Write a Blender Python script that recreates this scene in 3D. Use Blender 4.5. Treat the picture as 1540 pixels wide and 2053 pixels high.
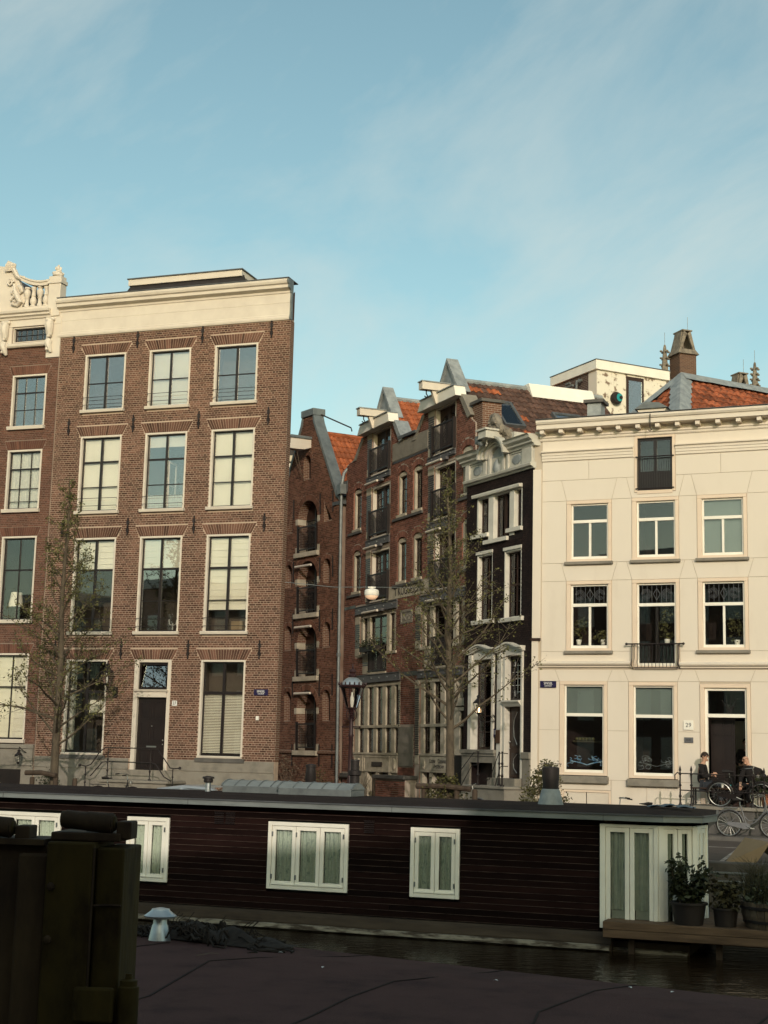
import bpy, bmesh, math, random
from mathutils import Vector, Matrix, Euler
from mathutils.geometry import delaunay_2d_cdt
random.seed(7)
R = math.radians
SC = bpy.context.scene
COL = SC.collection
for o in list(bpy.data.objects): bpy.data.objects.remove(o)

# ------------------------------------------------------------------ camera
EYE = 2.2
PITCH = math.atan(491/2965.0); ROLL = 0.025
cam = bpy.data.cameras.new('camera'); cam.sensor_fit = 'VERTICAL'; cam.sensor_height = 36.0
cam.lens = 36.0*2965/2053; cam.clip_start = .1; cam.clip_end = 2000
camo = bpy.data.objects.new('camera', cam); COL.objects.link(camo)
cp, sp, cr, sr = math.cos(PITCH), math.sin(PITCH), math.cos(ROLL), math.sin(ROLL)
rt, up0, fw = Vector((1,0,0)), Vector((0,-sp,cp)), Vector((0,cp,sp))
rx, ry = rt*cr+up0*sr, up0*cr-rt*sr
camo.matrix_world = Matrix(((rx.x,ry.x,-fw.x,0),(rx.y,ry.y,-fw.y,0),(rx.z,ry.z,-fw.z,EYE),(0,0,0,1)))
SC.camera = camo

# ------------------------------------------------------------------ sky and sun
SUN_EL, SUN_AZ = R(19), R(4)            # azimuth: right of straight behind the viewer
w = bpy.data.worlds.new('World'); SC.world = w; w.use_nodes = True
nt = w.node_tree; N = nt.nodes; Lk = nt.links
for n in list(N): N.remove(n)
out = N.new('ShaderNodeOutputWorld'); bg = N.new('ShaderNodeBackground'); bg.inputs[1].default_value = 0.15
sky = N.new('ShaderNodeTexSky'); sky.sky_type = 'NISHITA'; sky.sun_disc = False
sky.sun_elevation = SUN_EL; sky.sun_rotation = math.pi-SUN_AZ; sky.air_density = 1.0; sky.dust_density = 1.9; sky.ozone_density = 2.0
tint = N.new('ShaderNodeMix'); tint.data_type = 'RGBA'; tint.blend_type = 'MULTIPLY'; tint.inputs[0].default_value = 1
tint.inputs[7].default_value = (1.32, 1.37, 0.985, 1)
Lk.new(sky.outputs[0], tint.inputs[6])
tc = N.new('ShaderNodeTexCoord'); sep = N.new('ShaderNodeSeparateXYZ'); Lk.new(tc.outputs['Generated'], sep.inputs[0])
mp = N.new('ShaderNodeMapping'); mp.vector_type = 'TEXTURE'; mp.inputs['Rotation'].default_value = (0,R(-33),0); mp.inputs['Scale'].default_value = (1.0,1.0,.42); mp.inputs['Location'].default_value = (.31,.2,.12)
Lk.new(tc.outputs['Generated'], mp.inputs[0])
nz = N.new('ShaderNodeTexNoise'); nz.inputs['Scale'].default_value = 3.1; nz.inputs['Detail'].default_value = 9; nz.inputs['Roughness'].default_value = .60; nz.inputs['Distortion'].default_value = .35
Lk.new(mp.outputs[0], nz.inputs[0])
cr_ = N.new('ShaderNodeValToRGB'); cr_.color_ramp.elements[0].position = .42; cr_.color_ramp.elements[1].position = .74
cr_.color_ramp.elements[0].color = (0,0,0,1); cr_.color_ramp.elements[1].color = (.62,.62,.62,1)
Lk.new(nz.outputs[0], cr_.inputs[0])
cm = N.new('ShaderNodeMix'); cm.data_type = 'RGBA'; Lk.new(cr_.outputs[0], cm.inputs[0]); Lk.new(tint.outputs[2], cm.inputs[6])
cm.inputs[7].default_value = (4.75, 5.05, 4.7, 1)
Lk.new(cm.outputs[2], bg.inputs[0]); Lk.new(bg.outputs[0], out.inputs[0])

sd = bpy.data.lights.new('sun', 'SUN'); sd.energy = 2.0; sd.angle = R(.5); sd.color = (1, .87, .76)
so = bpy.data.objects.new('sun', sd); COL.objects.link(so)
SUNV = Vector((math.sin(SUN_AZ)*math.cos(SUN_EL), -math.cos(SUN_AZ)*math.cos(SUN_EL), math.sin(SUN_EL)))
so.rotation_euler = (-SUNV).to_track_quat('-Z', 'Y').to_euler(); so.location = (10,-30,40)

SC.view_settings.view_transform = 'Standard'; SC.view_settings.look = 'None'; SC.view_settings.gamma = 1; SC.view_settings.exposure = 0.0
try: SC.view_settings.use_curve_mapping = False
except Exception: pass
SC.render.engine = 'CYCLES'
SC.cycles.transparent_max_bounces = 16; SC.cycles.max_bounces = 6
SC.render.resolution_x = 768; SC.render.resolution_y = 1024

# ------------------------------------------------------------------ materials
def M(name, c1, c2=None, scale=3, rough=.75, bump=0, bscale=None, metal=0, island=0, spec=.3, stretch=(1,1,1), ramp=(.35,.68), emit=None, c3=None, trans=0):
    m = bpy.data.materials.new(name); m.use_nodes = True; t = m.node_tree; b = t.nodes['Principled BSDF']
    b.inputs['Roughness'].default_value = rough; b.inputs['Metallic'].default_value = metal
    b.inputs['Specular IOR Level'].default_value = spec
    tc = t.nodes.new('ShaderNodeTexCoord'); mp = t.nodes.new('ShaderNodeMapping'); mp.inputs['Scale'].default_value = stretch
    t.links.new(tc.outputs['Object'], mp.inputs[0])
    col = None
    if c2 is None: c2 = tuple(x*.86 for x in c1)
    nz = t.nodes.new('ShaderNodeTexNoise'); nz.inputs['Scale'].default_value = scale; nz.inputs['Detail'].default_value = 7; nz.inputs['Roughness'].default_value = .62
    t.links.new(mp.outputs[0], nz.inputs[0])
    rp = t.nodes.new('ShaderNodeValToRGB'); e = rp.color_ramp.elements
    e[0].position, e[1].position = ramp; e[0].color = (*c1,1); e[1].color = (*c2,1)
    if c3: x = e.new((ramp[0]+ramp[1])/2); x.color = (*c3,1)
    t.links.new(nz.outputs[0], rp.inputs[0]); col = rp.outputs[0]
    if island:
        g = t.nodes.new('ShaderNodeNewGeometry'); oi = t.nodes.new('ShaderNodeObjectInfo')
        a = t.nodes.new('ShaderNodeMath'); a.operation = 'ADD'; t.links.new(g.outputs['Random Per Island'], a.inputs[0]); t.links.new(oi.outputs['Random'], a.inputs[1])
        fr = t.nodes.new('ShaderNodeMath'); fr.operation = 'FRACT'; t.links.new(a.outputs[0], fr.inputs[0])
        mr = t.nodes.new('ShaderNodeMapRange'); mr.inputs[3].default_value = 1-island; mr.inputs[4].default_value = 1+island; t.links.new(fr.outputs[0], mr.inputs[0])
        mu = t.nodes.new('ShaderNodeMix'); mu.data_type = 'RGBA'; mu.blend_type = 'MULTIPLY'; mu.inputs[0].default_value = 1
        t.links.new(col, mu.inputs[6]); t.links.new(mr.outputs[0], mu.inputs[7]); col = mu.outputs[2]
    t.links.new(col, b.inputs['Base Color'])
    if bump:
        n2 = t.nodes.new('ShaderNodeTexNoise'); n2.inputs['Scale'].default_value = bscale or scale*6; n2.inputs['Detail'].default_value = 5
        t.links.new(mp.outputs[0], n2.inputs[0])
        bp = t.nodes.new('ShaderNodeBump'); bp.inputs['Strength'].default_value = bump; bp.inputs['Distance'].default_value = .02
        t.links.new(n2.outputs[0], bp.inputs['Height']); t.links.new(bp.outputs[0], b.inputs['Normal'])
    if emit:
        b.inputs['Emission Color'].default_value = (*emit[0],1); b.inputs['Emission Strength'].default_value = emit[1]
    if trans: b.inputs['Transmission Weight'].default_value = trans
    return m

def Mbrick(name, c1, c2, mortar, rough=.85, bw=.225, rh=.07):
    m = bpy.data.materials.new(name); m.use_nodes = True; t = m.node_tree; b = t.nodes['Principled BSDF']
    b.inputs['Roughness'].default_value = rough; b.inputs['Specular IOR Level'].default_value = .2
    tc = t.nodes.new('ShaderNodeTexCoord'); s = t.nodes.new('ShaderNodeSeparateXYZ'); t.links.new(tc.outputs['Object'], s.inputs[0])
    a = t.nodes.new('ShaderNodeMath'); t.links.new(s.outputs[0], a.inputs[0]); t.links.new(s.outputs[1], a.inputs[1])
    c = t.nodes.new('ShaderNodeCombineXYZ'); t.links.new(a.outputs[0], c.inputs[0]); t.links.new(s.outputs[2], c.inputs[1])
    k = t.nodes.new('ShaderNodeTexBrick'); k.inputs['Scale'].default_value = 1; k.inputs['Brick Width'].default_value = bw; k.inputs['Row Height'].default_value = rh
    k.inputs['Mortar Size'].default_value = .007; k.inputs['Color1'].default_value = (*c1,1); k.inputs['Color2'].default_value = (*c2,1); k.inputs['Mortar'].default_value = (*mortar,1)
    t.links.new(c.outputs[0], k.inputs['Vector']); t.links.new(k.outputs[0], b.inputs['Base Color'])
    bp = t.nodes.new('ShaderNodeBump'); bp.invert = True; bp.inputs['Strength'].default_value = .5; bp.inputs['Distance'].default_value = .01
    t.links.new(k.outputs[1], bp.inputs['Height']); t.links.new(bp.outputs[0], b.inputs['Normal'])
    return m

def Mglass(name, tintc=(.97,.98,.97), base=.09, k=1.6, rough=.01):
    m = bpy.data.materials.new(name); m.use_nodes = True; t = m.node_tree
    for n in list(t.nodes): t.nodes.remove(n)
    o = t.nodes.new('ShaderNodeOutputMaterial'); mx = t.nodes.new('ShaderNodeMixShader'); tr = t.nodes.new('ShaderNodeBsdfTransparent'); gl = t.nodes.new('ShaderNodeBsdfGlossy')
    tr.inputs[0].default_value = (*tintc,1); gl.inputs['Roughness'].default_value = rough; gl.inputs[0].default_value = (.95,.97,1,1)
    f = t.nodes.new('ShaderNodeFresnel'); f.inputs[0].default_value = 1.5
    a = t.nodes.new('ShaderNodeMath'); a.operation = 'MULTIPLY_ADD'; a.inputs[1].default_value = k; a.inputs[2].default_value = base; a.use_clamp = True
    nz = t.nodes.new('ShaderNodeTexNoise'); nz.inputs['Scale'].default_value = .9; tc = t.nodes.new('ShaderNodeTexCoord'); t.links.new(tc.outputs['Object'], nz.inputs[0])
    bp = t.nodes.new('ShaderNodeBump'); bp.inputs['Strength'].default_value = .025; bp.inputs['Distance'].default_value = .02; t.links.new(nz.outputs[0], bp.inputs['Height']); t.links.new(bp.outputs[0], gl.inputs['Normal'])
    t.links.new(f.outputs[0], a.inputs[0]); t.links.new(a.outputs[0], mx.inputs[0]); t.links.new(tr.outputs[0], mx.inputs[1]); t.links.new(gl.outputs[0], mx.inputs[2]); t.links.new(mx.outputs[0], o.inputs[0])
    return m

m = {}
m['brickL'] = M('brown_brick', (.088,.044,.031), (.158,.082,.057), .7, .85, .3, 60, island=.42, spec=.2)
m['mortarL'] = M('pale_mortar', (.50,.38,.29), (.40,.29,.22), 2, .95, .2)
m['brickF'] = M('dark_brown_brick', (.105,.046,.032), (.15,.068,.045), 1.3, .85, .3, 60, island=.3, spec=.2)
m['mortarF'] = M('brown_mortar', (.26,.19,.15), (.19,.14,.11), 2, .95, .2)
m['brickX'] = M('warehouse_brick', (.110,.050,.033), (.175,.085,.056), .8, .85, .3, 60, island=.4, spec=.2)
m['mortarX'] = M('warehouse_mortar', (.30,.23,.18), (.16,.085,.06), .6, .95, .2)
m['brickK'] = M('red_brick', (.150,.062,.045), (.235,.105,.075), .9, .85, .3, 60, island=.38, spec=.2)
m['mortarK'] = M('grey_mortar', (.40,.34,.29), (.28,.22,.18), 1.5, .95, .2)
m['brickB'] = M('black_painted_brick', (.014,.0075,.007), (.024,.013,.011), 1.2, .65, .3, 60, island=.35, spec=.25)
m['mortarB'] = M('black_painted_mortar', (.010,.006,.006), (.018,.011,.010), 2, .8)
m['brickN'] = Mbrick('plain_brick_wall', (.17,.08,.05), (.12,.055,.035), (.34,.28,.22))
m['brickD'] = Mbrick('dark_brick_wall', (.075,.045,.037), (.10,.06,.048), (.24,.2,.17))
m['brickC'] = Mbrick('church_brick', (.13,.068,.045), (.085,.046,.033), (.22,.17,.13))
m['glazed'] = M('dark_glazed_brick', (.022,.012,.010), (.04,.022,.017), 3, .35, island=.3, spec=.5)
m['cream'] = M('cream_paint', (.66,.59,.50), (.59,.52,.44), 1.5, .55, .05, 30)
m['white'] = M('white_paint', (.86,.82,.73), (.76,.71,.62), 1.3, .5, .06, 25)
m['stucco'] = M('cream_stucco', (.70,.622,.53), (.61,.525,.435), 1.1, .8, .14, 90, c3=(.685,.607,.513), ramp=(.3,.82), stretch=(1,1,.35))
m['stuccoJ'] = M('stucco_joint', (.50,.42,.33), (.44,.37,.29), 2, .9)
m['offw'] = M('off_white_paint',(.70,.66,.58),(.58,.54,.47),2,.55,.08,25)
m['boatw'] = M('fresh_white_boat_paint',(.93,.90,.80),(.84,.80,.70),1.6,.5,.08,22)
m['dull'] = M('dull_white_paint',(.56,.53,.465),(.42,.395,.34),2.2,.6,.1,25)
m['pinkframe'] = M('pale_rose_paint', (.74,.60,.47), (.68,.54,.42), 1.2, .6, .05, 30)
m['stone'] = M('grey_hardstone', (.245,.225,.19), (.165,.15,.125), 2.2, .8, .35, 40, c3=(.225,.2,.165))
m['stoneD'] = M('dark_bluestone', (.12,.11,.10), (.075,.07,.065), 3, .7, .3, 40)
m['sand'] = M('weathered_sandstone', (.50,.44,.35), (.33,.29,.22), 2.4, .85, .4, 30)
m['carve'] = M('carved_stone', (.27,.23,.18), (.12,.10,.08), 4, .85, .5, 25)
m['iron'] = M('black_iron', (.012,.008,.008), (.02,.014,.013), 6, .5, .15, 50, spec=.4)
m['lintel'] = M('grey_painted_steel', (.11,.105,.11), (.08,.075,.078), 4, .55, .1)
m['black'] = M('black_gloss_paint', (.012,.007,.007), (.018,.011,.010), 3, .35, .05, spec=.5)
m['dkwood'] = M('dark_stained_wood', (.028,.014,.010), (.045,.024,.017), 5, .5, .1)
m['zinc'] = M('weathered_zinc', (.19,.21,.21), (.12,.13,.133), 3, .5, .2, 20, metal=.25)
m['lead'] = M('grey_lead', (.34,.36,.36), (.2,.215,.22), 3.5, .6, .3, 18, metal=.15)
m['leadD'] = M('dark_lead', (.12,.125,.13), (.075,.08,.085), 3, .55, .2, metal=.2)
m['tileO'] = M('orange_clay_tile', (.37,.105,.038), (.25,.07,.028), 5, .7, .25, 40, island=.28)
m['tileR'] = M('mossy_red_clay_tile', (.27,.085,.038), (.08,.036,.020), 6, .75, .3, 30, island=.5, c3=(.25,.07,.03))
m['tileB'] = M('brown_clay_tile', (.105,.056,.042), (.06,.034,.027), 6, .75, .25, 40, island=.4)
m['slate'] = M('dark_roof_slate', (.022,.018,.018), (.035,.03,.028), 4, .6, .2)
m['glass'] = Mglass('window_glass', base=.015, k=1.0)
m['glassS'] = Mglass('sky_reflecting_glass', base=.13, k=1.2)
m['glassC'] = Mglass('clear_lantern_glass', base=.03, k=1.0)
m['glassT'] = Mglass('tinted_skylight_glass', (.55,.8,.78), base=.35)
m['blind'] = M('cream_linen_blind', (.76,.70,.58), (.70,.64,.52), 1.2, .9)
m['lace'] = M('lace_curtain', (.64,.61,.53), (.5,.48,.42), 14, .9)
m['greenc'] = M('green_patterned_curtain', (.50,.58,.51), (.32,.40,.36), 9, .9, c3=(.60,.66,.57))
m['greyc'] = M('grey_net_curtain', (.62,.66,.58), (.48,.54,.47), 5, .9)
m['spot'] = M('spotted_curtain', (.62,.68,.57), (.22,.23,.18), 22, .9, ramp=(.60,.66))
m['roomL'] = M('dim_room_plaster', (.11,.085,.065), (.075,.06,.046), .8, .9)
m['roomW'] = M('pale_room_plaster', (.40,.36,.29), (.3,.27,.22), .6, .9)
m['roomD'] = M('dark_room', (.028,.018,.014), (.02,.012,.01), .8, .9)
m['sheer'] = M('grey_green_roller_blind', (.17,.205,.19), (.145,.175,.165), 1, .85)
m['bit'] = M('dark_roof_felt', (.034,.024,.022), (.020,.014,.013), 2.0, .92, .5, 70, spec=.1)
m['bit2'] = M('grey_roof_felt', (.078,.040,.037), (.046,.024,.023), 1.7, .92, .8, 55, c3=(.070,.036,.033), spec=.1)
m['plankB'] = M('black_tarred_plank', (.0090,.0036,.0030), (.015,.0065,.0055), 4, .8, .25, 22, stretch=(.25,2,2), island=.5, spec=.08)
m['litedge'] = M('lit_plank_edge',(.085,.055,.043),(.022,.012,.010),3,.85,stretch=(.6,1,1),ramp=(.4,.62))  # painted-in light line for the clapboard edges, broken up by noise
m['fascia'] = M('grey_green_zinc_fascia', (.25,.27,.265), (.17,.185,.18), 2.2, .5, .12, stretch=(.5,1,2), metal=.15)
m['hull'] = M('grimy_concrete_hull', (.075,.055,.038), (.035,.024,.017), 2.2, .85, .4, 12, stretch=(.35,1,2))
m['hullP'] = M('peeling_hull_rim', (.27,.24,.19), (.06,.045,.032), 3.5, .85, .5, 14, stretch=(.5,1,2.5), ramp=(.42,.56))
m['deck'] = M('weathered_deck_wood', (.17,.105,.062), (.09,.054,.032), 3.5, .75, .3, 14, stretch=(.35,2,3), island=.15)
m['barrel'] = M('barrel_wood', (.125,.092,.062), (.065,.047,.033), 4, .8, .3, 14, stretch=(2,2,.5), island=.2)
m['pot'] = M('black_plastic_pot', (.018,.013,.012), (.028,.021,.019), 3, .55)
m['terra'] = M('terracotta', (.36,.14,.07), (.27,.10,.05), 4, .8)
m['bark'] = M('grey_brown_bark', (.115,.090,.062), (.055,.042,.03), 7, .9, .7, 26, stretch=(1,1,.4), c3=(.095,.073,.05))
m['post'] = M('grey_brown_post_wood', (.075,.052,.036), (.042,.028,.02), 6, .85, .5, 20, stretch=(1,1,.4))
m['leafT'] = M('young_tree_leaf', (.115,.108,.036), (.07,.068,.024), 3, .6, island=.4)
m['leafS'] = M('shrub_leaf', (.10,.092,.030), (.055,.052,.020), 3, .6, island=.45)
m['leafD'] = M('dark_plant_leaf', (.036,.042,.018), (.018,.022,.010), 3, .5, island=.5)
m['grass'] = M('reed_grass', (.065,.055,.025), (.034,.032,.014), 3, .7, island=.5)
m['twig'] = M('dry_twig', (.16,.12,.085), (.09,.065,.045), 6, .85, island=.3)
m['alu'] = M('dull_aluminium', (.52,.55,.56), (.38,.41,.42), 4, .38, .1, metal=.75)
m['chrome'] = M('worn_chrome', (.42,.42,.40), (.28,.28,.26), 8, .38, metal=.85)
m['tyre'] = M('black_rubber', (.013,.011,.011), (.022,.019,.018), 6, .85)
m['bikeS'] = M('silver_grey_bike_paint', (.15,.15,.155), (.12,.12,.125), 3, .35, metal=.3)
m['bikeK'] = M('black_bike_paint', (.012,.009,.009), (.02,.016,.016), 3, .4)
m['rust'] = M('olive_painted_steel', (.055,.036,.009), (.016,.008,.004), 5, .75, .4, 14, c3=(.040,.027,.008), stretch=(1,1,.5), spec=.1)
m['rustD'] = M('dark_rusty_steel', (.020,.009,.005), (.075,.045,.018), 3.2, .85, .6, 12, stretch=(1,1,.4))
m['rope'] = M('old_black_rope', (.018,.013,.011), (.034,.026,.02), 12, .95, .4, 60)
m['card'] = M('brown_cardboard', (.30,.215,.13), (.25,.175,.105), 1.5, .9)
m['asph'] = M('brick_paved_street', (.075,.060,.052), (.052,.041,.036), 1.2, .9, .4, 30)
m['pave'] = M('grey_paving', (.13,.115,.10), (.095,.083,.072), 1.6, .9, .4, 30)
m['line'] = M('worn_road_paint', (.34,.31,.28), (.14,.12,.11), 5, .8, ramp=(.4,.6))
m['quay'] = M('old_quay_brick', (.075,.048,.036), (.04,.028,.022), 2, .9, .5, 20)
m['skin'] = M('skin', (.50,.29,.20), (.45,.25,.17), 4, .55)
m['cloth'] = M('black_knit', (.010,.008,.008), (.016,.013,.013), 10, .95)
m['jeans'] = M('dark_jeans', (.030,.034,.042), (.022,.025,.032), 10, .95)
m['hairD'] = M('dark_brown_hair', (.030,.015,.009), (.018,.009,.006), 30, .6)
m['blueE'] = M('dark_blue_enamel', (.014,.010,.05), (.018,.013,.06), 2, .3, spec=.5)
m['wlet'] = M('white_lettering', (.80,.79,.76), (.76,.75,.72), 2, .5)
m['dlet'] = M('dark_lettering', (.02,.015,.014), (.026,.02,.018), 2, .6)
m['plate'] = M('grey_metal_plate', (.15,.15,.16), (.12,.12,.13), 3, .45, metal=.3)
m['bulb'] = M('warm_lamp_glow', (1,.75,.45), (1,.7,.4), 2, .5, emit=((1,.62,.30), 6))
m['lampw'] = M('lit_lamp_bowl', (.8,.66,.5), (.8,.62,.46), 2, .4, emit=((1,.55,.30), .55))
m['carB'] = M('dark_blue_car_paint', (.012,.016,.05), (.015,.02,.06), 2, .25, spec=.6)
m['carS'] = M('silver_car_paint', (.40,.41,.42), (.36,.37,.38), 2, .3, metal=.5)
m['teal'] = M('teal_plastic', (.02,.28,.29), (.015,.22,.23), 3, .45)
m['stain'] = M('stained_white_render', (.72,.67,.56), (.20,.14,.10), 3.2, .85, .3, 20, ramp=(.50,.60), c3=(.66,.60,.49))
m['tealsheet'] = M('teal_blind',(.20,.36,.34),(.16,.30,.29),2,.8)  # sheet added under the second skylight pane to give it a teal look
m['bluew'] = M('pale_blue_glass_paint',(.06,.16,.30),(.30,.42,.50),7,.4,ramp=(.42,.6))
m['darkmet'] = M('maroon_black_cast_iron', (.026,.010,.011), (.038,.016,.016), 6, .45, .1)
m['wood'] = M('brown_window_wood', (.10,.055,.03), (.07,.038,.022), 5, .6)

# ------------------------------------------------------------------ mesh helpers
def poly_iv(poly, z):
    xs = []
    n = len(poly)
    for i in range(n):
        (x0,z0),(x1,z1) = poly[i], poly[(i+1)%n]
        if (z0 <= z) != (z1 <= z): xs.append(x0+(x1-x0)*(z-z0)/(z1-z0))
    xs.sort(); return [(xs[i],xs[i+1]) for i in range(0,len(xs)-1,2)]
def iv_and(a, b):
    r = []
    for p in a:
        for q in b:
            lo, hi = max(p[0],q[0]), min(p[1],q[1])
            if hi > lo: r.append((lo,hi))
    return r
def iv_sub(a, b):
    for q in b:
        r = []
        for p in a:
            if q[1] <= p[0] or q[0] >= p[1]: r.append(p); continue
            if q[0] > p[0]: r.append((p[0],q[0]))
            if q[1] < p[1]: r.append((q[1],p[1]))
        a = r
    return a
def inside(poly, x, z):
    return any(a < x < b for a, b in poly_iv(poly, z))
def rect(u0,u1,z0,z1): return [(u0,z0),(u1,z0),(u1,z1),(u0,z1)]
def archp(u0,u1,z0,zs,rise,n=12):
    c, h = (u0+u1)/2, (u1-u0)/2
    if rise >= h*.98: pts = [(c+h*math.cos(a), zs+rise*math.sin(a)) for a in [math.pi*i/n for i in range(n+1)]]
    else:
        r = (h*h+rise*rise)/(2*rise); a0 = math.asin(h/r)
        pts = [(c+r*math.sin(a), zs+rise-r+r*math.cos(a)) for a in [a0-2*a0*i/n for i in range(n+1)]]
    return [(u0,z0),(u1,z0)]+pts

class MB:
    def __init__(s): s.v = []; s.f = []
    def add(s, vs, fs):
        b = len(s.v); s.v += [tuple(p) for p in vs]; s.f += [tuple(b+i for i in f) for f in fs]; return s
    def box(s, x0,x1,y0,y1,z0,z1):
        return s.add([(x0,y0,z0),(x1,y0,z0),(x1,y1,z0),(x0,y1,z0),(x0,y0,z1),(x1,y0,z1),(x1,y1,z1),(x0,y1,z1)],
            [(0,3,2,1),(4,5,6,7),(0,1,5,4),(1,2,6,5),(2,3,7,6),(3,0,4,7)])
    def obox(s, mat, sx,sy,sz):
        c = [Vector((x*sx/2,y*sy/2,z*sz/2)) for z in (-1,1) for y in (-1,1) for x in (-1,1)]
        return s.add([mat@p for p in c], [(0,2,3,1),(4,5,7,6),(0,1,5,4),(1,3,7,5),(3,2,6,7),(2,0,4,6)])
    def bar(s, a, b, wx, wy=None):
        a, b = Vector(a), Vector(b); d = b-a; q = d.to_track_quat('Z','Y').to_matrix().to_4x4()
        return s.obox(Matrix.Translation((a+b)/2)@q, wx, wy or wx, d.length)
    def prism(s, pts, y0, y1, ax='y'):
        n = len(pts)
        def P(p, t): return (p[0],t,p[1]) if ax == 'y' else ((t,p[0],p[1]) if ax == 'x' else (p[0],p[1],t))
        vs = [P(p,y0) for p in pts]+[P(p,y1) for p in pts]
        fs = [tuple(range(n)), tuple(range(2*n-1,n-1,-1))]+[(i,i+n,(i+1)%n+n,(i+1)%n) for i in range(n)]
        return s.add(vs, fs)
    def tube(s, pts, r, n=6, caps=True):
        pts = [Vector(p) for p in pts]; k = len(pts)
        rr = r if isinstance(r,(list,tuple)) else [r]*k
        vs = []; prev = None
        for i,p in enumerate(pts):
            d = (pts[min(i+1,k-1)]-pts[max(i-1,0)])
            if d.length < 1e-9: d = Vector((0,0,1))
            d.normalize()
            if prev is None: a = d.orthogonal().normalized()
            else:
                a = prev-d*prev.dot(d)
                a = a.normalized() if a.length > 1e-6 else d.orthogonal().normalized()
            prev = a; b = d.cross(a)
            vs += [p+(a*math.cos(2*math.pi*j/n)+b*math.sin(2*math.pi*j/n))*rr[i] for j in range(n)]
        fs = [(i*n+j, i*n+(j+1)%n, (i+1)*n+(j+1)%n, (i+1)*n+j) for i in range(k-1) for j in range(n)]
        if caps: fs += [tuple(range(n-1,-1,-1)), tuple((k-1)*n+j for j in range(n))]
        return s.add(vs, fs)
    def lathe(s, prof, c=(0,0,0), n=14, sq=False):
        vs = []
        for r,z in prof: vs += [(c[0]+r*math.cos(2*math.pi*(j+.5)/n), c[1]+r*math.sin(2*math.pi*(j+.5)/n), c[2]+z) for j in range(n)]
        k = len(prof)
        fs = [(i*n+j, i*n+(j+1)%n, (i+1)*n+(j+1)%n, (i+1)*n+j) for i in range(k-1) for j in range(n)]
        fs += [tuple(range(n-1,-1,-1)), tuple((k-1)*n+j for j in range(n))]
        return s.add(vs, fs)
    def ball(s, c, rx, ry=None, rz=None, n=8, mrow=6, jit=0):
        ry = ry or rx; rz = rz or rx; vs = []
        for i in range(1,mrow):
            t = math.pi*i/mrow
            for j in range(n):
                a = 2*math.pi*j/n; k = 1+random.uniform(-jit,jit)
                vs.append((c[0]+rx*k*math.sin(t)*math.cos(a), c[1]+ry*k*math.sin(t)*math.sin(a), c[2]+rz*k*math.cos(t)))
        vs += [(c[0],c[1],c[2]+rz),(c[0],c[1],c[2]-rz)]; T = len(vs)-2
        fs = [(i*n+j,(i+1)*n+j,(i+1)*n+(j+1)%n,i*n+(j+1)%n) for i in range(mrow-2) for j in range(n)]
        fs += [(T,j,(j+1)%n) for j in range(n)]+[(T+1,(mrow-2)*n+(j+1)%n,(mrow-2)*n+j) for j in range(n)]
        return s.add(vs, fs)
    def sheet(s, fn, nu, nv):
        vs = [fn(i/nu, j/nv) for j in range(nv+1) for i in range(nu+1)]
        return s.add(vs, [(j*(nu+1)+i, j*(nu+1)+i+1, (j+1)*(nu+1)+i+1, (j+1)*(nu+1)+i) for j in range(nv) for i in range(nu)])
    def build(s, name, mat, parent=None, smooth=False, bevel=0, kind=None):
        me = bpy.data.meshes.new(name); me.from_pydata(s.v, [], s.f); me.update()
        me.materials.append(m[mat] if isinstance(mat,str) else mat)
        if smooth:
            me.polygons.foreach_set('use_smooth', [True]*len(me.polygons))
        o = bpy.data.objects.new(name, me); COL.objects.link(o)
        if parent: o.parent = parent
        if bevel:
            b = o.modifiers.new('bevel','BEVEL'); b.width = bevel; b.segments = 2; b.limit_method = 'ANGLE'
        if smooth:
            try: me.set_sharp_from_angle(angle=R(40))
            except Exception: pass
        if kind: o['kind'] = kind
        return o
def B(name, mat, parent, *a, bevel=0): return MB().box(*a).build(name, mat, parent, bevel=bevel)
def empty(name, loc, rz=0, rx=0):
    o = bpy.data.objects.new(name, None); COL.objects.link(o); o.location = loc; o.rotation_euler = (rx,0,rz); o.empty_display_size = .2; return o
def tag(o, label, cat, group=None, kind=None):
    o['label'] = label
    if cat: o['category'] = cat
    if group: o['group'] = group
    if kind: o['kind'] = kind
    return o
def thing(name, label, cat, loc, rz=0, rx=0, group=None): return tag(empty(name, loc, rz, rx), label, cat, group)
def copy_tree(o, parent=None):
    c = o.copy(); COL.objects.link(c); c.parent = parent
    for ch in [x for x in o.children]: copy_tree(ch, c)
    return c
def struct(o): o['kind'] = 'structure'; return o
def fpt(o, ang, u, off=0, z=0):           # facade frame -> world: off = metres in front of the facade
    t = R(ang); return (o[0]+math.sin(t)*u-math.cos(t)*off, o[1]-math.cos(t)*u-math.sin(t)*off, z)

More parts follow.
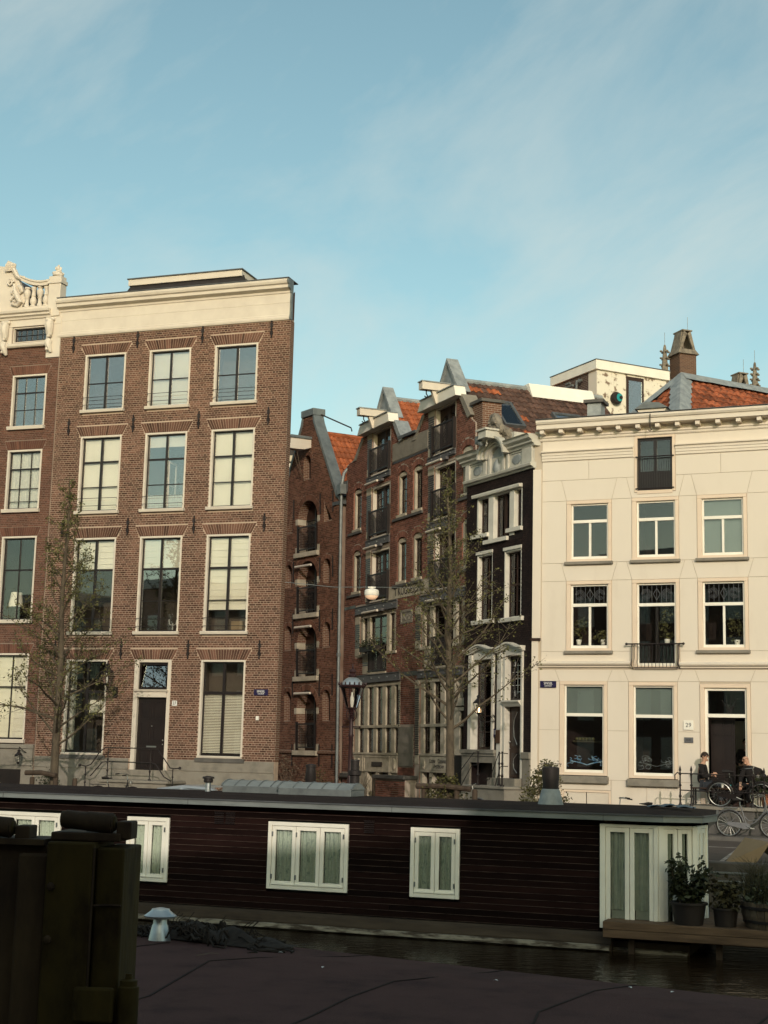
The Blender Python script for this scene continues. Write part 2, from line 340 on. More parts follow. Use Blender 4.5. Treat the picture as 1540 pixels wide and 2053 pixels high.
def wall(name, mat, parent, outline, holes, depth=.3, reveal=None, y=0):
    """flat wall with real openings: front face, reveals and outer edge"""
    vs = []; ed = []
    for lp in [outline]+holes:
        b = len(vs); vs += [Vector(p) for p in lp]; ed += [(b+i, b+(i+1)%len(lp)) for i in range(len(lp))]
    V, E_, F_, *_ = delaunay_2d_cdt(vs, ed, [], 0, 1e-5)
    g = MB(); fs = []
    for f in F_:
        cx = sum(V[i].x for i in f)/3; cz = sum(V[i].y for i in f)/3
        if inside(outline,cx,cz) and not any(inside(h,cx,cz) for h in holes): fs.append(tuple(f))
    g.add([(p.x,y,p.y) for p in V], fs)
    n = len(outline)
    g.add([(p[0],y,p[1]) for p in outline]+[(p[0],y+depth,p[1]) for p in outline], [(i,(i+1)%n,(i+1)%n+n,i+n) for i in range(n)])
    o = g.build(name, mat, parent)
    r = MB()
    for h in holes:
        n = len(h); r.add([(p[0],y,p[1]) for p in h]+[(p[0],y+depth,p[1]) for p in h], [(i,i+n,(i+1)%n+n,(i+1)%n) for i in range(n)])
    if holes: r.build('window_reveal', reveal or mat, parent)
    return o
def bricks(parent, mat, outline, holes, z0, z1, course=.07, L=.225, gap=.015, proud=.008, y=0, name='brickwork'):
    g = MB(); i = 0; e = .002
    us = [p[0] for p in outline]; ua, ub = min(us), max(us)
    hz = [(min(p[1] for p in h), max(p[1] for p in h), h) for h in holes]
    while z0+(i+1)*course <= z1+.02:
        za = z0+i*course; zb = za+course-gap
        ok = iv_and(poly_iv(outline,za+e), poly_iv(outline,zb-e))
        for a,b,h in hz:
            if b < za or a > zb: continue
            cut = []
            for z in (za+e, (za+zb)/2, zb-e): cut += poly_iv(h, z)
            ok = iv_sub(ok, cut)
        head = i%2; step = L/2 if head else L
        x = ua-(L*.25 if head else (L*.5 if i%4 == 2 else 0))
        while x < ub:
            for a,b in ok:
                lo, hi = max(x,a), min(x+step-gap,b)
                if hi-lo > .025:
                    p = y-proud-random.uniform(0,.004); j = random.uniform(-.001,.001)
                    g.add([(lo,p,za+j),(hi,p,za+j),(hi,p,zb+j),(lo,p,zb+j),(lo,y,za+j),(hi,y,za+j),(hi,y,zb+j),(lo,y,zb+j)],
                        [(0,1,2,3),(0,4,5,1),(1,5,6,2),(2,6,7,3),(3,7,4,0)])
            x += step
        i += 1
    return g.build(name, mat, parent, kind='stuff')
def flat_arch(parent, u0,u1,z0, h=.33, spread=.20, mat='brickL', y=0, n=None):
    n = n or int((u1-u0)/.075); g = MB(); b0, b1, t0, t1 = u0-.02, u1+.02, u0-spread, u1+spread
    for i in range(n):
        f0, f1 = (i+.07)/n, (i+.90)/n
        q = [(b0+(b1-b0)*f0,z0),(b0+(b1-b0)*f1,z0),(t0+(t1-t0)*f1,z0+h),(t0+(t1-t0)*f0,z0+h)]
        g.prism(q, y-.012, y+.01)
    g.build('flat_arch', mat, parent, kind='stuff')
    return [(b0-.01,z0-.01),(b1+.01,z0-.01),(t1+.01,z0+h+.01),(t0-.01,z0+h+.01)]
def ring(parent, u0,u1,zs,rise,w=.2, mat='brickK', y=0, n=None):
    outer = archp(u0,u1,zs,zs,rise,24)[2:]; g = MB()
    c = (u0+u1)/2; h = (u1-u0)/2
    if rise >= h*.98: cz = zs; r = h; a0 = 0; a1 = math.pi
    else: r = (h*h+rise*rise)/(2*rise); cz = zs+rise-r; s = math.asin(h/r); a0 = math.pi/2-s; a1 = math.pi/2+s
    n = n or max(8,int(r*(a1-a0)/.08))
    pol = []
    for i in range(n):
        t0 = a0+(a1-a0)*(i+.08)/n; t1 = a0+(a1-a0)*(i+.92)/n
        q = [(c+r*math.cos(t0),cz+r*math.sin(t0)),(c+(r+w)*math.cos(t0),cz+(r+w)*math.sin(t0)),(c+(r+w)*math.cos(t1),cz+(r+w)*math.sin(t1)),(c+r*math.cos(t1),cz+r*math.sin(t1))]
        g.prism(q, y-.013, y+.01)
    g.build('brick_arch', mat, parent, kind='stuff')
    return [(c+(r+w+.01)*math.cos(a0+(a1-a0)*i/16),cz+(r+w+.01)*math.sin(a0+(a1-a0)*i/16)) for i in range(17)]+[(c+(r-.01)*math.cos(a1-(a1-a0)*i/16),cz+(r-.01)*math.sin(a1-(a1-a0)*i/16)) for i in range(17)]
def text(body, mat, parent, x, z, y, size, name='lettering', sx=1, ext=.004, align='CENTER'):
    c = bpy.data.curves.new('t','FONT'); c.body = body; c.size = size; c.extrude = ext; c.align_x = align; c.align_y = 'CENTER'; c.resolution_u = 3
    t = bpy.data.objects.new('t', c); COL.objects.link(t); bpy.context.view_layer.update()
    dg = bpy.context.evaluated_depsgraph_get(); me = bpy.data.meshes.new_from_object(t.evaluated_get(dg)); bpy.data.objects.remove(t)
    me.materials.clear(); me.materials.append(m[mat]); o = bpy.data.objects.new(name, me); COL.objects.link(o)
    o.parent = parent; o.location = (x,y,z); o.rotation_euler = (R(90),0,0); o.scale = (sx,1,1); return o

def blind(w_, kind, a, b, c, d, y, z0, z1, u0, u1):
    """soft furnishing behind the glass; a..b across, c..d down from the top, as fractions"""
    x0, x1 = u0+(u1-u0)*a, u0+(u1-u0)*b; t, q = z1-(z1-z0)*c, z1-(z1-z0)*d
    if kind == 'full':
        MB().sheet(lambda i,j: (x0+(x1-x0)*i, y+.006*math.sin(i*9+j*2), q+(t-q)*j), 14, 3).build('roller_blind', 'blind', w_, True)
    elif kind == 'roman':
        n = max(2,int((t-q)/.2)); g = MB()
        for k in range(n):
            za, zb = q+(t-q)*k/n, q+(t-q)*(k+1)/n
            g.add([(x0,y-.02,za),(x1,y-.02,za),(x1,y,zb),(x0,y,zb),(x0,y+.012,za),(x1,y+.012,za)], [(0,1,2,3),(4,5,1,0)])
        g.build('roman_blind', 'blind', w_)
    elif kind == 'venetian':
        g = MB(); n = int((t-q)/.05)
        for k in range(n):
            z = q+(t-q)*(k+.5)/n; g.add([(x0,y-.02,z-.017),(x1,y-.02,z-.017),(x1,y+.014,z+.017),(x0,y+.014,z+.017)], [(0,1,2,3)])
        g.build('venetian_blind', 'blind', w_, kind='stuff')
    elif kind == 'sheer': B('roller_blind', 'sheer', w_, x0,x1,y,y+.006,q,t)
    else:
        f = max(3,int((x1-x0)/.09)); ph = random.uniform(0,6)
        MB().sheet(lambda i,j: (x0+(x1-x0)*i, y+.028*math.sin(i*f*6.283+ph+.5*math.sin(j*4))+.012*math.sin(i*f*2.7), q+(t-q)*j), f*7, 4).build('curtain', kind, w_, True)

def window(parent, u0,u1,z0,z1, cols=(.5,), rows=((.5,.03),), fw=.06, fd=.12, y=-.012, fm='cream', sm='black', sw=.045, mw=.085, sill=(.1,.09,None,.04), glass='glass', blinds=(), room='roomL', rd=2.2, name='window', colsets=None, roomm=.25):
    g = MB(); g.box(u0,u0+fw,y,y+fd+.1,z0,z1); g.box(u1-fw,u1,y,y+fd+.1,z0,z1); g.box(u0+fw,u1-fw,y,y+fd+.1,z1-fw,z1)
    if sill is None: g.box(u0+fw,u1-fw,y+.004,y+fd+.1,z0,z0+fw)
    w_ = g.build(name, fm, parent, bevel=.006)
    if sill:
        h, p, sm2, ov = sill
        MB().prism([(y+fd+.09,z0-.0),(y-p,z0-.0),(y-p-.02,z0-.02),(y-p,z0-h),(y+fd+.09,z0-h)], u0-ov, u1+ov, 'x').build('sill', sm2 or fm, w_)
    a, b, c, d = u0+fw, u1-fw, z0+(fw if sill is None else .0), z1-fw
    ys = y+fd
    s = MB(); s.box(a,a+sw,ys,ys+.05,c,d); s.box(b-sw,b,ys,ys+.05,c,d); s.box(a+sw,b-sw,ys,ys+.05,d-sw,d); s.box(a+sw,b-sw,ys,ys+.05,c,c+sw*1.3)
    zz = [d-sw]; H = d-c
    for f,t in rows:
        z = d-H*f; s.box(a+sw,b-sw,ys-.006,ys+.05,z-t/2,z+t/2); zz += [z+t/2, z-t/2]
    zz.append(c+sw*1.3)
    for r in range(len(zz)//2):
        zt, zb = zz[2*r], zz[2*r+1]
        cs = colsets[r] if colsets else cols
        ed = [a+sw]
        for k in cs:
            f, t = (k if isinstance(k,tuple) else (k,mw)); x = a+(b-a)*f; s.box(x-t/2,x+t/2,ys-.012,ys+.05,zb,zt); ed += [x-t/2,x+t/2]
        ed.append(b-sw)
        for k in range(len(ed)//2):
            B('pane', glass, w_, ed[2*k],ed[2*k+1],ys+.022,ys+.028,zb,zt)
    s.build('sash', sm, w_)
    for bl in blinds: blind(w_, *bl, ys+.10, c, d, a+.01, b-.01)
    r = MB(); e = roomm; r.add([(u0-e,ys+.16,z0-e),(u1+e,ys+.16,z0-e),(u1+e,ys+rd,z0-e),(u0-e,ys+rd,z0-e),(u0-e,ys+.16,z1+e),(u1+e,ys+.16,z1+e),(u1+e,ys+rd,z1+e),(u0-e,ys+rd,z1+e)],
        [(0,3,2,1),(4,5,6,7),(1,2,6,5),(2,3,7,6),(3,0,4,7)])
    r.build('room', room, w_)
    return w_
def shell(parent, u0,u1,y0,y1,z0,z1, mat, t=.25, flat='leadD'):
    g = MB(); g.box(u0,u0+t,y0,y1,z0,z1); g.box(u1-t,u1,y0,y1,z0,z1); g.box(u0+t,u1-t,y1-t,y1,z0,z1); g.build('rear_walls', mat, parent)
    if flat: B('flat_roof', flat, parent, u0+t,u1-t,y0,y1-t,z1-.25,z1-.05)
def planshell(parent, plan, z0, z1, mat, flat='leadD'):
    n = len(plan); g = MB()
    for i in range(1,n):
        a, b = plan[i], plan[(i+1)%n]; g.add([(a[0],a[1],z0),(b[0],b[1],z0),(b[0],b[1],z1),(a[0],a[1],z1)],[(0,1,2,3)])
    g.build('rear_walls', mat, parent)
    MB().add([(p[0],p[1],z1-.06) for p in plan],[tuple(range(n))]).build('flat_roof', flat, parent)
def rods(parent, pts_list, r=.011, mat='iron', name='railing', n=5):
    g = MB()
    for p in pts_list: g.tube(p, r, n)
    return g.build(name, mat, parent)
TILES = {}
def tile_mesh(wd, ln, mat, amp=.026):
    k = (wd,ln,mat)
    if k in TILES: return TILES[k]
    me = bpy.data.meshes.new('roof_tile'); n = 6; vs = []; W_ = wd*1.05
    prof = [(i/n, amp*(math.sin(2*math.pi*(i/n)-.5)+.35)) for i in range(n+1)]
    for yy, dz in ((0,.028),(ln*1.12,.0)): vs += [(p*W_, yy, z+dz) for p,z in prof]
    vs += [(p*W_, 0, z+.028-.024) for p,z in prof]
    N1 = n+1
    fs = [(i,i+1,N1+i+1,N1+i) for i in range(n)]+[(2*N1+i,2*N1+i+1,i+1,i) for i in range(n)]
    me.from_pydata(vs, [], fs); me.materials.append(m[mat]); me.polygons.foreach_set('use_smooth',[True]*n+[False]*n); me.update(); TILES[k] = me; return me
def tiles(parent, org, xd, ud, nx, ny, wd, ln, mat, clip=None, cap=290, prio=None, name='roof_tile'):
    me = tile_mesh(wd, ln, mat); xd = Vector(xd).normalized(); ud = Vector(ud).normalized(); nd = xd.cross(ud); org = Vector(org)
    cells = [(i,j) for j in range(ny) for i in range(nx) if clip is None or clip((i+.5)*wd,(j+.5)*ln)]
    if prio: cells.sort(key=lambda c: prio((c[0]+.5)*wd,(c[1]+.5)*ln))
    rest = MB()
    for k,(i,j) in enumerate(cells):
        p = org+xd*(i*wd)+ud*(j*ln)+nd*random.uniform(0,.006)
        a = random.uniform(-.012,.012); x2 = (xd+ud*a).normalized(); u2 = (ud-xd*a).normalized()
        mt = Matrix(((x2.x,u2.x,nd.x,p.x),(x2.y,u2.y,nd.y,p.y),(x2.z,u2.z,nd.z,p.z),(0,0,0,1)))
        if k < cap:
            o = bpy.data.objects.new(name, me); COL.objects.link(o); o.parent = parent; o.matrix_local = mt
        else: rest.add([mt@v.co for v in me.vertices], [tuple(q.vertices) for q in me.polygons])
    if rest.v: rest.build('roof_tiles_beyond', mat, parent, True, kind='stuff')
def leaves(name, mat, parent, centers, spread, n, size, kind='stuff', droop=0):
    g = MB()
    for _ in range(n):
        c = Vector(random.choice(centers))+Vector((random.gauss(0,spread),random.gauss(0,spread),random.gauss(0,spread)))
        d = Vector((random.gauss(0,1),random.gauss(0,1),random.gauss(0,.8)-droop)).normalized(); s = size*random.uniform(.6,1.25)
        a = d.orthogonal().normalized(); a.rotate(Matrix.Rotation(random.uniform(0,6.28),3,d)); b = d.cross(a)
        g.add([c, c+d*s*.5+a*s*.28+b*s*.06, c+d*s, c+d*s*.5-a*s*.28+b*s*.06], [(0,1,2),(0,2,3)])
    return g.build(name, mat, parent, kind=kind)

# ================================================================== THE SETTING
WO, WA = (4.54,44.1), 67          # white house corner and facade direction
LO, LA = (-3.22,46.8), 70.6       # brown house corner
XO, XA = (-1.5,57.9), 35          # warehouse corner
KA, BA = 23.7, 27.5               # alley facades
CA = 69                           # canal direction
WATER = -1.278
def strip(name, prof, mat, u0=-160, u1=160, thick=None):
    g = MB(); vs = []
    for u in (u0,u1): vs += [fpt(WO,CA,u,o,z) for o,z in prof]
    n = len(prof); g.add(vs, [(i,i+1,n+i+1,n+i) for i in range(n-1)])
    return struct(g.build(name, mat))
strip('ground', [(400,-2.6),(9.35,-2.6),(9.3,-2.6)], 'quay', -400, 400)
strip('street', [(9.0,.055),(3.5,.30)], 'asph')
strip('quay_kerb', [(9.32,-2.6),(9.32,.10),(9.28,.13),(8.98,.13),(8.96,.05)], 'stoneD')
strip('kerb', [(3.52,.29),(3.51,.40),(3.34,.402),(3.33,.38)], 'stoneD')
strip('pavement', [(3.34,.396),(-300,.396)], 'pave')
strip('canal_water', [(40.0,WATER),(9.3,WATER)], 'quay')
wm = bpy.data.materials.new('dark_canal_water'); wm.use_nodes = True; t = wm.node_tree; b = t.nodes['Principled BSDF']
b.inputs['Base Color'].default_value = (.013,.007,.003,1); b.inputs['Roughness'].default_value = .12; b.inputs['Specular IOR Level'].default_value = .32
tcn = t.nodes.new('ShaderNodeTexCoord'); mpn = t.nodes.new('ShaderNodeMapping'); mpn.inputs['Scale'].default_value = (1,2.4,1); mpn.inputs['Rotation'].default_value = (0,0,R(21)); nzn = t.nodes.new('ShaderNodeTexNoise'); nzn.inputs['Scale'].default_value = 2.6; nzn.inputs['Detail'].default_value = 4
bpn = t.nodes.new('ShaderNodeBump'); bpn.inputs['Strength'].default_value = .5; bpn.inputs['Distance'].default_value = .08
t.links.new(tcn.outputs['Object'], mpn.inputs[0]); t.links.new(mpn.outputs[0], nzn.inputs[0]); t.links.new(nzn.outputs[0], bpn.inputs['Height']); t.links.new(bpn.outputs[0], b.inputs['Normal'])
bpy.data.objects['canal_water'].data.materials[0] = wm
struct(MB().box(-140,140,-160,7.2,-2.6,.42).build('near_quay', 'pave'))
# painted parking lines on the street by the canal
for k,(u,o0,o1) in enumerate(((4.2,5.2,8.7),(6.6,5.2,8.7),(9.0,5.2,8.7))):
    g = MB(); zf = lambda o: .055+(9.0-o)/5.5*.245+.006
    g.add([fpt(WO,CA,u,o0,zf(o0)),fpt(WO,CA,u+.1,o0,zf(o0)),fpt(WO,CA,u+.1,o1,zf(o1)),fpt(WO,CA,u,o1,zf(o1))],[(0,1,2,3)])
    g.add([fpt(WO,CA,u,o0,zf(o0)),fpt(WO,CA,u+2.4,o0,zf(o0)),fpt(WO,CA,u+2.4,o0+.1,zf(o0+.1)),fpt(WO,CA,u,o0+.1,zf(o0+.1))],[(0,1,2,3)])
    struct(g.build('parking_line', 'line'))
# houses on the near bank, behind the viewer (they shade the boats and show in the windows)
x = -96; hs = [17.3,16.4,17.8,16.9,16.4]; ki = 0
while x < 13:
    wd = random.choice((7.5,8.5,9.5)); h = hs[ki%len(hs)]-(1.1 if x > -18 else 0); ki += 1
    hb = thing('canal_house', 'brick canal house on the near bank behind the viewer', 'house', (x,-14,.42), 0, group='houses on the near bank')
    B('wall', 'brickN', hb, 0,wd,-10,0,0,h-.8)
    MB().prism([(-10.2,h-.8),(.35,h-.8),(.45,h),(-10.2,h)], 0,wd,'x').build('cornice', 'cream', hb)
    for r_ in range(4):
        for c_ in range(3):
            wx = wd*(c_+.5)/3; z0 = 1.4+r_*3.6
            wn = B('window', 'cream', hb, wx-.8,wx+.8,0,.06,z0,z0+2.3); B('pane', 'glassS', wn, wx-.68,wx+.68,.06,.07,z0+.12,z0+2.18)
    x += wd

# ================================================================== BROWN THREE-WINDOW HOUSE
L = thing('brick_house', 'wide brown brick canal house with cream cornice and nine tall windows above its door', 'house', (LO[0],LO[1],0), R(LA-90))
WX = [(-7.59,-6.02),(-5.12,-3.57),(-2.68,-1.12)]
RZ = [(13.61,15.57),(10.11,12.70),(6.05,9.20),(2.10,5.13)]
holes = []; bh = []
for r_,(za,zb) in enumerate(RZ):
    for c_,(ua,ub) in enumerate(WX):
        if r_ == 3 and c_ == 1: ua, ub, za2 = -5.07,-3.74,1.46
        elif r_ == 3 and c_ == 0: ua, ub, za2 = -7.62,-6.08,2.10
        else: za2 = za
        holes.append(rect(ua,ub,za2,zb)); bh.append(rect(ua-.01,ub+.01,za2-.12,zb+.005)); bh.append(flat_arch(L,ua,ub,zb+.01))
OL = rect(-8.63,0,.36,16.3)
wall('wall', 'mortarL', L, OL, holes, .3, 'cream')
bricks(L, 'brickL', rect(-8.61,-.004,1.96,16.3), bh, 1.965, 16.28)
B('corner_bricks','brickN',L,-.03,.012,-.009,.31,1.97,16.25)
planshell(L, [(-8.63,.3),(0,.3),(-6.5,7.3),(-8.63,7.3)], .36, 17.3, 'brickN')
g = MB(); g.box(-8.60,0.0,-.03,0,.40,1.60); g.build('plinth', 'stone', L)
g = MB(); 
for a,b in ((-8.62,-5.12),(-3.70,-.01)): g.box(a,b,-.05,-.001,1.605,1.955)
g.build('plinth_course', 'stone', L, bevel=.01)
S_ = {(0,0):[], (0,1):[('full',0,1,0,1)], (0,2):[],
  (1,0):[('full',0,1,0,1)], (1,1):[('full',0,1,0,.16),('lace',0,1,.80,1)], (1,2):[('full',0,1,0,1)],
  (2,0):[('roman',0,1,0,.33)], (2,1):[('roman',0,1,0,.33)], (2,2):[('roman',0,1,0,.77)],
  (3,0):[('lace',0,.16,.0,.97),('roman',.55,1,.42,.56)], (3,2):[('venetian',0,1,.33,.97)]}
for r_,(za,zb) in enumerate(RZ):
    for c_,(ua,ub) in enumerate(WX):
        if r_ == 3 and c_ == 1: continue
        if r_ == 3 and c_ == 0: ua, ub = -7.62,-6.08
        rows = ([(.5,.03)], [(.33,.06),(.67,.028)], [(.33,.07),(.67,.028)], [(.33,.085)])[r_]
        w_ = window(L, ua,ub,za,zb, (.5,), rows, rd=.7 if c_ == 2 else 2.2, roomm=.08 if c_ == 2 else .25, glass='glassS' if r_ == 0 or (r_,c_) in ((1,1),(2,1)) else 'glass', blinds=S_[(r_,c_)], sill=(.10,.10,None,.05) if r_ < 3 else (.07,.03,None,.0))
        if r_ == 3: MB().box(ua-.05,ub+.1,-.09,0,za-.2,za-.075).build('stone_sill', 'stoneD', w_)
        if (r_,c_) in ((0,0),(0,1),(0,2),(1,0),(1,1),(2,1),(2,2),(2,0)):
            g = MB()
            for dz in (.17,.43): g.tube([(ua+.03,-.05,za+dz-.04),(ua+.03,-.08,za+dz),(ub-.03,-.08,za+dz),(ub-.03,-.05,za+dz-.04)], .010, 5)
            g.build('window_bar', 'iron', w_)
        if (r_,c_) == (1,1):      # inward-open casement
            MB().box(ub-.70,ub-.66,.13,.17,za+.05,za+1.62).box(ub-.70,ub-.66,.62,.66,za+.05,za+1.62).box(ub-.70,ub-.66,.17,.62,za+1.56,za+1.62).box(ub-.70,ub-.66,.17,.62,za+.05,za+.12).box(ub-.69,ub-.67,.17,.62,za+.8,za+.83).build('open_casement', 'cream', w_)
# iron wall anchors
def anchor(parent, u, z, s=1, y=-.012):
    g = MB(); g.box(u-.02*s,u+.02*s,y-.03,y,z-.24*s,z+.24*s)
    for q in (-1,1):
        g.tube([(u,y-.02,z+.06*s),(u+q*.05*s,y-.02,z+.12*s),(u+q*.045*s,y-.02,z+.19*s),(u+q*.015*s,y-.02,z+.2*s)], .014*s, 5)
        g.tube([(u,y-.02,z-.04*s),(u+q*.05*s,y-.02,z-.1*s),(u+q*.035*s,y-.02,z-.17*s)], .014*s, 5)
    g.ball((u,y-.02,z+.27*s),.035*s,.03,.045*s,6,4); g.ball((u,y-.03,z),.04*s,.03,.04*s,6,4); g.ball((u,y-.02,z-.26*s),.03*s,.03,.035*s,6,4)
    return g.build('wall_anchor', 'iron', parent)
for zz in (15.97,13.05,9.54,5.45):
    for u in (-8.08,-5.60,-3.16,-.65): anchor(L, u, zz)
# cornice
pf = lambda: [(0,16.26),(-.05,16.26),(-.07,16.31),(-.07,16.36),(-.045,16.38),(-.045,16.43),(-.03,16.45),(-.03,16.83),(-.022,16.836),(-.03,16.842),(-.03,17.16),(-.06,17.17),(-.07,17.24),(-.13,17.27),(-.24,17.30),(-.25,17.40),(-.31,17.43),(-.34,17.50),(-.34,17.56),(-.30,17.585),(.1,17.6),(.1,16.26)]
MB().prism(pf(), -8.72, -.03, 'x').build('cornice', 'cream', L)
MB().prism([(y*1.02 if y<0 else y,z) for y,z in pf()], -.03, .03, 'x').build('cornice_return', 'zinc', L)
B('gutter', 'leadD', L, -8.7,.02,-.31,.5,17.605,17.63)
# roof behind the cornice with its white-edged roof light
rf = MB().add([(-8.6,.4,17.3),(-.3,.4,17.3),(-6.4,7.0,17.3),(-8.6,7.0,17.3),(-7.6,1.6,18.2),(-2.4,1.6,18.2),(-6.6,6.0,18.2),(-7.6,6.0,18.2)],[(0,1,5,4),(1,2,6,5),(2,3,7,6),(3,0,4,7),(4,5,6,7)]).build('roof', 'slate', L)
MB().add([(-6.95,1.1,17.9),(-2.1,1.1,17.9),(-3.6,3.2,17.9),(-6.95,3.2,17.9),(-6.7,1.3,18.42),(-2.35,1.3,18.42),(-3.6,3.1,18.42),(-6.7,3.1,18.42)],[(0,1,5,4),(1,2,6,5),(3,0,4,7),(2,3,7,6),(4,5,6,7)]).build('roof_light_base', 'slate', rf)
MB().box(-6.78,-2.40,1.2,2.6,18.36,18.58).build('roof_light_fascia', 'cream', rf, bevel=.01)
MB().box(-6.82,-2.36,1.16,2.64,18.582,18.62).build('roof_light_edge', 'leadD', rf)
g = MB(); g.tube([(-4.9,2.0,18.6),(-4.9,2.0,18.74),(-5.2,2.0,18.77)],.05,6); g.build('roof_vent','leadD',rf)
# front door
d = MB(); d.box(-5.07,-4.92,-.02,.18,1.46,5.14); d.box(-3.86,-3.74,-.02,.18,1.46,5.14); d.box(-4.92,-3.86,-.02,.18,5.05,5.14); d.box(-4.92,-3.86,-.06,.18,3.92,4.10)
d.prism([(.1,4.10),(-.10,4.10),(-.13,4.17),(.1,4.17)], -5.02,-3.80,'x'); d.box(-4.5,-4.42,-.10,-.06,3.99,4.06)
df = d.build('door_frame', 'cream', L, bevel=.008)
B('transom_frame','black',df,-4.92,-4.86,.06,.12,4.17,5.05); B('transom_frame','black',df,-3.92,-3.86,.06,.12,4.17,5.05); B('transom_frame','black',df,-4.86,-3.92,.06,.12,4.97,5.05); B('transom_frame','black',df,-4.86,-3.92,.06,.12,4.17,4.24)
MB().add([(-4.80,.02,4.25),(-3.93,.02,4.25),(-3.93,.14,4.96),(-4.72,.14,4.96),(-4.80,.03,4.25),(-3.93,.03,4.25),(-3.93,.15,4.96),(-4.72,.15,4.96)],[(0,1,2,3),(7,6,5,4),(0,4,5,1),(1,5,6,2),(2,6,7,3),(3,7,4,0)]).build('pane','glassS',df)
text('27','wlet',df,-4.1,4.75,.0,.13,sx=.8) if False else None
MB().add([(-4.92,.3,4.1),(-3.86,.3,4.1),(-3.86,2,4.1),(-4.92,2,4.1),(-4.92,.3,5.1),(-3.86,.3,5.1),(-3.86,2,5.1),(-4.92,2,5.1)],[(0,3,2,1),(4,5,6,7),(1,2,6,5),(2,3,7,6),(3,0,4,7)]).build('room','roomD',df)
dr = MB().box(-4.92,-3.86,.10,.16,1.48,3.90).build('door', 'black', L)
g = MB()
for a,b,c,e in ((-4.82,-4.43,3.25,3.78),(-4.35,-3.96,3.25,3.78),(-4.82,-4.43,2.45,3.12),(-4.35,-3.96,2.45,3.12),(-4.82,-4.43,1.62,2.25),(-4.35,-3.96,1.62,2.25)):
    g.box(a,b,.085,.10,c,c+.03); g.box(a,b,.085,.10,e-.03,e); g.box(a,a+.03,.085,.10,c+.03,e-.03); g.box(b-.03,b,.085,.10,c+.03,e-.03); g.box(a+.07,b-.07,.088,.10,c+.07,e-.07)
g.build('door_panel', 'black', dr)
MB().box(-4.55,-4.2,.08,.10,2.32,2.37).build('letter_slot','chrome',dr); MB().ball((-3.96,.06,2.55),.03).build('door_handle','chrome',dr,True); MB().ball((-3.96,.06,2.42),.022).build('door_lock','chrome',dr,True); MB().ball((-4.38,.07,3.0),.02).build('peephole','chrome',dr,True)
tag(B('number_plate','wlet',None,0,.17,0,.012,0,.16),'small white house number plate beside the black front door','sign')
np_ = bpy.data.objects['number_plate']; np_.location = fpt(LO,LA,-3.64,.03,3.66); np_.rotation_euler = (0,0,R(LA-90)); text('27','dlet',np_,.085,.08,-.004,.14,sx=.9)
def street_sign(u,z,o,a,label):
    s = tag(MB().box(0,.49,-.012,0,0,.19).build('street_sign','blueE'),label,'sign',None); s.location = fpt(o,a,u,.03,z); s.rotation_euler = (0,0,R(a-90))
    text('SINGEL','wlet',s,.245,.122,-.014,.105,sx=.8); text('CENTRUM','wlet',s,.245,.045,-.014,.055,sx=.85); return s
street_sign(-.78,4.02,LO,LA,'dark blue SINGEL street sign on the brown brick house')
bx_ = tag(MB().box(0,.10,-.05,0,0,.13).build('meter_box','white',bevel=.008),'small white box fixed low on the brown brick house','box'); bx_.location = fpt(LO,LA,-.67,.02,3.24); bx_.rotation_euler = (0,0,R(LA-90))
# stoop with its iron handrail
def baluster(g, x, y, z0, z1, r=.022):
    h = z1-z0; g.lathe([(r*2.2,0),(r*2.2,.03),(r,.06),(r*.8,h*.25),(r*1.7,h*.3),(r*.8,h*.35),(r*.7,h*.6),(r*1.6,h*.65),(r*.8,h*.7),(r*.7,h*.95),(r*1.2,h)], (x,y,z0), 8)
st = thing('door_stoop', 'grey stone front steps with curved black handrail before the brown house', 'stoop', fpt(LO,LA,0,0,0), R(LA-90))
g = MB(); g.box(-5.4,-3.1,-1.25,-.06,.42,1.20); g.build('stoop_body','stone',st)
MB().box(-5.5,-3.0,-1.32,-.06,1.205,1.29).build('stoop_slab','stone',st,bevel=.015)
for k in range(3): MB().box(-5.9-k*.0-.32*(k+1),-5.52-.32*k if k else -5.5,-1.25,-.06,.42,1.02-.2*k).build('step','stone',st,bevel=.012); MB().box(-3.0+.32*k,-2.66+.32*k,-1.25,-.06,.42,1.02-.2*k).build('step','stone',st,bevel=.012)
for x0,z0,z1 in ((-5.98,.98,1.66),(-5.2,1.29,2.24),(-3.7,1.29,2.24),(-2.9,.98,1.66)): g = MB(); baluster(g,x0,-1.2,z0,z1); g.build('baluster','iron',st,True)
rods(st, [[(-6.2,-1.2,1.72),(-5.98,-1.2,1.68),(-5.8,-1.2,1.74),(-5.5,-1.2,2.15),(-5.3,-1.2,2.28),(-5.0,-1.2,2.28),(-3.7,-1.2,2.28),(-3.45,-1.2,2.26),(-3.2,-1.2,1.95),(-3.0,-1.2,1.70),(-2.85,-1.2,1.68),(-2.68,-1.2,1.70)],
   [(-5.8,-1.2,1.38),(-5.4,-1.2,1.82),(-5.2,-1.2,1.84),(-3.7,-1.2,1.84),(-3.5,-1.2,1.8),(-3.2,-1.2,1.42),(-2.95,-1.2,1.3)]], .018, 'iron', 'handrail', 6)
MB().ball((-6.2,-1.2,1.71),.05).ball((-2.66,-1.2,1.7),.05).build('rail_knob','iron',st,True)

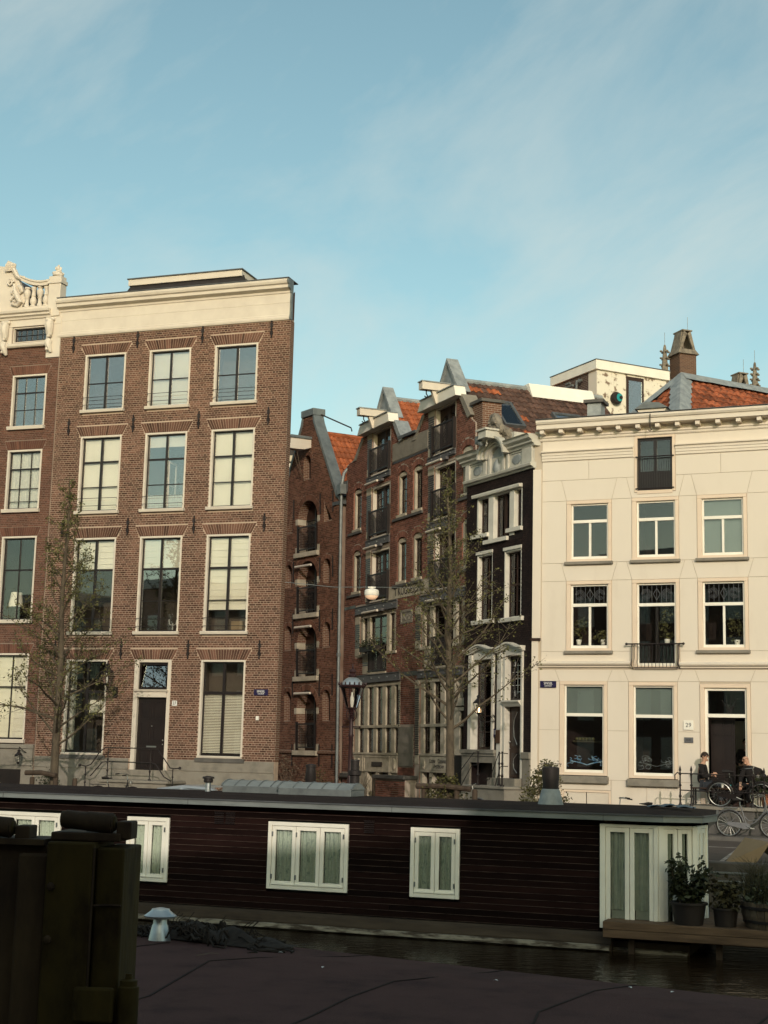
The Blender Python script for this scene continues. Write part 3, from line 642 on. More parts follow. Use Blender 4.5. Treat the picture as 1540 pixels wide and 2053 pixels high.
# ================================================================== lanterns
def lantern(parent, x, y, z, s=1, lit=False, mat='iron'):
    """four-sided tapering lantern, z = its foot"""
    p = lambda k,zz: [(x+sx*k*s, y+sy*k*s, z+zz*s) for sx,sy in ((-1,-1),(1,-1),(1,1),(-1,1))]
    b, t = p(.085,.06), p(.15,.42); g = MB()
    for i in range(4): g.bar(b[i],t[i],.014*s); g.bar(b[i],b[(i+1)%4],.016*s); g.bar(t[i],t[(i+1)%4],.022*s)
    g.lathe([(.02*s,-.06*s),(.05*s,0),(.10*s,.05*s)],(x,y,z),8)
    g.lathe([(.22*s,.43*s),(.13*s,.52*s),(.075*s,.58*s),(.075*s,.64*s),(.10*s,.65*s),(.05*s,.70*s),(.015*s,.72*s),(.025*s,.76*s),(.004*s,.82*s)],(x,y,z),8)
    f = g.build('lantern_frame', mat, parent)
    for i in range(4): MB().add([b[i],b[(i+1)%4],t[(i+1)%4],t[i]],[(0,1,2,3)]).build('lantern_pane','glassC',f)
    MB().lathe([(.02*s,.08*s),(.028*s,.16*s),(.03*s,.24*s),(.012*s,.30*s)],(x,y,z),8).build('bulb','bulb' if lit else 'white',f,True)
    return f
ln = thing('wall_lantern','black wall lantern on a bracket left of the black front door','lamp',fpt(LO,LA,-5.82,.02,4.15),R(LA-90))
lantern(ln,0,-.42,.12,1.0); rods(ln,[[(.1,0,-.12),(.1,-.2,-.16),(.05,-.38,-.06),(0,-.42,.08)],[(.1,0,.02),(.08,-.12,.04),(.1,-.2,-.06)]],.02,'iron','bracket',6); MB().box(.02,.18,-.04,0,-.25,.1).build('wall_plate','iron',ln)

# ================================================================== ORNATE NEIGHBOUR ON THE LEFT
FH = thing('gabled_house', 'dark brick house with carved white baroque gable at the left edge', 'house', (LO[0],LO[1],0), R(LA-90))
FX = (-10.45,-9.08); FZ = [(13.18,15.02),(10.27,12.35),(6.47,9.33),(2.48,5.34)]
HO = []; bh = []
for za,zb in FZ:
    for dx_ in (0,-3.0): HO.append(rect(FX[0]+dx_,FX[1]+dx_,za,zb)); bh.append(rect(FX[0]+dx_-.01,FX[1]+dx_+.01,za-.12,zb)); bh.append(flat_arch(FH,FX[0]+dx_,FX[1]+dx_,zb+.01,.30,.14,'brickF',y=-.0))
HO.append(rect(-10.55,-9.18,16.2,16.74))
FO = rect(-15.0,-8.645,.36,17.2)
wall('wall','mortarF',FH,FO,HO,.3,'cream')
bricks(FH,'brickF',rect(-15,-8.66,2.34,16.0),bh+[rect(-9.05,-8.6,15.6,16.1)],2.35,16.0,L=.21,course=.062)
shell(FH,-15,-8.645,.3,11,.36,17.2,'brickN')
gl = [[(1/3,.018),(2/3,.018)]]
g3 = [(1/3,.018),(2/3,.018)]
FB = [(),(('lace',0,1,0,.98),),(),(('roman',0,1,0,.98),)]
for dx_ in (0,-3.0):
    for k,(za,zb) in enumerate(FZ):
        ua, ub = FX[0]+dx_, FX[1]+dx_
        cs = [g3,g3,g3] if k == 0 else ([g3,g3,g3,g3] if k == 1 else ([[(.5,.02)]]*2))
        rows = [[(.32,.045),(.66,.02)],[(.30,.05),(.64,.022),(.86,.016)],[(.39,.05)],[(.38,.05)]][k]
        window(FH,ua,ub,za,zb,rows=rows,colsets=cs,glass='glassS' if k == 0 else 'glass',blinds=FB[k],room='roomD' if k == 2 else 'roomL',sill=(.12,.10,None,.05))
at_ = window(FH,-10.55,-9.18,16.2,16.74,rows=[(.5,.014)],colsets=[[(i/6,.012) for i in range(1,6)]]*2,sill=None,fw=.03,sm='black',glass='glass',room='roomD')
# plinth
MB().box(-15,-8.66,-.05,0,.4,1.62).box(-15,-8.66,-.10,-.001,2.18,2.32).build('plinth','stone',FH,bevel=.01)
MB().box(-15,-9.2,-.03,-.0,1.63,2.17).build('plinth_panel','stone',FH); MB().box(-9.15,-8.67,-.09,0,1.63,2.17).build('plinth_pier','stone',FH)
MB().box(-10.6,-9.1,-.06,-.045,.95,1.5).build('cellar_opening','black',FH)
# white gable work
w0 = MB(); w0.box(-15,-8.62,-.05,-.001,16.77,17.05); w0.box(-15,-10.58,-.05,-.001,16.02,16.76); w0.box(-9.16,-8.62,-.05,-.001,15.58,16.76)
w0.build('gable_field','cream',FH)
MB().prism([(.2,17.02),(-.10,17.02),(-.12,17.08),(-.2,17.12),(-.2,17.18),(-.28,17.22),(-.30,17.30),(.2,17.31)],-15,-9.02,'x').build('gable_cornice','cream',FH)
MB().prism([(.1,16.0),(-.12,16.0),(-.16,16.05),(-.16,16.11),(-.12,16.15),(.1,16.16)],-15,-9.2,'x').build('gable_sill','cream',FH)
MB().box(-15,-8.9,-.04,.25,17.31,17.48).build('parapet_base','cream',FH)
# sagging balustrade rail
rl = MB(); pts = []
for i in range(13):
    u = -10.35+1.2*i/12; f = i/12; pts.append((u, 18.16+.30*(1-f)**2.2+.06*f**4))
for i in range(12):
    (a,za),(b_,zb) = pts[i],pts[i+1]; rl.add([(a,-.10,za),(b_,-.10,zb),(b_,.22,zb),(a,.22,za),(a,-.10,za+.12),(b_,-.10,zb+.12),(b_,.22,zb+.12),(a,.22,za+.12)],[(0,1,5,4),(4,5,6,7),(3,2,1,0),(2,3,7,6)])
    rl.add([(a,-.14,za+.12),(b_,-.14,zb+.12),(b_,.25,zb+.12),(a,.25,za+.12),(a,-.14,za+.18),(b_,-.14,zb+.18),(b_,.25,zb+.18),(a,.25,za+.18)],[(0,1,5,4),(4,5,6,7),(3,2,1,0)])
rl.build('balustrade_rail','cream',FH)
bp_ = [(.11,0),(.11,.05),(.075,.07),(.125,.16),(.12,.25),(.085,.34),(.075,.37),(.10,.39),(.075,.42),(.07,.60),(.10,.64),(.10,.72)]
for i,u in enumerate((-10.12,-9.86,-9.60,-9.35)):
    pr = bp_ if i%2 else [(r_,.72-z) for r_,z in reversed(bp_)]
    o = MB().lathe(pr,(u,.05,17.48),12).build('baluster','cream',FH,True)
MB().box(-9.18,-8.70,-.10,.28,17.05,18.22).box(-9.22,-8.66,-.14,.30,18.222,18.36).box(-9.18,-8.70,-.10,.26,18.362,18.50).build('gable_pier','cream',FH,bevel=.012)
f = MB(); f.lathe([(.14,0),(.2,.04),(.19,.12),(.12,.17),(.09,.22)],(-8.94,.08,18.5),10)
for k in range(9):
    a = k*.7; f.ball((-8.94+.15*math.cos(a),.08+.12*math.sin(a),18.60+.03*(k%3)),.085,.07,.06,6,4,.15)
for k in range(5): f.ball((-8.94+.08*math.cos(k*1.26),.08+.08*math.sin(k*1.26),18.80+.02*(k%2)),.05,.05,.07,6,4,.15)
f.ball((-8.94,.08,18.74),.1,.1,.12,8,6,.1); f.ball((-8.94,.08,18.9),.05,.05,.06,6,4); f.build('finial','cream',FH,True)
# scrolled cartouche beside the balustrade
def spiral(g, cx, cz, y, r0, r1, turns, t, a0=0, sgn=1):
    n = 22; g.tube([(cx+(r0+(r1-r0)*i/n)*math.cos(a0+sgn*turns*6.283*i/n), y-.02*i/n, cz+(r0+(r1-r0)*i/n)*math.sin(a0+sgn*turns*6.283*i/n)) for i in range(n+1)], [t*(1-.4*i/n) for i in range(n+1)], 7)
c = MB(); c.prism([(-10.9,17.32),(-10.3,17.5),(-10.15,17.75),(-10.3,18.1),(-10.42,18.35),(-10.6,18.75),(-10.75,19.0),(-11.4,19.1),(-11.4,17.3)], .0,.2)
spiral(c,-10.78,18.42,-.06,.14,.03,1.6,.045); spiral(c,-10.30,18.52,-.02,.10,.02,1.4,.04,math.pi,-1)
c.tube([(-10.75,18.95,-0)if 0 else (-10.75,-.05,18.98),(-10.62,-.08,18.82),(-10.5,-.08,18.62),(-10.36,-.06,18.52)],[.06,.09,.08,.05],7)
c.tube([(-10.62,-.06,18.35),(-10.55,-.1,18.1),(-10.42,-.12,17.85),(-10.3,-.1,17.65),(-10.42,-.1,17.55),(-10.6,-.08,17.6)],[.05,.08,.10,.09,.07,.05],8)
c.tube([(-10.45,-.06,18.3),(-10.32,-.1,18.18),(-10.28,-.08,18.05),(-10.36,-.06,17.98)],[.04,.08,.07,.03],7)
for k in range(7): c.ball((-10.62+.06*math.sin(k*2.1),-.1,17.62+.08*k),.06,.05,.06,6,4,.2)
for k in range(6): c.tube([(-11.0+.07*k,-.06,18.85),(-10.95+.07*k,-.12,19.05),(-10.9+.06*k,-.08,19.22-.03*k)],[.05,.045,.03],6)
c.build('scroll_cartouche','cream',FH,True)
# carved brackets beside the attic window
for u in (-10.82,-9.02):
    g = MB(); g.ball((u-.12,-.12,16.93),.07,.07,.07,8,5); g.ball((u+.12,-.12,16.93),.07,.07,.07,8,5); g.box(u-.14,u+.14,-.16,-.05,16.88,16.99)
    g.tube([(u,-.12,16.86),(u,-.18,16.7),(u+.02,-.16,16.5),(u,-.12,16.3)],[.13,.16,.13,.09],8)
    for k in range(8): g.ball((u+.09*math.sin(k*1.9),-.2,16.3+.07*k),.045,.04,.05,6,4,.25)
    g.tube([(u,-.1,16.2),(u-.03,-.14,16.05),(u+.03,-.12,15.9),(u+.08,-.08,15.75)],[.12,.14,.11,.05],8)
    for k in range(4): g.ball((u-.04+.05*(k%2),-.2,15.85+.1*k),.05,.04,.05,6,4,.25)
    g.build('carved_bracket','cream',FH,True)
MB().add([(-14.9,.5,17.2),(-8.7,.5,17.2),(-8.7,10.8,17.2),(-14.9,10.8,17.2),(-11.9,1.2,19.3),(-11.9,10.8,19.3)],[(0,1,4),(1,2,5,4),(3,0,4,5),(2,3,5)]).build('roof','slate',FH)
lf = thing('wall_lantern','small black lantern low on the grey plinth at the left edge','lamp',fpt(LO,LA,-9.02,.1,1.75),R(LA-90))
lantern(lf,0,-.25,-.05,.62); rods(lf,[[(.12,0,.3),(.1,-.15,.36),(0,-.25,.48)]],.016,'iron','bracket',6)

# ================================================================== WAREHOUSE AT THE END OF THE ALLEY
X = thing('warehouse', 'narrow brick warehouse with pointed zinc-capped gable and four arched hatches, end of alley', 'house', (XO[0],XO[1],0), R(XA-90), R(1.8))
XOUT = [(-4.65,.36),(.15,.36),(.15,12.15),(-.05,12.35),(-1.85,15.7),(-1.85,15.95),(-2.65,15.95),(-2.65,15.7),(-4.45,12.35),(-4.65,12.15)]
DZ = [(10.34,11.72),(7.85,9.24),(5.32,6.64),(2.38,4.02)]
XH = []; xb = []
for za,zs in DZ:
    XH.append(archp(-3.02,-1.52,za,zs,.74)); xb.append(XH[-1]); xb.append(ring(X,-3.02,-1.52,zs,.74,.22,'brickX')); xb.append(rect(-3.2,-1.34,za-.22,za+.02))
    for a,b in ((-3.19,-3.02),(-1.52,-1.35)): xb.append(rect(a,b,za,za+.26)); xb.append(rect(a,b,zs-.2,zs+.06))
for za,zs in ((8.98,9.75),(6.45,7.22),(3.56,4.55)):
    for a in (-1.09,-3.99): XH.append(archp(a,a+.54,za,zs,.2)); xb.append(XH[-1]); xb.append(ring(X,a,a+.54,zs,.2,.16,'brickX'))
for tr in ([(-1.04,11.46),(-.45,11.48),(-1.04,12.3)],[(-3.41,11.28),(-3.41,12.15),(-3.93,11.28)]): XH.append(tr); xb.append(tr)
XH.append(archp(-2.6,-2.05,13.35,14.15,.2)); xb.append(XH[-1]); xb.append(ring(X,-2.6,-2.05,14.15,.2,.15,'brickX'))
wall('wall','mortarX',X,XOUT,XH,.45,'brickN'); 
bricks(X,'brickX',XOUT,xb,.45,15.9)
shell(X,-4.65,.15,.45,11,.36,12.1,'brickN',flat=None)
for za,zs in DZ:
    g = MB()
    for a,b in ((-3.19,-3.005),(-1.535,-1.35)): g.box(a,b,-.015,.40,za-.0,za+.25); g.box(a,b,-.015,.40,zs-.19,zs+.05)
    g.build('jamb_block','sand',X,bevel=.008)
    MB().box(-3.16,-1.38,-.13,.42,za-.19,za-.004).build('hatch_sill','sand',X,bevel=.01)
    dw = MB().prism(archp(-3.02,-1.52,za,zs,.74),.42,.47).build('hatch','dkwood',X)
    g = MB(); g.box(-2.30,-2.24,.38,.415,za,zs+.72)
    for k in range(1,4): g.box(-3.0,-1.54,.385,.415,za+(zs-za)*k/3-.02,za+(zs-za)*k/3+.02)
    g.build('glazing_bar','black',dw)
    for a,b in ((-2.94,-2.34),(-2.20,-1.60)):
        for k in range(3): B('pane','glass',dw,a,b,.405,.412,za+.1+(zs-za)*k/3,za+(zs-za)*(k+1)/3-.05)
    g = MB(); g.box(-2.98,-1.56,-.05,-.02,za+1.02,za+1.07); g.box(-2.98,-1.56,-.05,-.02,za+.10,za+.14)
    for k in range(15): x = -2.95+1.36*k/14; g.box(x-.008,x+.008,-.045,-.025,za+.14,za+1.02)
    for x in (-2.98,-1.58): g.box(x-.02,x+.02,-.06,.05,za-.0,za+1.14)
    g.build('balustrade','iron',X)
for za,zs in ((8.98,9.75),(6.45,7.22),(3.56,4.55)):
    for a in (-1.09,-3.99):
        s = MB().prism(archp(a,a+.54,za,zs,.2),.30,.34).build('shutter','black',X); B('shutter_frame','sand',s,a+.30,a+.34,.27,.30,za,zs)
B('attic_shutter','black',X,-2.6,-2.05,.28,.32,13.35,14.35); B('attic_frame','sand',X,-2.22,-2.12,.22,.28,13.35,14.15)
for tr in ([(-1.04,11.46),(-.45,11.48),(-1.04,12.3)],[(-3.41,11.28),(-3.41,12.15),(-3.93,11.28)]): MB().prism(tr,.25,.28).build('corner_shutter','black',X)
for zz in (9.75,7.28,4.62): MB().tube([(-2.95,-.16,zz+.02),(-1.75,-.16,zz+.02)],.05,8).build('awning_roll','cream',X,True)
for zz in (12.2,9.6,7.5,4.95,2.2):
    for u in (-4.35,-3.3,-1.28,-.35):
        MB().box(u-.02,u+.02,-.05,-.012,zz-.42,zz+.42).build('wall_anchor','iron',X)
MB().prism([(0,2.26),(-.08,2.26),(-.10,2.33),(-.05,2.38),(0,2.4)],-4.63,-3.2,'x').prism([(0,2.26),(-.08,2.26),(-.10,2.33),(-.05,2.38),(0,2.4)],-1.33,.14,'x').build('brick_course','brickN',X)
for sg in (-1,1):
    g = MB(); spine = [(5,1)]
    c = -2.25; P = [(c+sg*2.42,12.10),(c+sg*2.42,12.27),(c+sg*2.20,12.42),(c+sg*.56,15.55),(c+sg*.40,15.95),(c+sg*.40,15.75)]
    q = [(c+sg*2.40,12.16),(c+sg*2.40,12.30),(c+sg*2.24,12.42),(c+sg*.56,15.62),(c+sg*.45,15.95),(c+sg*.38,15.95),(c+sg*.40,15.70),(c+sg*2.14,12.34)]
    MB().prism(q if sg > 0 else q[::-1],-.05,.44).build('gable_coping','zinc',X)
MB().box(-2.72,-1.78,-.08,.52,15.953,16.24).build('gable_cap','zinc',X,bevel=.015)
MB().box(-.35,.35,-.06,.9,12.0,12.14).box(.0,.55,.05,1.2,12.45,12.9).build('gutter_box','leadD',X)
# white hoist beam housing
hb = MB().prism([(-1.1,14.5),(-1.1,14.58),(-.98,14.72),(-.98,14.95),(0,14.95),(0,14.62),(-.3,14.52),(-.55,14.5)],-2.44,-2.02,'x').build('hoist_beam','cream',X,bevel=.01)
MB().prism([(-1.12,14.955),(-1.0,15.06),(0,15.06),(0,14.955)],-2.5,-1.96,'x').build('beam_cap','zinc',hb)
rods(hb,[[(-2.25,-.75,14.5),(-2.3,-.5,13.9),(-2.45,-.1,13.4),(-2.55,-.03,13.3)],[(-2.2,-.6,14.5),(-2.35,-.3,13.7)]],.012,'twig','hoist_rope')
rods(X,[[(-1.78,.3,16.0),(-1.5,1.6,15.55),(-1.5,1.65,15.4)]],.03,'iron','stay_rod')
# orange roof behind the gable
zr, ze = 15.30, 11.75; ue = .25; du = ue+2.25; sl = math.hypot(du,zr-ze)
rf = MB().add([(ue,.5,ze-.06),(-2.25,.5,zr-.06),(-2.25,11,zr-.06),(ue,11,ze-.06),(-4.75,.5,ze-.06),(-4.75,11,ze-.06)],[(0,3,2,1),(1,2,5,4),(3,5,2),(0,1,4)]).build('roof','slate',X)
tiles(rf,(ue,.55,ze),(0,1,0),(-du/sl,0,(zr-ze)/sl),16,13,.235,sl/13,'tileO')
MB().tube([(-2.25,.5,zr+.02),(-2.25,11,zr+.02)],.12,8).build('ridge','tileO',rf,True)
# lower neighbour behind with an orange roof
Nb = thing('rear_house', 'orange-tiled house roof glimpsed between the brown house and warehouse gable', 'house', (XO[0],XO[1],0), R(XA-90))
B('wall','brickN',Nb,-11.5,-4.75,1.5,9,.36,11.2)
sl = math.hypot(3.3,3.4)
rn = MB().add([(-4.7,1.4,11.14),(-8.0,1.4,14.54),(-8.0,9,14.54),(-4.7,9,11.14),(-11.6,1.4,11.14),(-11.6,9,11.14)],[(0,3,2,1),(1,2,5,4),(3,5,2),(0,1,4)]).build('roof','slate',Nb)
tiles(rn,(-4.65,1.45,11.2),(0,1,0),(-3.3/sl,0,3.4/sl),10,17,.235,sl/17,'tileO')
# far office block with a white window grid
Ob = thing('office_block','far dark office block with white window grid behind the hoist beam','building',(-18.5,150,.4),R(-12))
B('wall','iron',Ob,-3,12,0,10,0,33.5); B('parapet','sand',Ob,-3.2,12.2,-.2,10.2,31.3,31.9)
for r_ in range(6):
    for c_ in range(13): B('window','white',Ob,-2.6+c_*1.12,-1.95+c_*1.12,-.06,0,32.3-1.55*r_-1.0-1.2,32.3-1.55*r_-1.2)

# ================================================================== TWIN-GABLED WAREHOUSES
K = thing('twin_gabled_warehouse', 'red brick twin-gabled warehouse with tall french doors, balconies and two hoist beams', 'house', (WO[0],WO[1],0), R(KA-90), R(.8))
KOUT = [(-14.6,.36),(-3.6,.36),(-3.6,13.1),(-3.85,13.25),(-4.5,14.12),(-4.72,14.28),(-7.15,14.28),(-7.4,14.22),(-7.75,13.95),(-8.15,13.66),(-9.42,13.70),(-9.95,14.38),(-10.1,14.46),(-12.8,14.46),(-13.05,14.30),(-13.45,13.9),(-14.0,13.62),(-14.6,13.52)]
LD, RD = (-12.10,-10.40), (-6.66,-5.03)
KH = []; kb = []
DR = [((12.72,14.40),(12.54,14.2)),((10.32,12.24),(10.28,12.12)),((7.92,9.82),(7.86,9.82))]
for zl,zr_ in DR:
    KH.append(rect(*LD,*zl)); KH.append(rect(*RD,*zr_)); kb.append(rect(LD[0]-.46,LD[1]+.06,zl[0]-.04,zl[1]+.02)); kb.append(rect(RD[0]-.50,RD[1]+.06,zr_[0]-.04,zr_[1]+.02))
NW = []
for a in (-13.86,-9.70,-8.40,-4.55):
    for z0 in (10.84,8.42): NW.append((a,a+.78,z0,z0+1.46))
for a,b,z0,zs in NW: KH.append(archp(a,b,z0,zs,.14)); kb.append(archp(a,b,z0-.03,zs,.14)); kb.append(ring(K,a,b,zs,.14,.20,'brickK'))
T3L = [(-12.22,5.28),(-10.55,5.28),(-10.55,5.98),(-9.73,5.98),(-9.73,7.42),(-13.02,7.42),(-13.02,5.98),(-12.22,5.98)]
T3R = [(p+5.40,z-.02) for p,z in T3L]
GL = rect(-13.50,-9.47,.42,4.86); GR = rect(-7.70,-4.30,.42,4.86)
for p in (T3L,T3R,GL,GR): KH.append(p); kb.append(p)
for a,b,c_,d_ in ((-10.22,-7.18,12.88,13.56),(-10.42,-6.82,7.80,8.28),(-9.34,-8.33,6.87,7.36),(-9.42,-8.16,1.88,3.28),(-13.5,-9.6,7.48,7.82),(-7.75,-4.2,7.42,7.76),(-13.65,-9.28,4.88,5.22),(-7.9,-4.2,4.88,5.16),(-13.5,-13.02,5.9,7.42),(-8.08,-7.62,5.9,7.42),(-12.75,-12.22,5.22,5.98),(-7.35,-6.82,5.22,5.98),(-12.56,-10.34,12.44,12.7),(-7.18,-4.98,12.28,12.54),(-12.56,-10.34,9.95,10.26),(-7.18,-4.98,9.84,10.2),(-13.68,-13.5,2.2,4.86),(-9.46,-9.3,2.2,4.86),(-8.1,-7.7,.4,4.86)): kb.append(rect(a,b,c_,d_))
wall('wall','mortarK',K,KOUT,KH,.35,'brickK')
bricks(K,'brickK',KOUT,kb,1.62,14.4,course=.072)
shell(K,-14.6,-3.6,.35,12,.36,12.6,'brickN')
def quoin(a,b,z0,z1,y=-.012):
    q = MB(); q.box(a,b,y,0,z0+.28,z1-.28).build('quoin_mortar','sand',K)
    q = MB(); q.box(a-.01,b+.01,y-.012,0,z0,z0+.28); q.box(a-.01,b+.01,y-.012,0,z1-.28,z1); q.build('quoin_stone','sand',K,bevel=.008)
    g = MB(); n = max(1,int((z1-z0-.56)/.075))
    for i in range(n):
        za = z0+.28+(z1-z0-.56)*i/n; 
        if i%2: g.box(a,b-.02,y-.010,y,za+.008,za+.066)
        else: g.box(a+.02,(a+b)/2-.006,y-.010,y,za+.008,za+.066); g.box((a+b)/2+.006,b,y-.010,y,za+.008,za+.066)
    g.build('glazed_quoin','glazed',K,kind='stuff')
def frdoor(a,b,z0,z1,arch=False,bal=True,nrow=5):
    """white-framed opening with dark glazed double door and iron balcony rail"""
    f = MB(); f.box(a,a+.09,.02,.30,z0,z1); f.box(b-.09,b,.02,.30,z0,z1); f.box(a+.09,b-.09,.02,.30,z1-.09,z1); f.box(a,b,-.05,.30,z0-.06,z0-.002)
    fr = f.build('door_frame','cream',K,bevel=.006)
    x0, x1 = a+.09, b-.09; mid = (x0+x1)/2; y = .17
    s = MB(); s.box(x0,x0+.10,y,y+.05,z0,z1-.09); s.box(x1-.10,x1,y,y+.05,z0,z1-.09); s.box(mid-.09,mid+.09,y-.02,y+.05,z0,z1-.09)
    zt = z1-.09-(.26 if arch else .12); s.box(x0+.10,x1-.10,y,y+.05,zt,z1-.09); s.box(x0+.10,x1-.10,y,y+.05,z0,z0+.32)
    if arch:
        for q,w_ in ((x0+.10,1),(x1-.10,-1)): s.prism([(q,zt-.12),(q+w_*.30,zt+.001),(q,zt+.001)] if w_ > 0 else [(q,zt-.12),(q,zt+.001),(q+w_*.30,zt+.001)],y+.001,y+.049)
    for l,r_ in ((x0+.10,mid-.09),(mid+.09,x1-.10)):
        if not arch: s.box((l+r_)/2-.012,(l+r_)/2+.012,y,y+.04,z0+.32,zt)
        n = 1 if arch else nrow
        for k in range(1,n): zz = z0+.32+(zt-z0-.32)*k/n; s.box(l,r_,y,y+.04,zz-.012,zz+.012)
        B('pane','glass',fr,l,r_,y+.02,y+.028,z0+.32,zt)
    s.build('glazed_leaf','dkwood',fr)
    B('curtain','greyc',fr,x0+.1,x0+.1+.12,y+.10,y+.11,z0+.3,z1-.1); B('curtain','greyc',fr,mid+.3,mid+.45,y+.10,y+.11,z0+.3,z1-.1)
    MB().add([(a,.36,z0-.1),(b,.36,z0-.1),(b,2.2,z0-.1),(a,2.2,z0-.1),(a,.36,z1+.1),(b,.36,z1+.1),(b,2.2,z1+.1),(a,2.2,z1+.1)],[(0,3,2,1),(4,5,6,7),(1,2,6,5),(2,3,7,6),(3,0,4,7)]).build('room','roomD',fr)
    if bal:
        g = MB(); t = z0+.98; g.box(a-.05,b+.02,-.11,-.06,t-.05,t); g.box(a-.05,b+.02,-.11,-.06,z0+.06,z0+.11)
        n = int((b-a)/.10)
        for k in range(n+1): x = a+(b-a)*k/n; g.box(x-.011,x+.011,-.10,-.075,z0+.11,t-.05)
        g.box(a-.08,a-.02,-.13,-.02,z0-.04,t+.05); g.box(b-.0,b+.04,-.13,-.02,z0-.04,t+.05)
        g.build('balcony_rail','iron',K)
    return fr
for k,(zl,zr_) in enumerate(DR):
    frdoor(*LD,*zl,arch=(k == 0)); frdoor(*RD,*zr_,arch=(k == 0))
    quoin(LD[0]-.45,LD[0]-.01,zl[0],zl[1]+.02); quoin(RD[0]-.48,RD[0]-.01,zr_[0],zr_[1]+.02)
def lintel(a,b,z0,z1,tube=None,bolts=4):
    l = MB().box(a,b,-.05,0,z0,z1).box(a,b,-.08,-.05,z0,z0+.025).box(a,b,-.08,-.05,z1-.025,z1).build('steel_lintel','lintel',K)
    g = MB()
    for k in range(bolts): g.lathe([(.035,0),(.03,.02),(.01,.03)],(0,0,0),6); n = len(g.v); g.v[n-18:] = [(a+(b-a)*(k+.5)/bolts+p[0],-.05-p[2],(z0+z1)/2+p[1]) for p in g.v[n-18:]]
    g.build('rivet','zinc',l)
    if tube:
        t0,t1,tz = tube; MB().tube([(t0,-.2,tz),(t1,-.2,tz)],.045,8).build('awning_roll','cream',l,True); MB().box(t1-.04,t1+.28,-.16,-.05,tz-.03,tz+.06).build('awning_bracket','lintel',l)
lintel(-12.54,-10.36,12.45,12.65,(-12.3,-11.15,12.36),3); lintel(-7.15,-5.0,12.30,12.49,(-6.9,-5.75,12.22),3)
lintel(-12.54,-10.36,9.97,10.24,(-12.35,-11.2,9.92),3); lintel(-7.15,-5.0,9.88,10.18,(-6.9,-5.8,9.86),3)
lintel(-13.46,-9.62,7.50,7.80,(-12.4,-11.0,7.50),5); lintel(-7.72,-4.25,7.44,7.74,(-6.9,-5.8,7.47),5)
lintel(-13.62,-9.30,4.90,5.20,None,6); lintel(-7.86,-4.25,4.90,5.14,None,5)
def kwin(a,b,z0,z1,n=3,cm_='greyc',y=.10):
    g = MB(); g.box(a,a+.10,.04,.30,z0,z1); g.box(b-.10,b,.04,.30,z0,z1); g.box(a+.10,b-.10,.04,.30,z1-.16,z1); g.box(a-.02,b+.02,-.06,.30,z0-.10,z0-.002)
    w_ = g.build('window','sand',K,bevel=.006)
    s = MB(); x0,x1 = a+.10,b-.10; s.box(x0,x0+.045,.13,.18,z0,z1-.16); s.box(x1-.045,x1,.13,.18,z0,z1-.16); s.box(x0+.045,x1-.045,.13,.18,z1-.21,z1-.16); s.box(x0+.045,x1-.045,.13,.18,z0,z0+.06)
    for k in range(1,n): zz = z0+.06+(z1-.21-z0-.06)*k/n; s.box(x0+.045,x1-.045,.13,.17,zz-.012,zz+.012)
    s.build('sash','dkwood',w_)
    for k in range(n):
        za,zb = [z0+.06+(z1-.21-z0-.06)*q/n for q in (k,k+1)]; B('pane','glass',w_,x0+.045,x1-.045,.15,.157,za+.012,zb-.012)
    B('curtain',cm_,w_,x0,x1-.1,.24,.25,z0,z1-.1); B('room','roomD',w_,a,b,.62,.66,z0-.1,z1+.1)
    return w_
for a,b,z0,zs in NW: kwin(a,b,z0,zs+.10)
for a,b,z in ((-10.08,-7.54,10.74),(-10.02,-7.50,8.32),(-14.3,-12.98,10.74),(-14.3,-12.98,8.32),(-4.8,-3.62,10.72),(-4.8,-3.62,8.32)): MB().box(a,b,-.07,0,z-.10,z).build('sill_course','stoneD',K,bevel=.01)
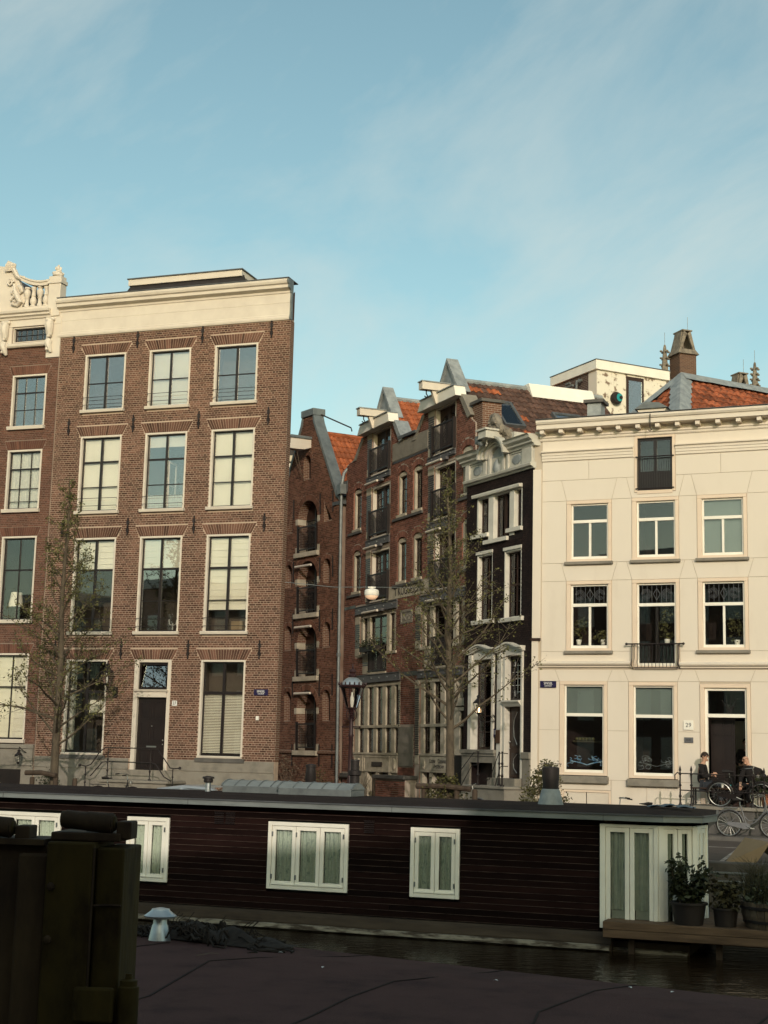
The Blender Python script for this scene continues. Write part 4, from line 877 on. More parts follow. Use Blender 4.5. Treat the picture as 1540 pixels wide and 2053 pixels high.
# first floor triple bays
for dxx,plant in ((0,True),(5.40,False)):
    a = -13.02+dxx; dz = 0 if not dxx else -.02
    f = MB()
    for p,q in ((-13.02,-12.82),(-12.40,-12.14),(-10.62,-10.36),(-9.93,-9.73)): f.box(p+dxx,q+dxx,.02,.32,5.98+dz,7.42+dz)
    f.box(-12.22+dxx,-12.14+dxx,.02,.32,5.28+dz,5.98+dz); f.box(-10.62+dxx,-10.55+dxx,.02,.32,5.28+dz,5.98+dz); f.box(-13.02+dxx,-9.73+dxx,.02,.32,7.34+dz,7.42+dz)
    f.box(-12.22+dxx,-10.55+dxx,-.04,.32,5.20+dz,5.278+dz); f.box(-13.1+dxx,-12.25+dxx,-.06,.32,5.88+dz,5.978+dz); f.box(-10.52+dxx,-9.65+dxx,-.06,.32,5.88+dz,5.978+dz)
    w_ = f.build('bay_window','sand',K,bevel=.008)
    s = MB()
    for p,q,zz0,nn in ((-12.82,-12.40,5.98,4),(-12.14,-11.38,5.28,5),(-11.38,-10.62,5.28,5),(-10.36,-9.93,5.98,4)):
        p += dxx; q += dxx; zz0 += dz; t_ = 7.34+dz; s.box(p,p+.06,.11,.16,zz0,t_); s.box(q-.06,q,.11,.16,zz0,t_); s.box(p+.06,q-.06,.11,.16,t_-.06,t_); s.box(p+.06,q-.06,.11,.16,zz0,zz0+.1)
        for k in range(1,nn): zz = zz0+(t_-zz0)*k/nn; s.box(p+.06,q-.06,.11,.15,zz-.012,zz+.012)
        B('pane','glass',w_,p+.06,q-.06,.13,.137,zz0+.1,t_-.06); B('curtain','greyc',w_,p+.05,p+.05+(q-p)*.45,.24,.25,zz0,t_)
    s.build('sash','dkwood',w_); B('room','roomD',w_,a-.1,a+3.4,.9,.95,5.1,7.6)
    quoin(-13.48+dxx,-13.04+dxx,5.94+dz,7.42+dz); quoin(-12.72+dxx,-12.24+dxx,5.24+dz,5.96+dz)
    g = MB()
    for k in range(16): x = -12.12+dxx+1.48*k/15; g.box(x-.01,x+.01,-.06,-.035,5.32,6.2)
    g.box(-12.2+dxx,-10.57+dxx,-.07,-.03,6.2,6.25); g.box(-12.2+dxx,-10.57+dxx,-.065,-.035,5.30,5.34); g.build('balcony_rail','iron',K)
pb = thing('flower_box','dark window box full of green leaves on an iron balcony rail','flower box',(WO[0],WO[1],0),R(KA-90)); pb.parent = None
MB().box(-12.25,-10.7,-.36,-.18,6.02,6.2).build('trough','pot',pb); leaves('foliage','leafD',pb,[(-12.25+.1*k,-.27,6.28) for k in range(16)],.09,420,.09); pb.rotation_euler = (R(.8),0,R(KA-90))
# ground floor: tall stone-mullioned windows over panelled base
def tall(us, z0, z1, zt, mat='sand', cm_='greyc'):
    f = MB()
    for p,q in us: f.box(p,q,.02,.30,z0,z1)
    f.box(us[0][0],us[-1][1],.0,.301,z1-.12,z1+.0); f.box(us[0][0],us[-1][1],-.015,.302,zt-.06,zt+.04); f.box(us[0][0],us[-1][1],-.03,.303,z0-.05,z0+.03)
    w_ = f.build('mullioned_window',mat,K,bevel=.008); s = MB()
    for i in range(len(us)-1):
        p,q = us[i][1],us[i+1][0]
        for za,zb in ((z0+.03,zt-.06),(zt+.04,z1-.12)):
            s.box(p,p+.05,.09,.14,za,zb); s.box(q-.05,q,.09,.14,za,zb); s.box(p+.05,q-.05,.09,.14,zb-.05,zb); s.box(p+.05,q-.05,.09,.14,za,za+.06)
            n = 2 if zb-za < 1.2 else 3
            for k in range(1,n): zz = za+(zb-za)*k/n; s.box(p+.05,q-.05,.09,.13,zz-.012,zz+.012)
            for k in range(n): B('pane','glass',w_,p+.05,q-.05,.11,.117,za+(zb-za)*k/n+.012,za+(zb-za)*(k+1)/n-.012)
            if random.random() < .85: blind(w_,cm_,.05,.62,0,1,.19,za,zb,p,q)
    s.build('sash','dkwood',w_); B('room','roomD',w_,us[0][0]-.1,us[-1][1]+.1,1.1,1.15,z0-.2,z1+.2)
    return w_
tall([(-13.50,-13.10),(-12.62,-12.26),(-11.74,-11.45),(-10.94,-10.64),(-10.16,-9.84),(-9.55,-9.47)],2.32,4.86,3.30)
tall([(-7.70,-7.42),(-6.94,-6.64),(-6.14,-5.82),(-5.38,-5.04)],2.32,4.86,3.30,cm_='roomL')
tall([(-5.03,-4.72),(-4.42,-4.30)],2.36,3.86,3.3); MB().box(-5.03,-4.30,-.03,.3,3.9,4.15).build('window_head','sand',K); B('upper_pane','glass',K,-5.03,-4.3,.2,.22,4.16,4.86); B('room','roomD',K,-5.1,-4.25,.6,.62,3.8,4.9)
MB().box(-13.50,-9.48,.0,.30,1.66,2.26).build('stone_panel','sand',K); g = MB()
for a,b in ((-13.42,-12.62),(-12.5,-10.2),(-10.08,-9.52)):
    g.box(a,b,-.02,-.001,1.66,1.72); g.box(a,b,-.02,-.001,2.18,2.24); g.box(a,a+.05,-.02,-.001,1.72,2.18); g.box(b-.05,b,-.02,-.001,1.72,2.18)
g.build('panel_moulding','sand',K)
def disc(u,z,mat='sand',r=.18):
    b_ = MB().lathe([(r,0),(r*.9,.04),(r*.5,.06)],(0,0,0),16); b_.v = [(u+x*.8,-.001-zz,z+y*1.15) for x,y,zz in b_.v]; b_.build('roundel',mat,K,True)
disc(-13.02,1.96); disc(-9.79,1.96); disc(-7.35,2.02)
B('letter_plate','dkwood',K,-11.75,-10.85,-.03,-.002,1.86,2.02)
[MB().box(a_,b_,0,.3,.42,1.655).build('door_post','sand',K) for a_,b_ in ((-12.42,-12.2),(-11.42,-11.2),(-10.3,-10.12))]; B('cellar_door','black',K,-12.2,-11.42,.2,.24,.42,1.65); B('cellar_door','black',K,-11.2,-10.3,.2,.24,.42,1.65); B('cellar_infill','sand',K,-13.5,-12.42,.05,.3,.42,1.655); B('cellar_infill','sand',K,-10.12,-9.47,.05,.3,.42,1.655)
sgp = MB().box(-7.68,-4.32,.0,.30,1.72,2.26).build('sign_panel','sand',K)
MB().box(-7.62,-5.05,-.016,-.001,1.74,2.24).box(-6.95,-5.1,-.024,-.016,1.80,2.20).build('panel_moulding','sand',K)
tx = thing('shop_sign','pale shop sign lettered in dark small capitals behind the right tree trunk','sign',(WO[0],WO[1],0),R(KA-90)); tx.rotation_euler = (R(.8),0,R(KA-90))
B('sign_board','sand',tx,-6.93,-5.08,-.032,-.025,1.81,2.19)
for ch,sz,zz,x0 in (('C',.20,2.10,-6.86),('UISINE',.155,2.085,-6.745),('C',.20,2.10,-6.20),('ULINAIRE',.155,2.085,-6.085),('A',.20,1.93,-6.52),('MSTERDAM',.155,1.915,-6.405)):
    text(ch,'dlet',tx,x0,zz,-.034,sz,'letters',.82,.003,'LEFT')
[MB().box(a_,b_,.02,.3,.42,1.718).build('door_post','sand',K) for a_,b_ in ((-7.70,-7.5),(-6.95,-6.75),(-5.1,-4.3))]; B('cellar_door','dkwood',K,-7.5,-6.95,.2,.24,.42,1.72); B('cellar_door','black',K,-6.75,-5.1,.2,.24,.42,1.72)
B('dark_shutter','black',K,-5.02,-4.30,-.05,-.002,1.0,2.28)
quoin(-8.06,-7.74,2.0,4.84); quoin(-13.66,-13.52,2.3,4.84); quoin(-9.45,-9.32,2.3,4.84)
# stone pieces
B('stone_panel','stone',K,-10.20,-7.20,-.02,-.001,12.90,13.54)
nb = MB().box(-10.40,-6.85,-.03,-.001,7.82,8.26).build('name_band','sand',K)
text("'T KOGGESCHIP",'dlet',nb,-8.65,8.04,-.034,.42,'carved_letters',.84,.004)
rp_ = MB().box(-9.32,-8.35,-.03,-.001,6.88,6.95).box(-9.32,-8.35,-.03,-.001,7.28,7.35).box(-9.32,-9.25,-.03,-.001,6.95,7.28).box(-8.42,-8.35,-.03,-.001,6.95,7.28).build('relief_stone','stone',K)
g = MB().box(-9.25,-8.42,-.008,-.001,6.95,7.28)
for k in range(9): g.ball((-9.15+.08*k,-.01,7.08+.06*math.sin(k*1.7)),.05,.02,.06,6,4,.2)
g.build('relief_carving','stone',rp_,True)
B('pier_panel','stone',K,-9.40,-8.18,-.03,-.001,1.90,3.26)
bw = MB().box(-10.40,-7.88,-.45,-.01,.40,1.46).build('buttress','mortarK',K); 
b2 = bricks(K,'brickK',rect(-10.38,-7.9,.42,1.45),[],.42,1.45,y=-.45,name='buttress_bricks')
MB().box(-10.48,-7.80,-.55,-.0,1.465,1.58).build('buttress_cap','stoneD',K,bevel=.01); MB().box(-14.6,-13.5,-.12,-.0,1.42,1.56).build('wall_cap','stoneD',K); 
bricks(K,'brickK',rect(-14.58,-13.5,.42,1.42),[],.42,1.42,name='base_bricks')
bricks(K,'brickK',rect(-9.45,-8.1,1.585,1.88),[],1.59,1.88,name='base_bricks')
B('string_course','glazed',K,-14.58,-13.5,-.022,-.009,7.78,7.90); B('string_course','glazed',K,-9.28,-7.92,-.022,-.009,5.02,5.18)
B('string_course','glazed',K,-10.2,-7.2,-.022,-.009,12.80,12.87)
# gables: aprons, hoist beams, lead pediments and roofs
def gable(uc, dz, du_=1.42):
    MB().prism([(uc-du_-.12,14.36+dz),(uc+du_+.05,14.36+dz),(uc+du_-.08,14.72+dz),(uc-du_+.15,14.72+dz)],-.32,.1).build('apron','white',K,bevel=.012)
    MB().prism([(uc-du_+.10,14.725+dz),(uc+du_-.05,14.725+dz),(uc+du_-.12,14.76+dz),(uc-du_+.18,14.76+dz)],-.36,.1).build('apron_lead','lead',K)
    hb = MB().box(uc-.15,uc+.15,-.92,.2,14.80+dz,15.06+dz).build('hoist_beam','cream',K,bevel=.01)
    MB().box(uc-.18,uc+.18,-.95,.3,15.062+dz,15.10+dz).build('beam_cap','lead',hb)
    MB().prism([(-.30,14.36+dz),(-.36,14.36+dz),(-.52,14.80+dz),(-.30,14.80+dz)],uc-.07,uc+.07,'x').build('beam_bracket','cream',hb)
    MB().tube([(uc,-.7,14.8+dz),(uc,-.7,14.68+dz),(uc+.02,-.66,14.60+dz),(uc,-.70,14.55+dz),(uc-.02,-.76,14.60+dz)],.022,6).build('hook','iron',hb,True)
    MB().prism([(uc-.82,14.73+dz),(uc+.82,14.73+dz),(uc,15.85+dz)],.14,.4).build('pediment','lead',K)
    for s in (-1,1): 
        q = [(uc+s*.98,14.66+dz),(uc+s*.84,14.66+dz),(uc,15.86+dz),(uc,16.02+dz)]; MB().prism(q if s > 0 else q[::-1],.06,.5).build('pediment_edge','lead',K)
        q = [(uc+s*1.38,14.46+dz),(uc+s*(du_+.02),14.6+dz),(uc+s*.86,14.74+dz),(uc+s*.9,14.56+dz)]
    o = MB().prism([(uc+du_-.18,14.42+dz),(uc+du_+.06,14.42+dz),(uc+du_+.72,13.58+dz),(uc+du_+.48,13.52+dz)][::-1],-.10,.45).build('gable_coping','lead' if uc < -8 else 'stone',K)
    q = [(uc-du_-.12,14.36+dz),(uc-du_-.30,14.34+dz),(uc-du_-.62,14.02+dz),(uc-du_-1.0,13.66+dz),(uc-du_-1.15,13.56+dz),(uc-du_-.85,13.56+dz),(uc-du_-.5,13.92+dz),(uc-du_-.18,14.2+dz)]
    MB().prism(q[::-1],-.05,.42).build('gable_coping','stone',K)
gable(-11.35,0); gable(-5.90,-.20)
MB().prism([(-9.52,13.62),(-8.05,13.60),(-8.05,13.70),(-9.52,13.72)],-.12,.5).build('valley_gutter','leadD',K)
def kroof(uc, zr, hw, drop, y0, y1, mat, nm, wd=.235, left=True, ny=None):
    ze = zr-drop; sl = math.hypot(hw,drop); ny = ny or int(sl/.30)
    r_ = MB().add([(uc+hw,y0,ze-.07),(uc,y0,zr-.07),(uc,y1,zr-.07),(uc+hw,y1,ze-.07),(uc-hw,y0,ze-.07),(uc-hw,y1,ze-.07)],[(0,3,2,1),(1,2,5,4),(3,5,2),(0,1,4)]).build('roof','slate',K)
    tiles(r_,(uc+hw,y0,ze),(0,1,0),(-hw/sl,0,drop/sl),int((y1-y0)/wd),ny,wd,sl/ny,mat,prio=lambda a,b: a-b*.4)
    MB().tube([(uc,y0-.1,zr+.03),(uc,y1,zr+.03)],.10,8).build('ridge','lead',r_,True)
    return r_
kroof(-11.35,15.55,2.75,2.75,.3,11.5,'tileO','a')
kr = kroof(-5.90,15.05,2.9,2.9,.3,6.3,'tileB','b')
# a few replaced orange tiles and two skylights on the brown roof
sl = math.hypot(2.9,2.9); me = tile_mesh(.235,sl/13,'tileO'); ud = Vector((-1,0,1)).normalized(); nd = Vector((0,1,0)).cross(ud)
for i,j in ((0,11),(1,11),(2,11),(3,11),(5,11),(6,11),(5,8),(6,8),(6,7),(7,8),(7,7),(7,6),(8,6),(7,3),(2,4),(6,2),(4,4),(9,3)):
    p = Vector((-3.0,.3,12.15))+Vector((0,1,0))*(i*.235)+ud*(j*sl/13)+nd*.012
    o = bpy.data.objects.new('roof_tile',me); COL.objects.link(o); o.parent = kr; o.matrix_local = Matrix(((0,ud.x,nd.x,p.x),(1,ud.y,nd.y,p.y),(0,ud.z,nd.z,p.z),(0,0,0,1)))
def skylight(a,b,c_,d_,gl):
    P = lambda yy,s,h: Vector((-3.0,.3+yy,12.15))+ud*s+nd*h
    g = MB(); 
    for q in ((a,b,c_,c_+.08),(a,b,d_-.08,d_),(a,a+.08,c_+.08,d_-.08),(b-.08,b,c_+.08,d_-.08)):
        vs = [P(yy,s,h) for h in (.02,.16) for yy,s in ((q[0],q[2]),(q[1],q[2]),(q[1],q[3]),(q[0],q[3]))]; g.add(vs,[(0,1,5,4),(1,2,6,5),(2,3,7,6),(3,0,4,7),(4,5,6,7)])
    s = g.build('skylight','leadD',kr); MB().add([P(yy,q,.06) for yy,q in ((a+.08,c_+.08),(b-.08,c_+.08),(b-.08,d_-.08),(a+.08,d_-.08))],[(0,1,2,3)]).build('skylight_blind','white' if gl == 'glassC' else 'tealsheet',s); vs = [P(yy,q,h) for h in (.10,.12) for yy,q in ((a+.08,c_+.08),(b-.08,c_+.08),(b-.08,d_-.08),(a+.08,d_-.08))]  # pale sheet gives the first skylight its bright reflection as colour; second is teal
    MB().add(vs,[(3,2,1,0),(4,5,6,7),(0,1,5,4),(1,2,6,5),(2,3,7,6),(3,0,4,7)]).build('pane',gl,s)
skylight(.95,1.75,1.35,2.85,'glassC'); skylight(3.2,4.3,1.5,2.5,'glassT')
g = MB(); g.prism([(-6.35,14.70),(-5.45,14.70),(-5.72,15.24),(-6.08,15.24)],3.2,5.8); g.build('ridge_skylight','white',kr)
# brick pier with cap closing the right end, camera boxes
pr = MB().box(-3.9,-3.2,.05,.75,12.2,13.72).build('party_pier','brickN',K); MB().box(-3.98,-3.12,-.03,.83,13.722,13.82).build('pier_cap','stoneD',pr)
# drainpipe with hopper between the two warehouses
dp = thing('drainpipe','grey-green drainpipe with square hopper between the two warehouses','drainpipe',fpt(WO,KA,-14.62,.22,0),R(KA-90),R(.8))
MB().tube([(0,0,.4),(0,0,12.35)],.065,8).build('pipe','zinc',dp,True); MB().box(-.2,.2,-.12,.14,12.35,12.75).lathe([(.075,0),(.075,.1)],(0,0,1.9),8).lathe([(.09,0),(.09,.12)],(0,0,6),8).build('hopper','zinc',dp,bevel=.01); MB().tube([(0,0,12.7),(.0,.1,13.2),(0,.25,13.4)],.07,8).build('offset_pipe','zinc',dp,True)
# lamp hung on a wire over the alley
al = thing('hanging_street_lamp','round street lamp glowing orange, hung on a wire across the alley','lamp',(-.32,46.0,7.15))
MB().lathe([(.05,.36),(.16,.33),(.30,.28),(.33,.24),(.34,.06),(.31,.0)],(0,0,0),20).build('lamp_body','white',al,True)
MB().lathe([(.01,-.16),(.12,-.15),(.22,-.10),(.29,-.02),(.30,.01)],(0,0,0),20).build('lamp_bowl','lampw',al,True)
MB().tube([(-.18,0,.40),(.18,0,.40)],.03,6).tube([(0,0,.3),(0,0,.44)],.03,6).build('lamp_mount','white',al)
al.scale = (.68,.68,.68)
wr = tag(MB().tube([(-3.1,46.9,7.62),(-1.5,46.45,7.45),(-.32,46.0,7.43),(1.5,47.4,7.6),(2.77,47.95,7.66)],.012,4).build('span_wire','zinc'),'thin span wire carrying the hanging lamp across the alley','wire')

# ================================================================== BLACK HOUSE
Bk = thing('black_house', 'narrow black painted brick house with white windows and an ornate pale cornice', 'house', (WO[0],WO[1],0), R(BA-90))
BH = [[(-3.33,9.31),(-2.58,9.31),(-2.58,9.06),(-1.38,9.06),(-1.38,9.28),(-.66,9.28),(-.66,10.52),(-3.33,10.52)],rect(-3.28,-2.33,6.54,8.64),rect(-1.65,-.67,6.51,8.6),archp(-3.63,-2.12,2.50,5.40,.2),archp(-1.90,-.50,1.66,5.36,.2),rect(-3.45,-2.1,.42,2.12)]
BO = rect(-3.98,-.02,.36,11.05)
wall('wall','mortarB',Bk,BO,BH,.35,'black')
bb = [BH[1],BH[2]]+[rect(-3.45,-.6,9.0,10.62),rect(-3.8,-2.02,2.3,5.7),rect(-2.0,-.42,1.4,5.7)]
bricks(Bk,'brickB',rect(-3.96,-.03,2.5,11.0),bb,2.5,11.0,L=.21,course=.064,proud=.006)
MB().add([(-3.98,.01,.36),(-3.98,11,.36),(-3.98,11,11.05),(-3.98,.01,11.05),(-.02,.35,.36),(-.02,11,.36),(-.02,11,11.05),(-.02,.35,11.05)],[(0,1,2,3),(5,4,7,6),(1,5,6,2),(3,2,6,7)]).build('rear_walls','brickB',Bk)
# triple window
tw = MB().box(-3.33,-.66,.02,.20,10.46,10.52).build('triple_window','offw',Bk)
for q in ((-3.33,-3.24,.0,.20,9.31,10.458),(-2.60,-2.30,-.02,.20,9.06,10.458),(-1.36,-1.10,-.02,.20,9.06,10.458),(-.72,-.66,.0,.2,9.28,10.458)): MB().box(*q).build('window_post','offw',tw,bevel=.006)
MB().prism([(.1,10.50),(-.12,10.50),(-.14,10.56),(-.14,10.60),(.1,10.62)],-3.48,-.66,'x').build('window_hood','offw',tw)
for a,b,z in ((-3.58,-2.56,9.31),(-2.8,-1.42,9.06),(-1.46,-.62,9.28)): MB().prism([(.2,z),(-.10,z-.005),(-.10,z-.13),(.2,z-.13)],a,b,'x').build('sill','offw',tw)
s = MB()
for a,b,z,v in ((-3.24,-2.60,9.31,1),(-2.30,-1.36,9.06,2),(-1.10,-.72,9.28,1)):
    s.box(a,a+.06,.14,.19,z,10.5); s.box(b-.06,b,.14,.19,z,10.5); s.box(a+.06,b-.06,.14,.19,10.42,10.5); s.box(a+.06,b-.06,.14,.19,z,z+.08)
    if v == 1: s.box(a+.06,b-.06,.14,.18,z+.6,z+.63); s.box((a+b)/2-.012,(a+b)/2+.012,.14,.18,z+.08,10.42)
    else: s.box((a+b)/2-.06,(a+b)/2+.06,.13,.19,z+.08,10.42)
    B('pane','glass',tw,a+.06,b-.06,.16,.167,z+.08,10.42)
    if v == 1: blind(tw,'lace',.0,.8,0,1,.22,z,10.45,a,b)
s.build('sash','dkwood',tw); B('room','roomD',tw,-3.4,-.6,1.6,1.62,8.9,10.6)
for a,b,z0,z1 in ((-3.28,-2.33,6.54,8.64),(-1.65,-.67,6.51,8.6)):
    w_ = window(Bk,a,b,z0,z1,rows=[(.25,.018),(.5,.06),(.75,.018)],colsets=[[(1/2,.018)]]*4,fw=.05,fd=.16,y=0.0,fm='offw',sm='dkwood',sill=(.13,.10,None,.16),room='roomD',blinds=(('lace',0,.32,0,1),('lace',.75,1,0,1)))
    MB().box(a-.02,b+.02,-.05,.05,z1+.002,z1+.10).build('window_head','offw',w_)
# ground floor window and door with curved hoods
def hood(a,b,zs,rise,parent):
    n = 14; c = (a+b)/2; out = []
    cv = lambda t: zs+rise*(.5-.5*math.cos(2*math.pi*max(0,min(1,(t-.08)/.84))))
    g = MB()
    for y,dz0,dz1 in ((-.10,0,.05),(-.15,.05,.10),(-.20,.10,.15)):
        for i in range(n):
            t0,t1 = i/n,(i+1)/n; x0,x1 = a+(b-a)*t0,a+(b-a)*t1; z0,z1 = cv(t0),cv(t1)
            g.add([(x0,y,z0+dz0),(x1,y,z1+dz0),(x1,y,z1+dz1),(x0,y,z0+dz1),(x0,.1,z0+dz0),(x1,.1,z1+dz0),(x1,.1,z1+dz1),(x0,.1,z0+dz1)],[(0,1,2,3),(3,2,6,7),(0,4,5,1)]+([(0,3,7,4)] if i == 0 else [])+([(1,5,6,2)] if i == n-1 else []))
    return g.build('curved_hood','offw',parent)
f = MB(); f.box(-3.64,-3.44,-.06,.28,2.50,5.46); f.box(-2.24,-2.12,-.06,.28,2.50,5.46); f.prism(archp(-3.44,-2.24,5.30,5.38,.2)[0:2]+[(-2.24,5.62),(-3.44,5.62)],.0,.25)
gw = f.build('tall_window','offw',Bk,bevel=.008); hood(-3.78,-2.02,5.48,.14,gw)
s = MB(); a,b = -3.44,-2.24
s.box(a,a+.06,.20,.25,2.5,5.4); s.box(b-.05,b,.20,.25,2.5,5.4); s.box(a+.06,b-.05,.20,.25,5.24,5.4); s.box(a+.06,b-.05,.20,.25,2.5,2.58)
for x in (-3.05,-2.66): s.box(x-.012,x+.012,.20,.24,2.58,5.24)
for z in (3.05,3.55,4.05,4.9): s.box(a+.06,b-.05,.20,.24,z-.014,z+.014)
s.build('sash','dkwood',gw)
for i,(p,q) in enumerate(((a+.06,-3.05),(-3.05,-2.66),(-2.66,b-.05))):
    for z0,z1 in ((2.58,3.05),(3.05,3.55),(3.55,4.05),(4.05,4.9),(4.9,5.24)): B('pane','glass',gw,p+.012,q-.012,.22,.227,z0+.014,z1-.014)
blind(gw,'lace',0,.14,0,1,.28,2.5,5.4,a,b); MB().add([(a-.1,.3,2.4),(b+.1,.3,2.4),(b+.1,2.5,2.4),(a-.1,2.5,2.4),(a-.1,.3,5.6),(b+.1,.3,5.6),(b+.1,2.5,5.6),(a-.1,2.5,5.6)],[(0,3,2,1),(4,5,6,7),(1,2,6,5),(2,3,7,6),(3,0,4,7)]).build('room','roomW',gw)
f = MB(); f.box(-1.91,-1.66,-.06,.3,1.66,5.46); f.box(-1.66,-1.50,-.03,.3,1.66,5.46); f.box(-.58,-.49,-.06,.3,1.66,5.46); f.box(-1.5,-.58,-.02,.3,5.34,5.62)
dfb = f.build('door_frame','offw',Bk,bevel=.008); hood(-2.0,-.42,5.46,.14,dfb)
MB().prism([(.2,3.80),(-.04,3.80),(-.10,3.88),(-.16,3.94),(-.16,3.98),(.2,3.99)],-1.52,-.56,'x').build('door_lintel','offw',dfb)
f = MB(); f.box(-1.5,-1.44,.18,.24,3.99,5.34); f.box(-.64,-.58,.18,.24,3.99,5.34); f.box(-1.44,-.64,.18,.24,5.26,5.34); f.box(-1.44,-.64,.18,.24,3.99,4.06); f.build('transom_frame','black',dfb)
B('pane','glass',dfb,-1.44,-.64,.21,.217,4.06,5.26)
f = MB(); c = -1.04
f.tube([(c,.18,4.06),(c-.20,.18,4.35),(c-.24,.18,4.66),(c-.20,.18,4.97),(c,.18,5.26)],.022,6); f.tube([(c,.18,4.06),(c+.20,.18,4.35),(c+.24,.18,4.66),(c+.20,.18,4.97),(c,.18,5.26)],.022,6)
for q in (-1,1): f.tube([(c+q*.4,.18,4.3),(c+q*.3,.18,4.25),(c+q*.22,.18,4.06)],.02,6); f.tube([(c+q*.4,.18,5.0),(c+q*.3,.18,5.08),(c+q*.22,.18,5.26)],.02,6)
f.build('iron_tracery','iron',dfb)
f = MB()
for z in (4.25,4.45,4.65,4.85,5.05): f.box(-1.42,-.66,.195,.205,z-.006,z+.006)
for x in (-1.28,-1.12,-.96,-.8): f.box(x-.006,x+.006,.196,.204,4.08,5.24)
f.build('lead_came','wlet',dfb); B('room','roomD',dfb,-1.6,-.5,1.4,1.42,3.9,5.5)
dr = MB().box(-1.50,-.58,.16,.22,1.68,3.80).build('door','dkwood',Bk)
f = MB(); f.box(-1.36,-.70,.145,.16,2.62,3.68); f.box(-1.36,-.70,.145,.16,1.78,2.42); f.build('door_panel','black',dr)
f = MB()
for z0,z1 in ((2.66,3.64),(1.82,2.38)): h = z1-z0; f.tube([(c,.14,z0),(c-.17,.14,z0+h*.25),(c-.20,.14,z0+h*.5),(c-.17,.14,z0+h*.75),(c,.14,z1)],.014,6)
f.build('door_moulding','chrome',dr); MB().ball((-1.42,.12,2.75),.03).build('door_handle','chrome',dr,True); MB().ball((-1.42,.12,2.55),.02).build('door_lock','chrome',dr,True)
tag(MB().box(0,.22,-.02,0,0,.40).build('brass_plaque','wood'),'brown plaque on the white jamb beside the black house door','sign').location = fpt(WO,BA,-1.89,.08,2.70); bpy.data.objects['brass_plaque'].rotation_euler = (0,0,R(BA-90))
nr = tag(MB().box(0,.14,-.015,0,0,.24).build('number_sign','blueE'),'tiny dark number sign between window and door of the black house','sign'); nr.location = fpt(WO,BA,-2.06,.05,2.90); nr.rotation_euler = (0,0,R(BA-90)); text('11','wlet',nr,.07,.12,-.018,.2,sx=.8)
# stone base
MB().box(-3.98,-1.95,-.14,0,2.38,2.50).box(-3.94,-1.97,-.10,0,2.30,2.378).build('plinth_cornice','stone',Bk,bevel=.01)
MB().box(-3.94,-3.45,-.07,0,.40,2.298).box(-2.1,-1.93,-.07,0,.40,2.298).box(-3.45,-2.1,-.07,0,2.10,2.298).build('cellar_frame','stone',Bk)
B('cellar_door','black',Bk,-3.45,-2.1,.3,.34,.42,2.12)
MB().box(-.44,-.01,-.08,0,.40,2.24).box(-.47,.0,-.12,0,2.242,2.44).build('corner_base','stone',Bk,bevel=.02); MB().box(-1.93,-1.5,-.1,.1,1.35,1.66).build('jamb_base','stone',Bk)
# cornice with niche and panels
MB().prism([(.2,10.98),(-.06,10.98),(-.08,11.02),(-.16,11.05),(-.18,11.12),(-.12,11.16),(.2,11.16)],-3.99,.03,'x').build('lower_moulding','dull',Bk)
B('frieze','dull',Bk,-3.96,-.02,-.02,.2,11.162,11.66)
for a,b in ((-3.96,-3.72),(-2.86,-2.66),(-1.46,-1.36),(-.58,-.02)): MB().box(a,b,-.10,-.021,11.165,11.655).build('frieze_pilaster','dull',Bk,bevel=.01)
for a,b in ((-3.72,-2.86),(-1.36,-.58)):
    MB().box(a+.001,b-.001,-.05,-.021,11.165,11.21).box(a+.001,b-.001,-.05,-.021,11.60,11.655).build('frieze_panel','dull',Bk); 
    g = MB(); g.lathe([(.22,0),(.2,.02),(.16,.025)],(0,0,0),14); cx = (a+b)/2; g.v = [(cx+x*1.2,-.022-zz,11.4+y*.7) for x,y,zz in g.v]; g.build('oval_boss','lead',Bk,True)
cw = [(.3,11.66),(-.10,11.66),(-.12,11.72),(-.20,11.76),(-.20,11.82),(-.30,11.88),(-.32,11.96),(-.38,12.0),(.3,12.02)]
MB().prism(cw,-4.18,-2.86,'x').build('crown_cornice','dull',Bk); MB().prism(cw,-1.30,.14,'x').build('crown_cornice','dull',Bk)
g = MB(); c = -2.08; zc = 11.66
for r0,r1,yy in ((.42,.52,-.10),(.52,.62,-.18),(.62,.72,-.26),(.72,.80,-.34)):
    for i in range(16):
        a0,a1 = math.pi*i/16,math.pi*(i+1)/16
        P = lambda r_,a_: (c+r_*math.cos(a_)*1.0, zc+r_*math.sin(a_)*.80)
        q = [P(r0,a0),P(r1,a0),P(r1,a1),P(r0,a1)]; g.prism(q,yy,.25)
g.build('cornice_arch','dull',Bk)
MB().prism(archp(c-.42,c+.42,11.165,11.66,.335),.02,.05).build('niche_back','lead',Bk)
g = MB()
for s_ in (-1,1): g.box(c+s_*.42-.06,c+s_*.42+.06,-.10,-.021,11.165,11.66)
g.build('niche_jamb','dull',Bk); MB().lathe([(.12,0),(.16,.1),(.13,.3),(.06,.42)],(c,-.02,11.17),10).build('niche_vase','lead',Bk,True)
hb = MB().box(c-.24,c+.24,-.62,.2,12.22,12.44).build('hoist_beam','dull',Bk,bevel=.01); MB().box(c-.30,c+.30,-.68,.2,12.442,12.50).box(c-.27,c+.27,-.65,.2,12.19,12.219).build('beam_moulding','dull',hb)
MB().tube([(c,-.45,12.2),(c,-.45,12.1),(c+.05,-.45,12.02),(c,-.45,11.97),(c-.05,-.45,12.0)],.02,6).build('hook','dull',hb,True); MB().ball((c-.25,-.5,12.08),.10,.1,.1).box(c-.55,c-.33,-.55,-.4,12.1,12.35).build('security_camera','zinc',Bk)
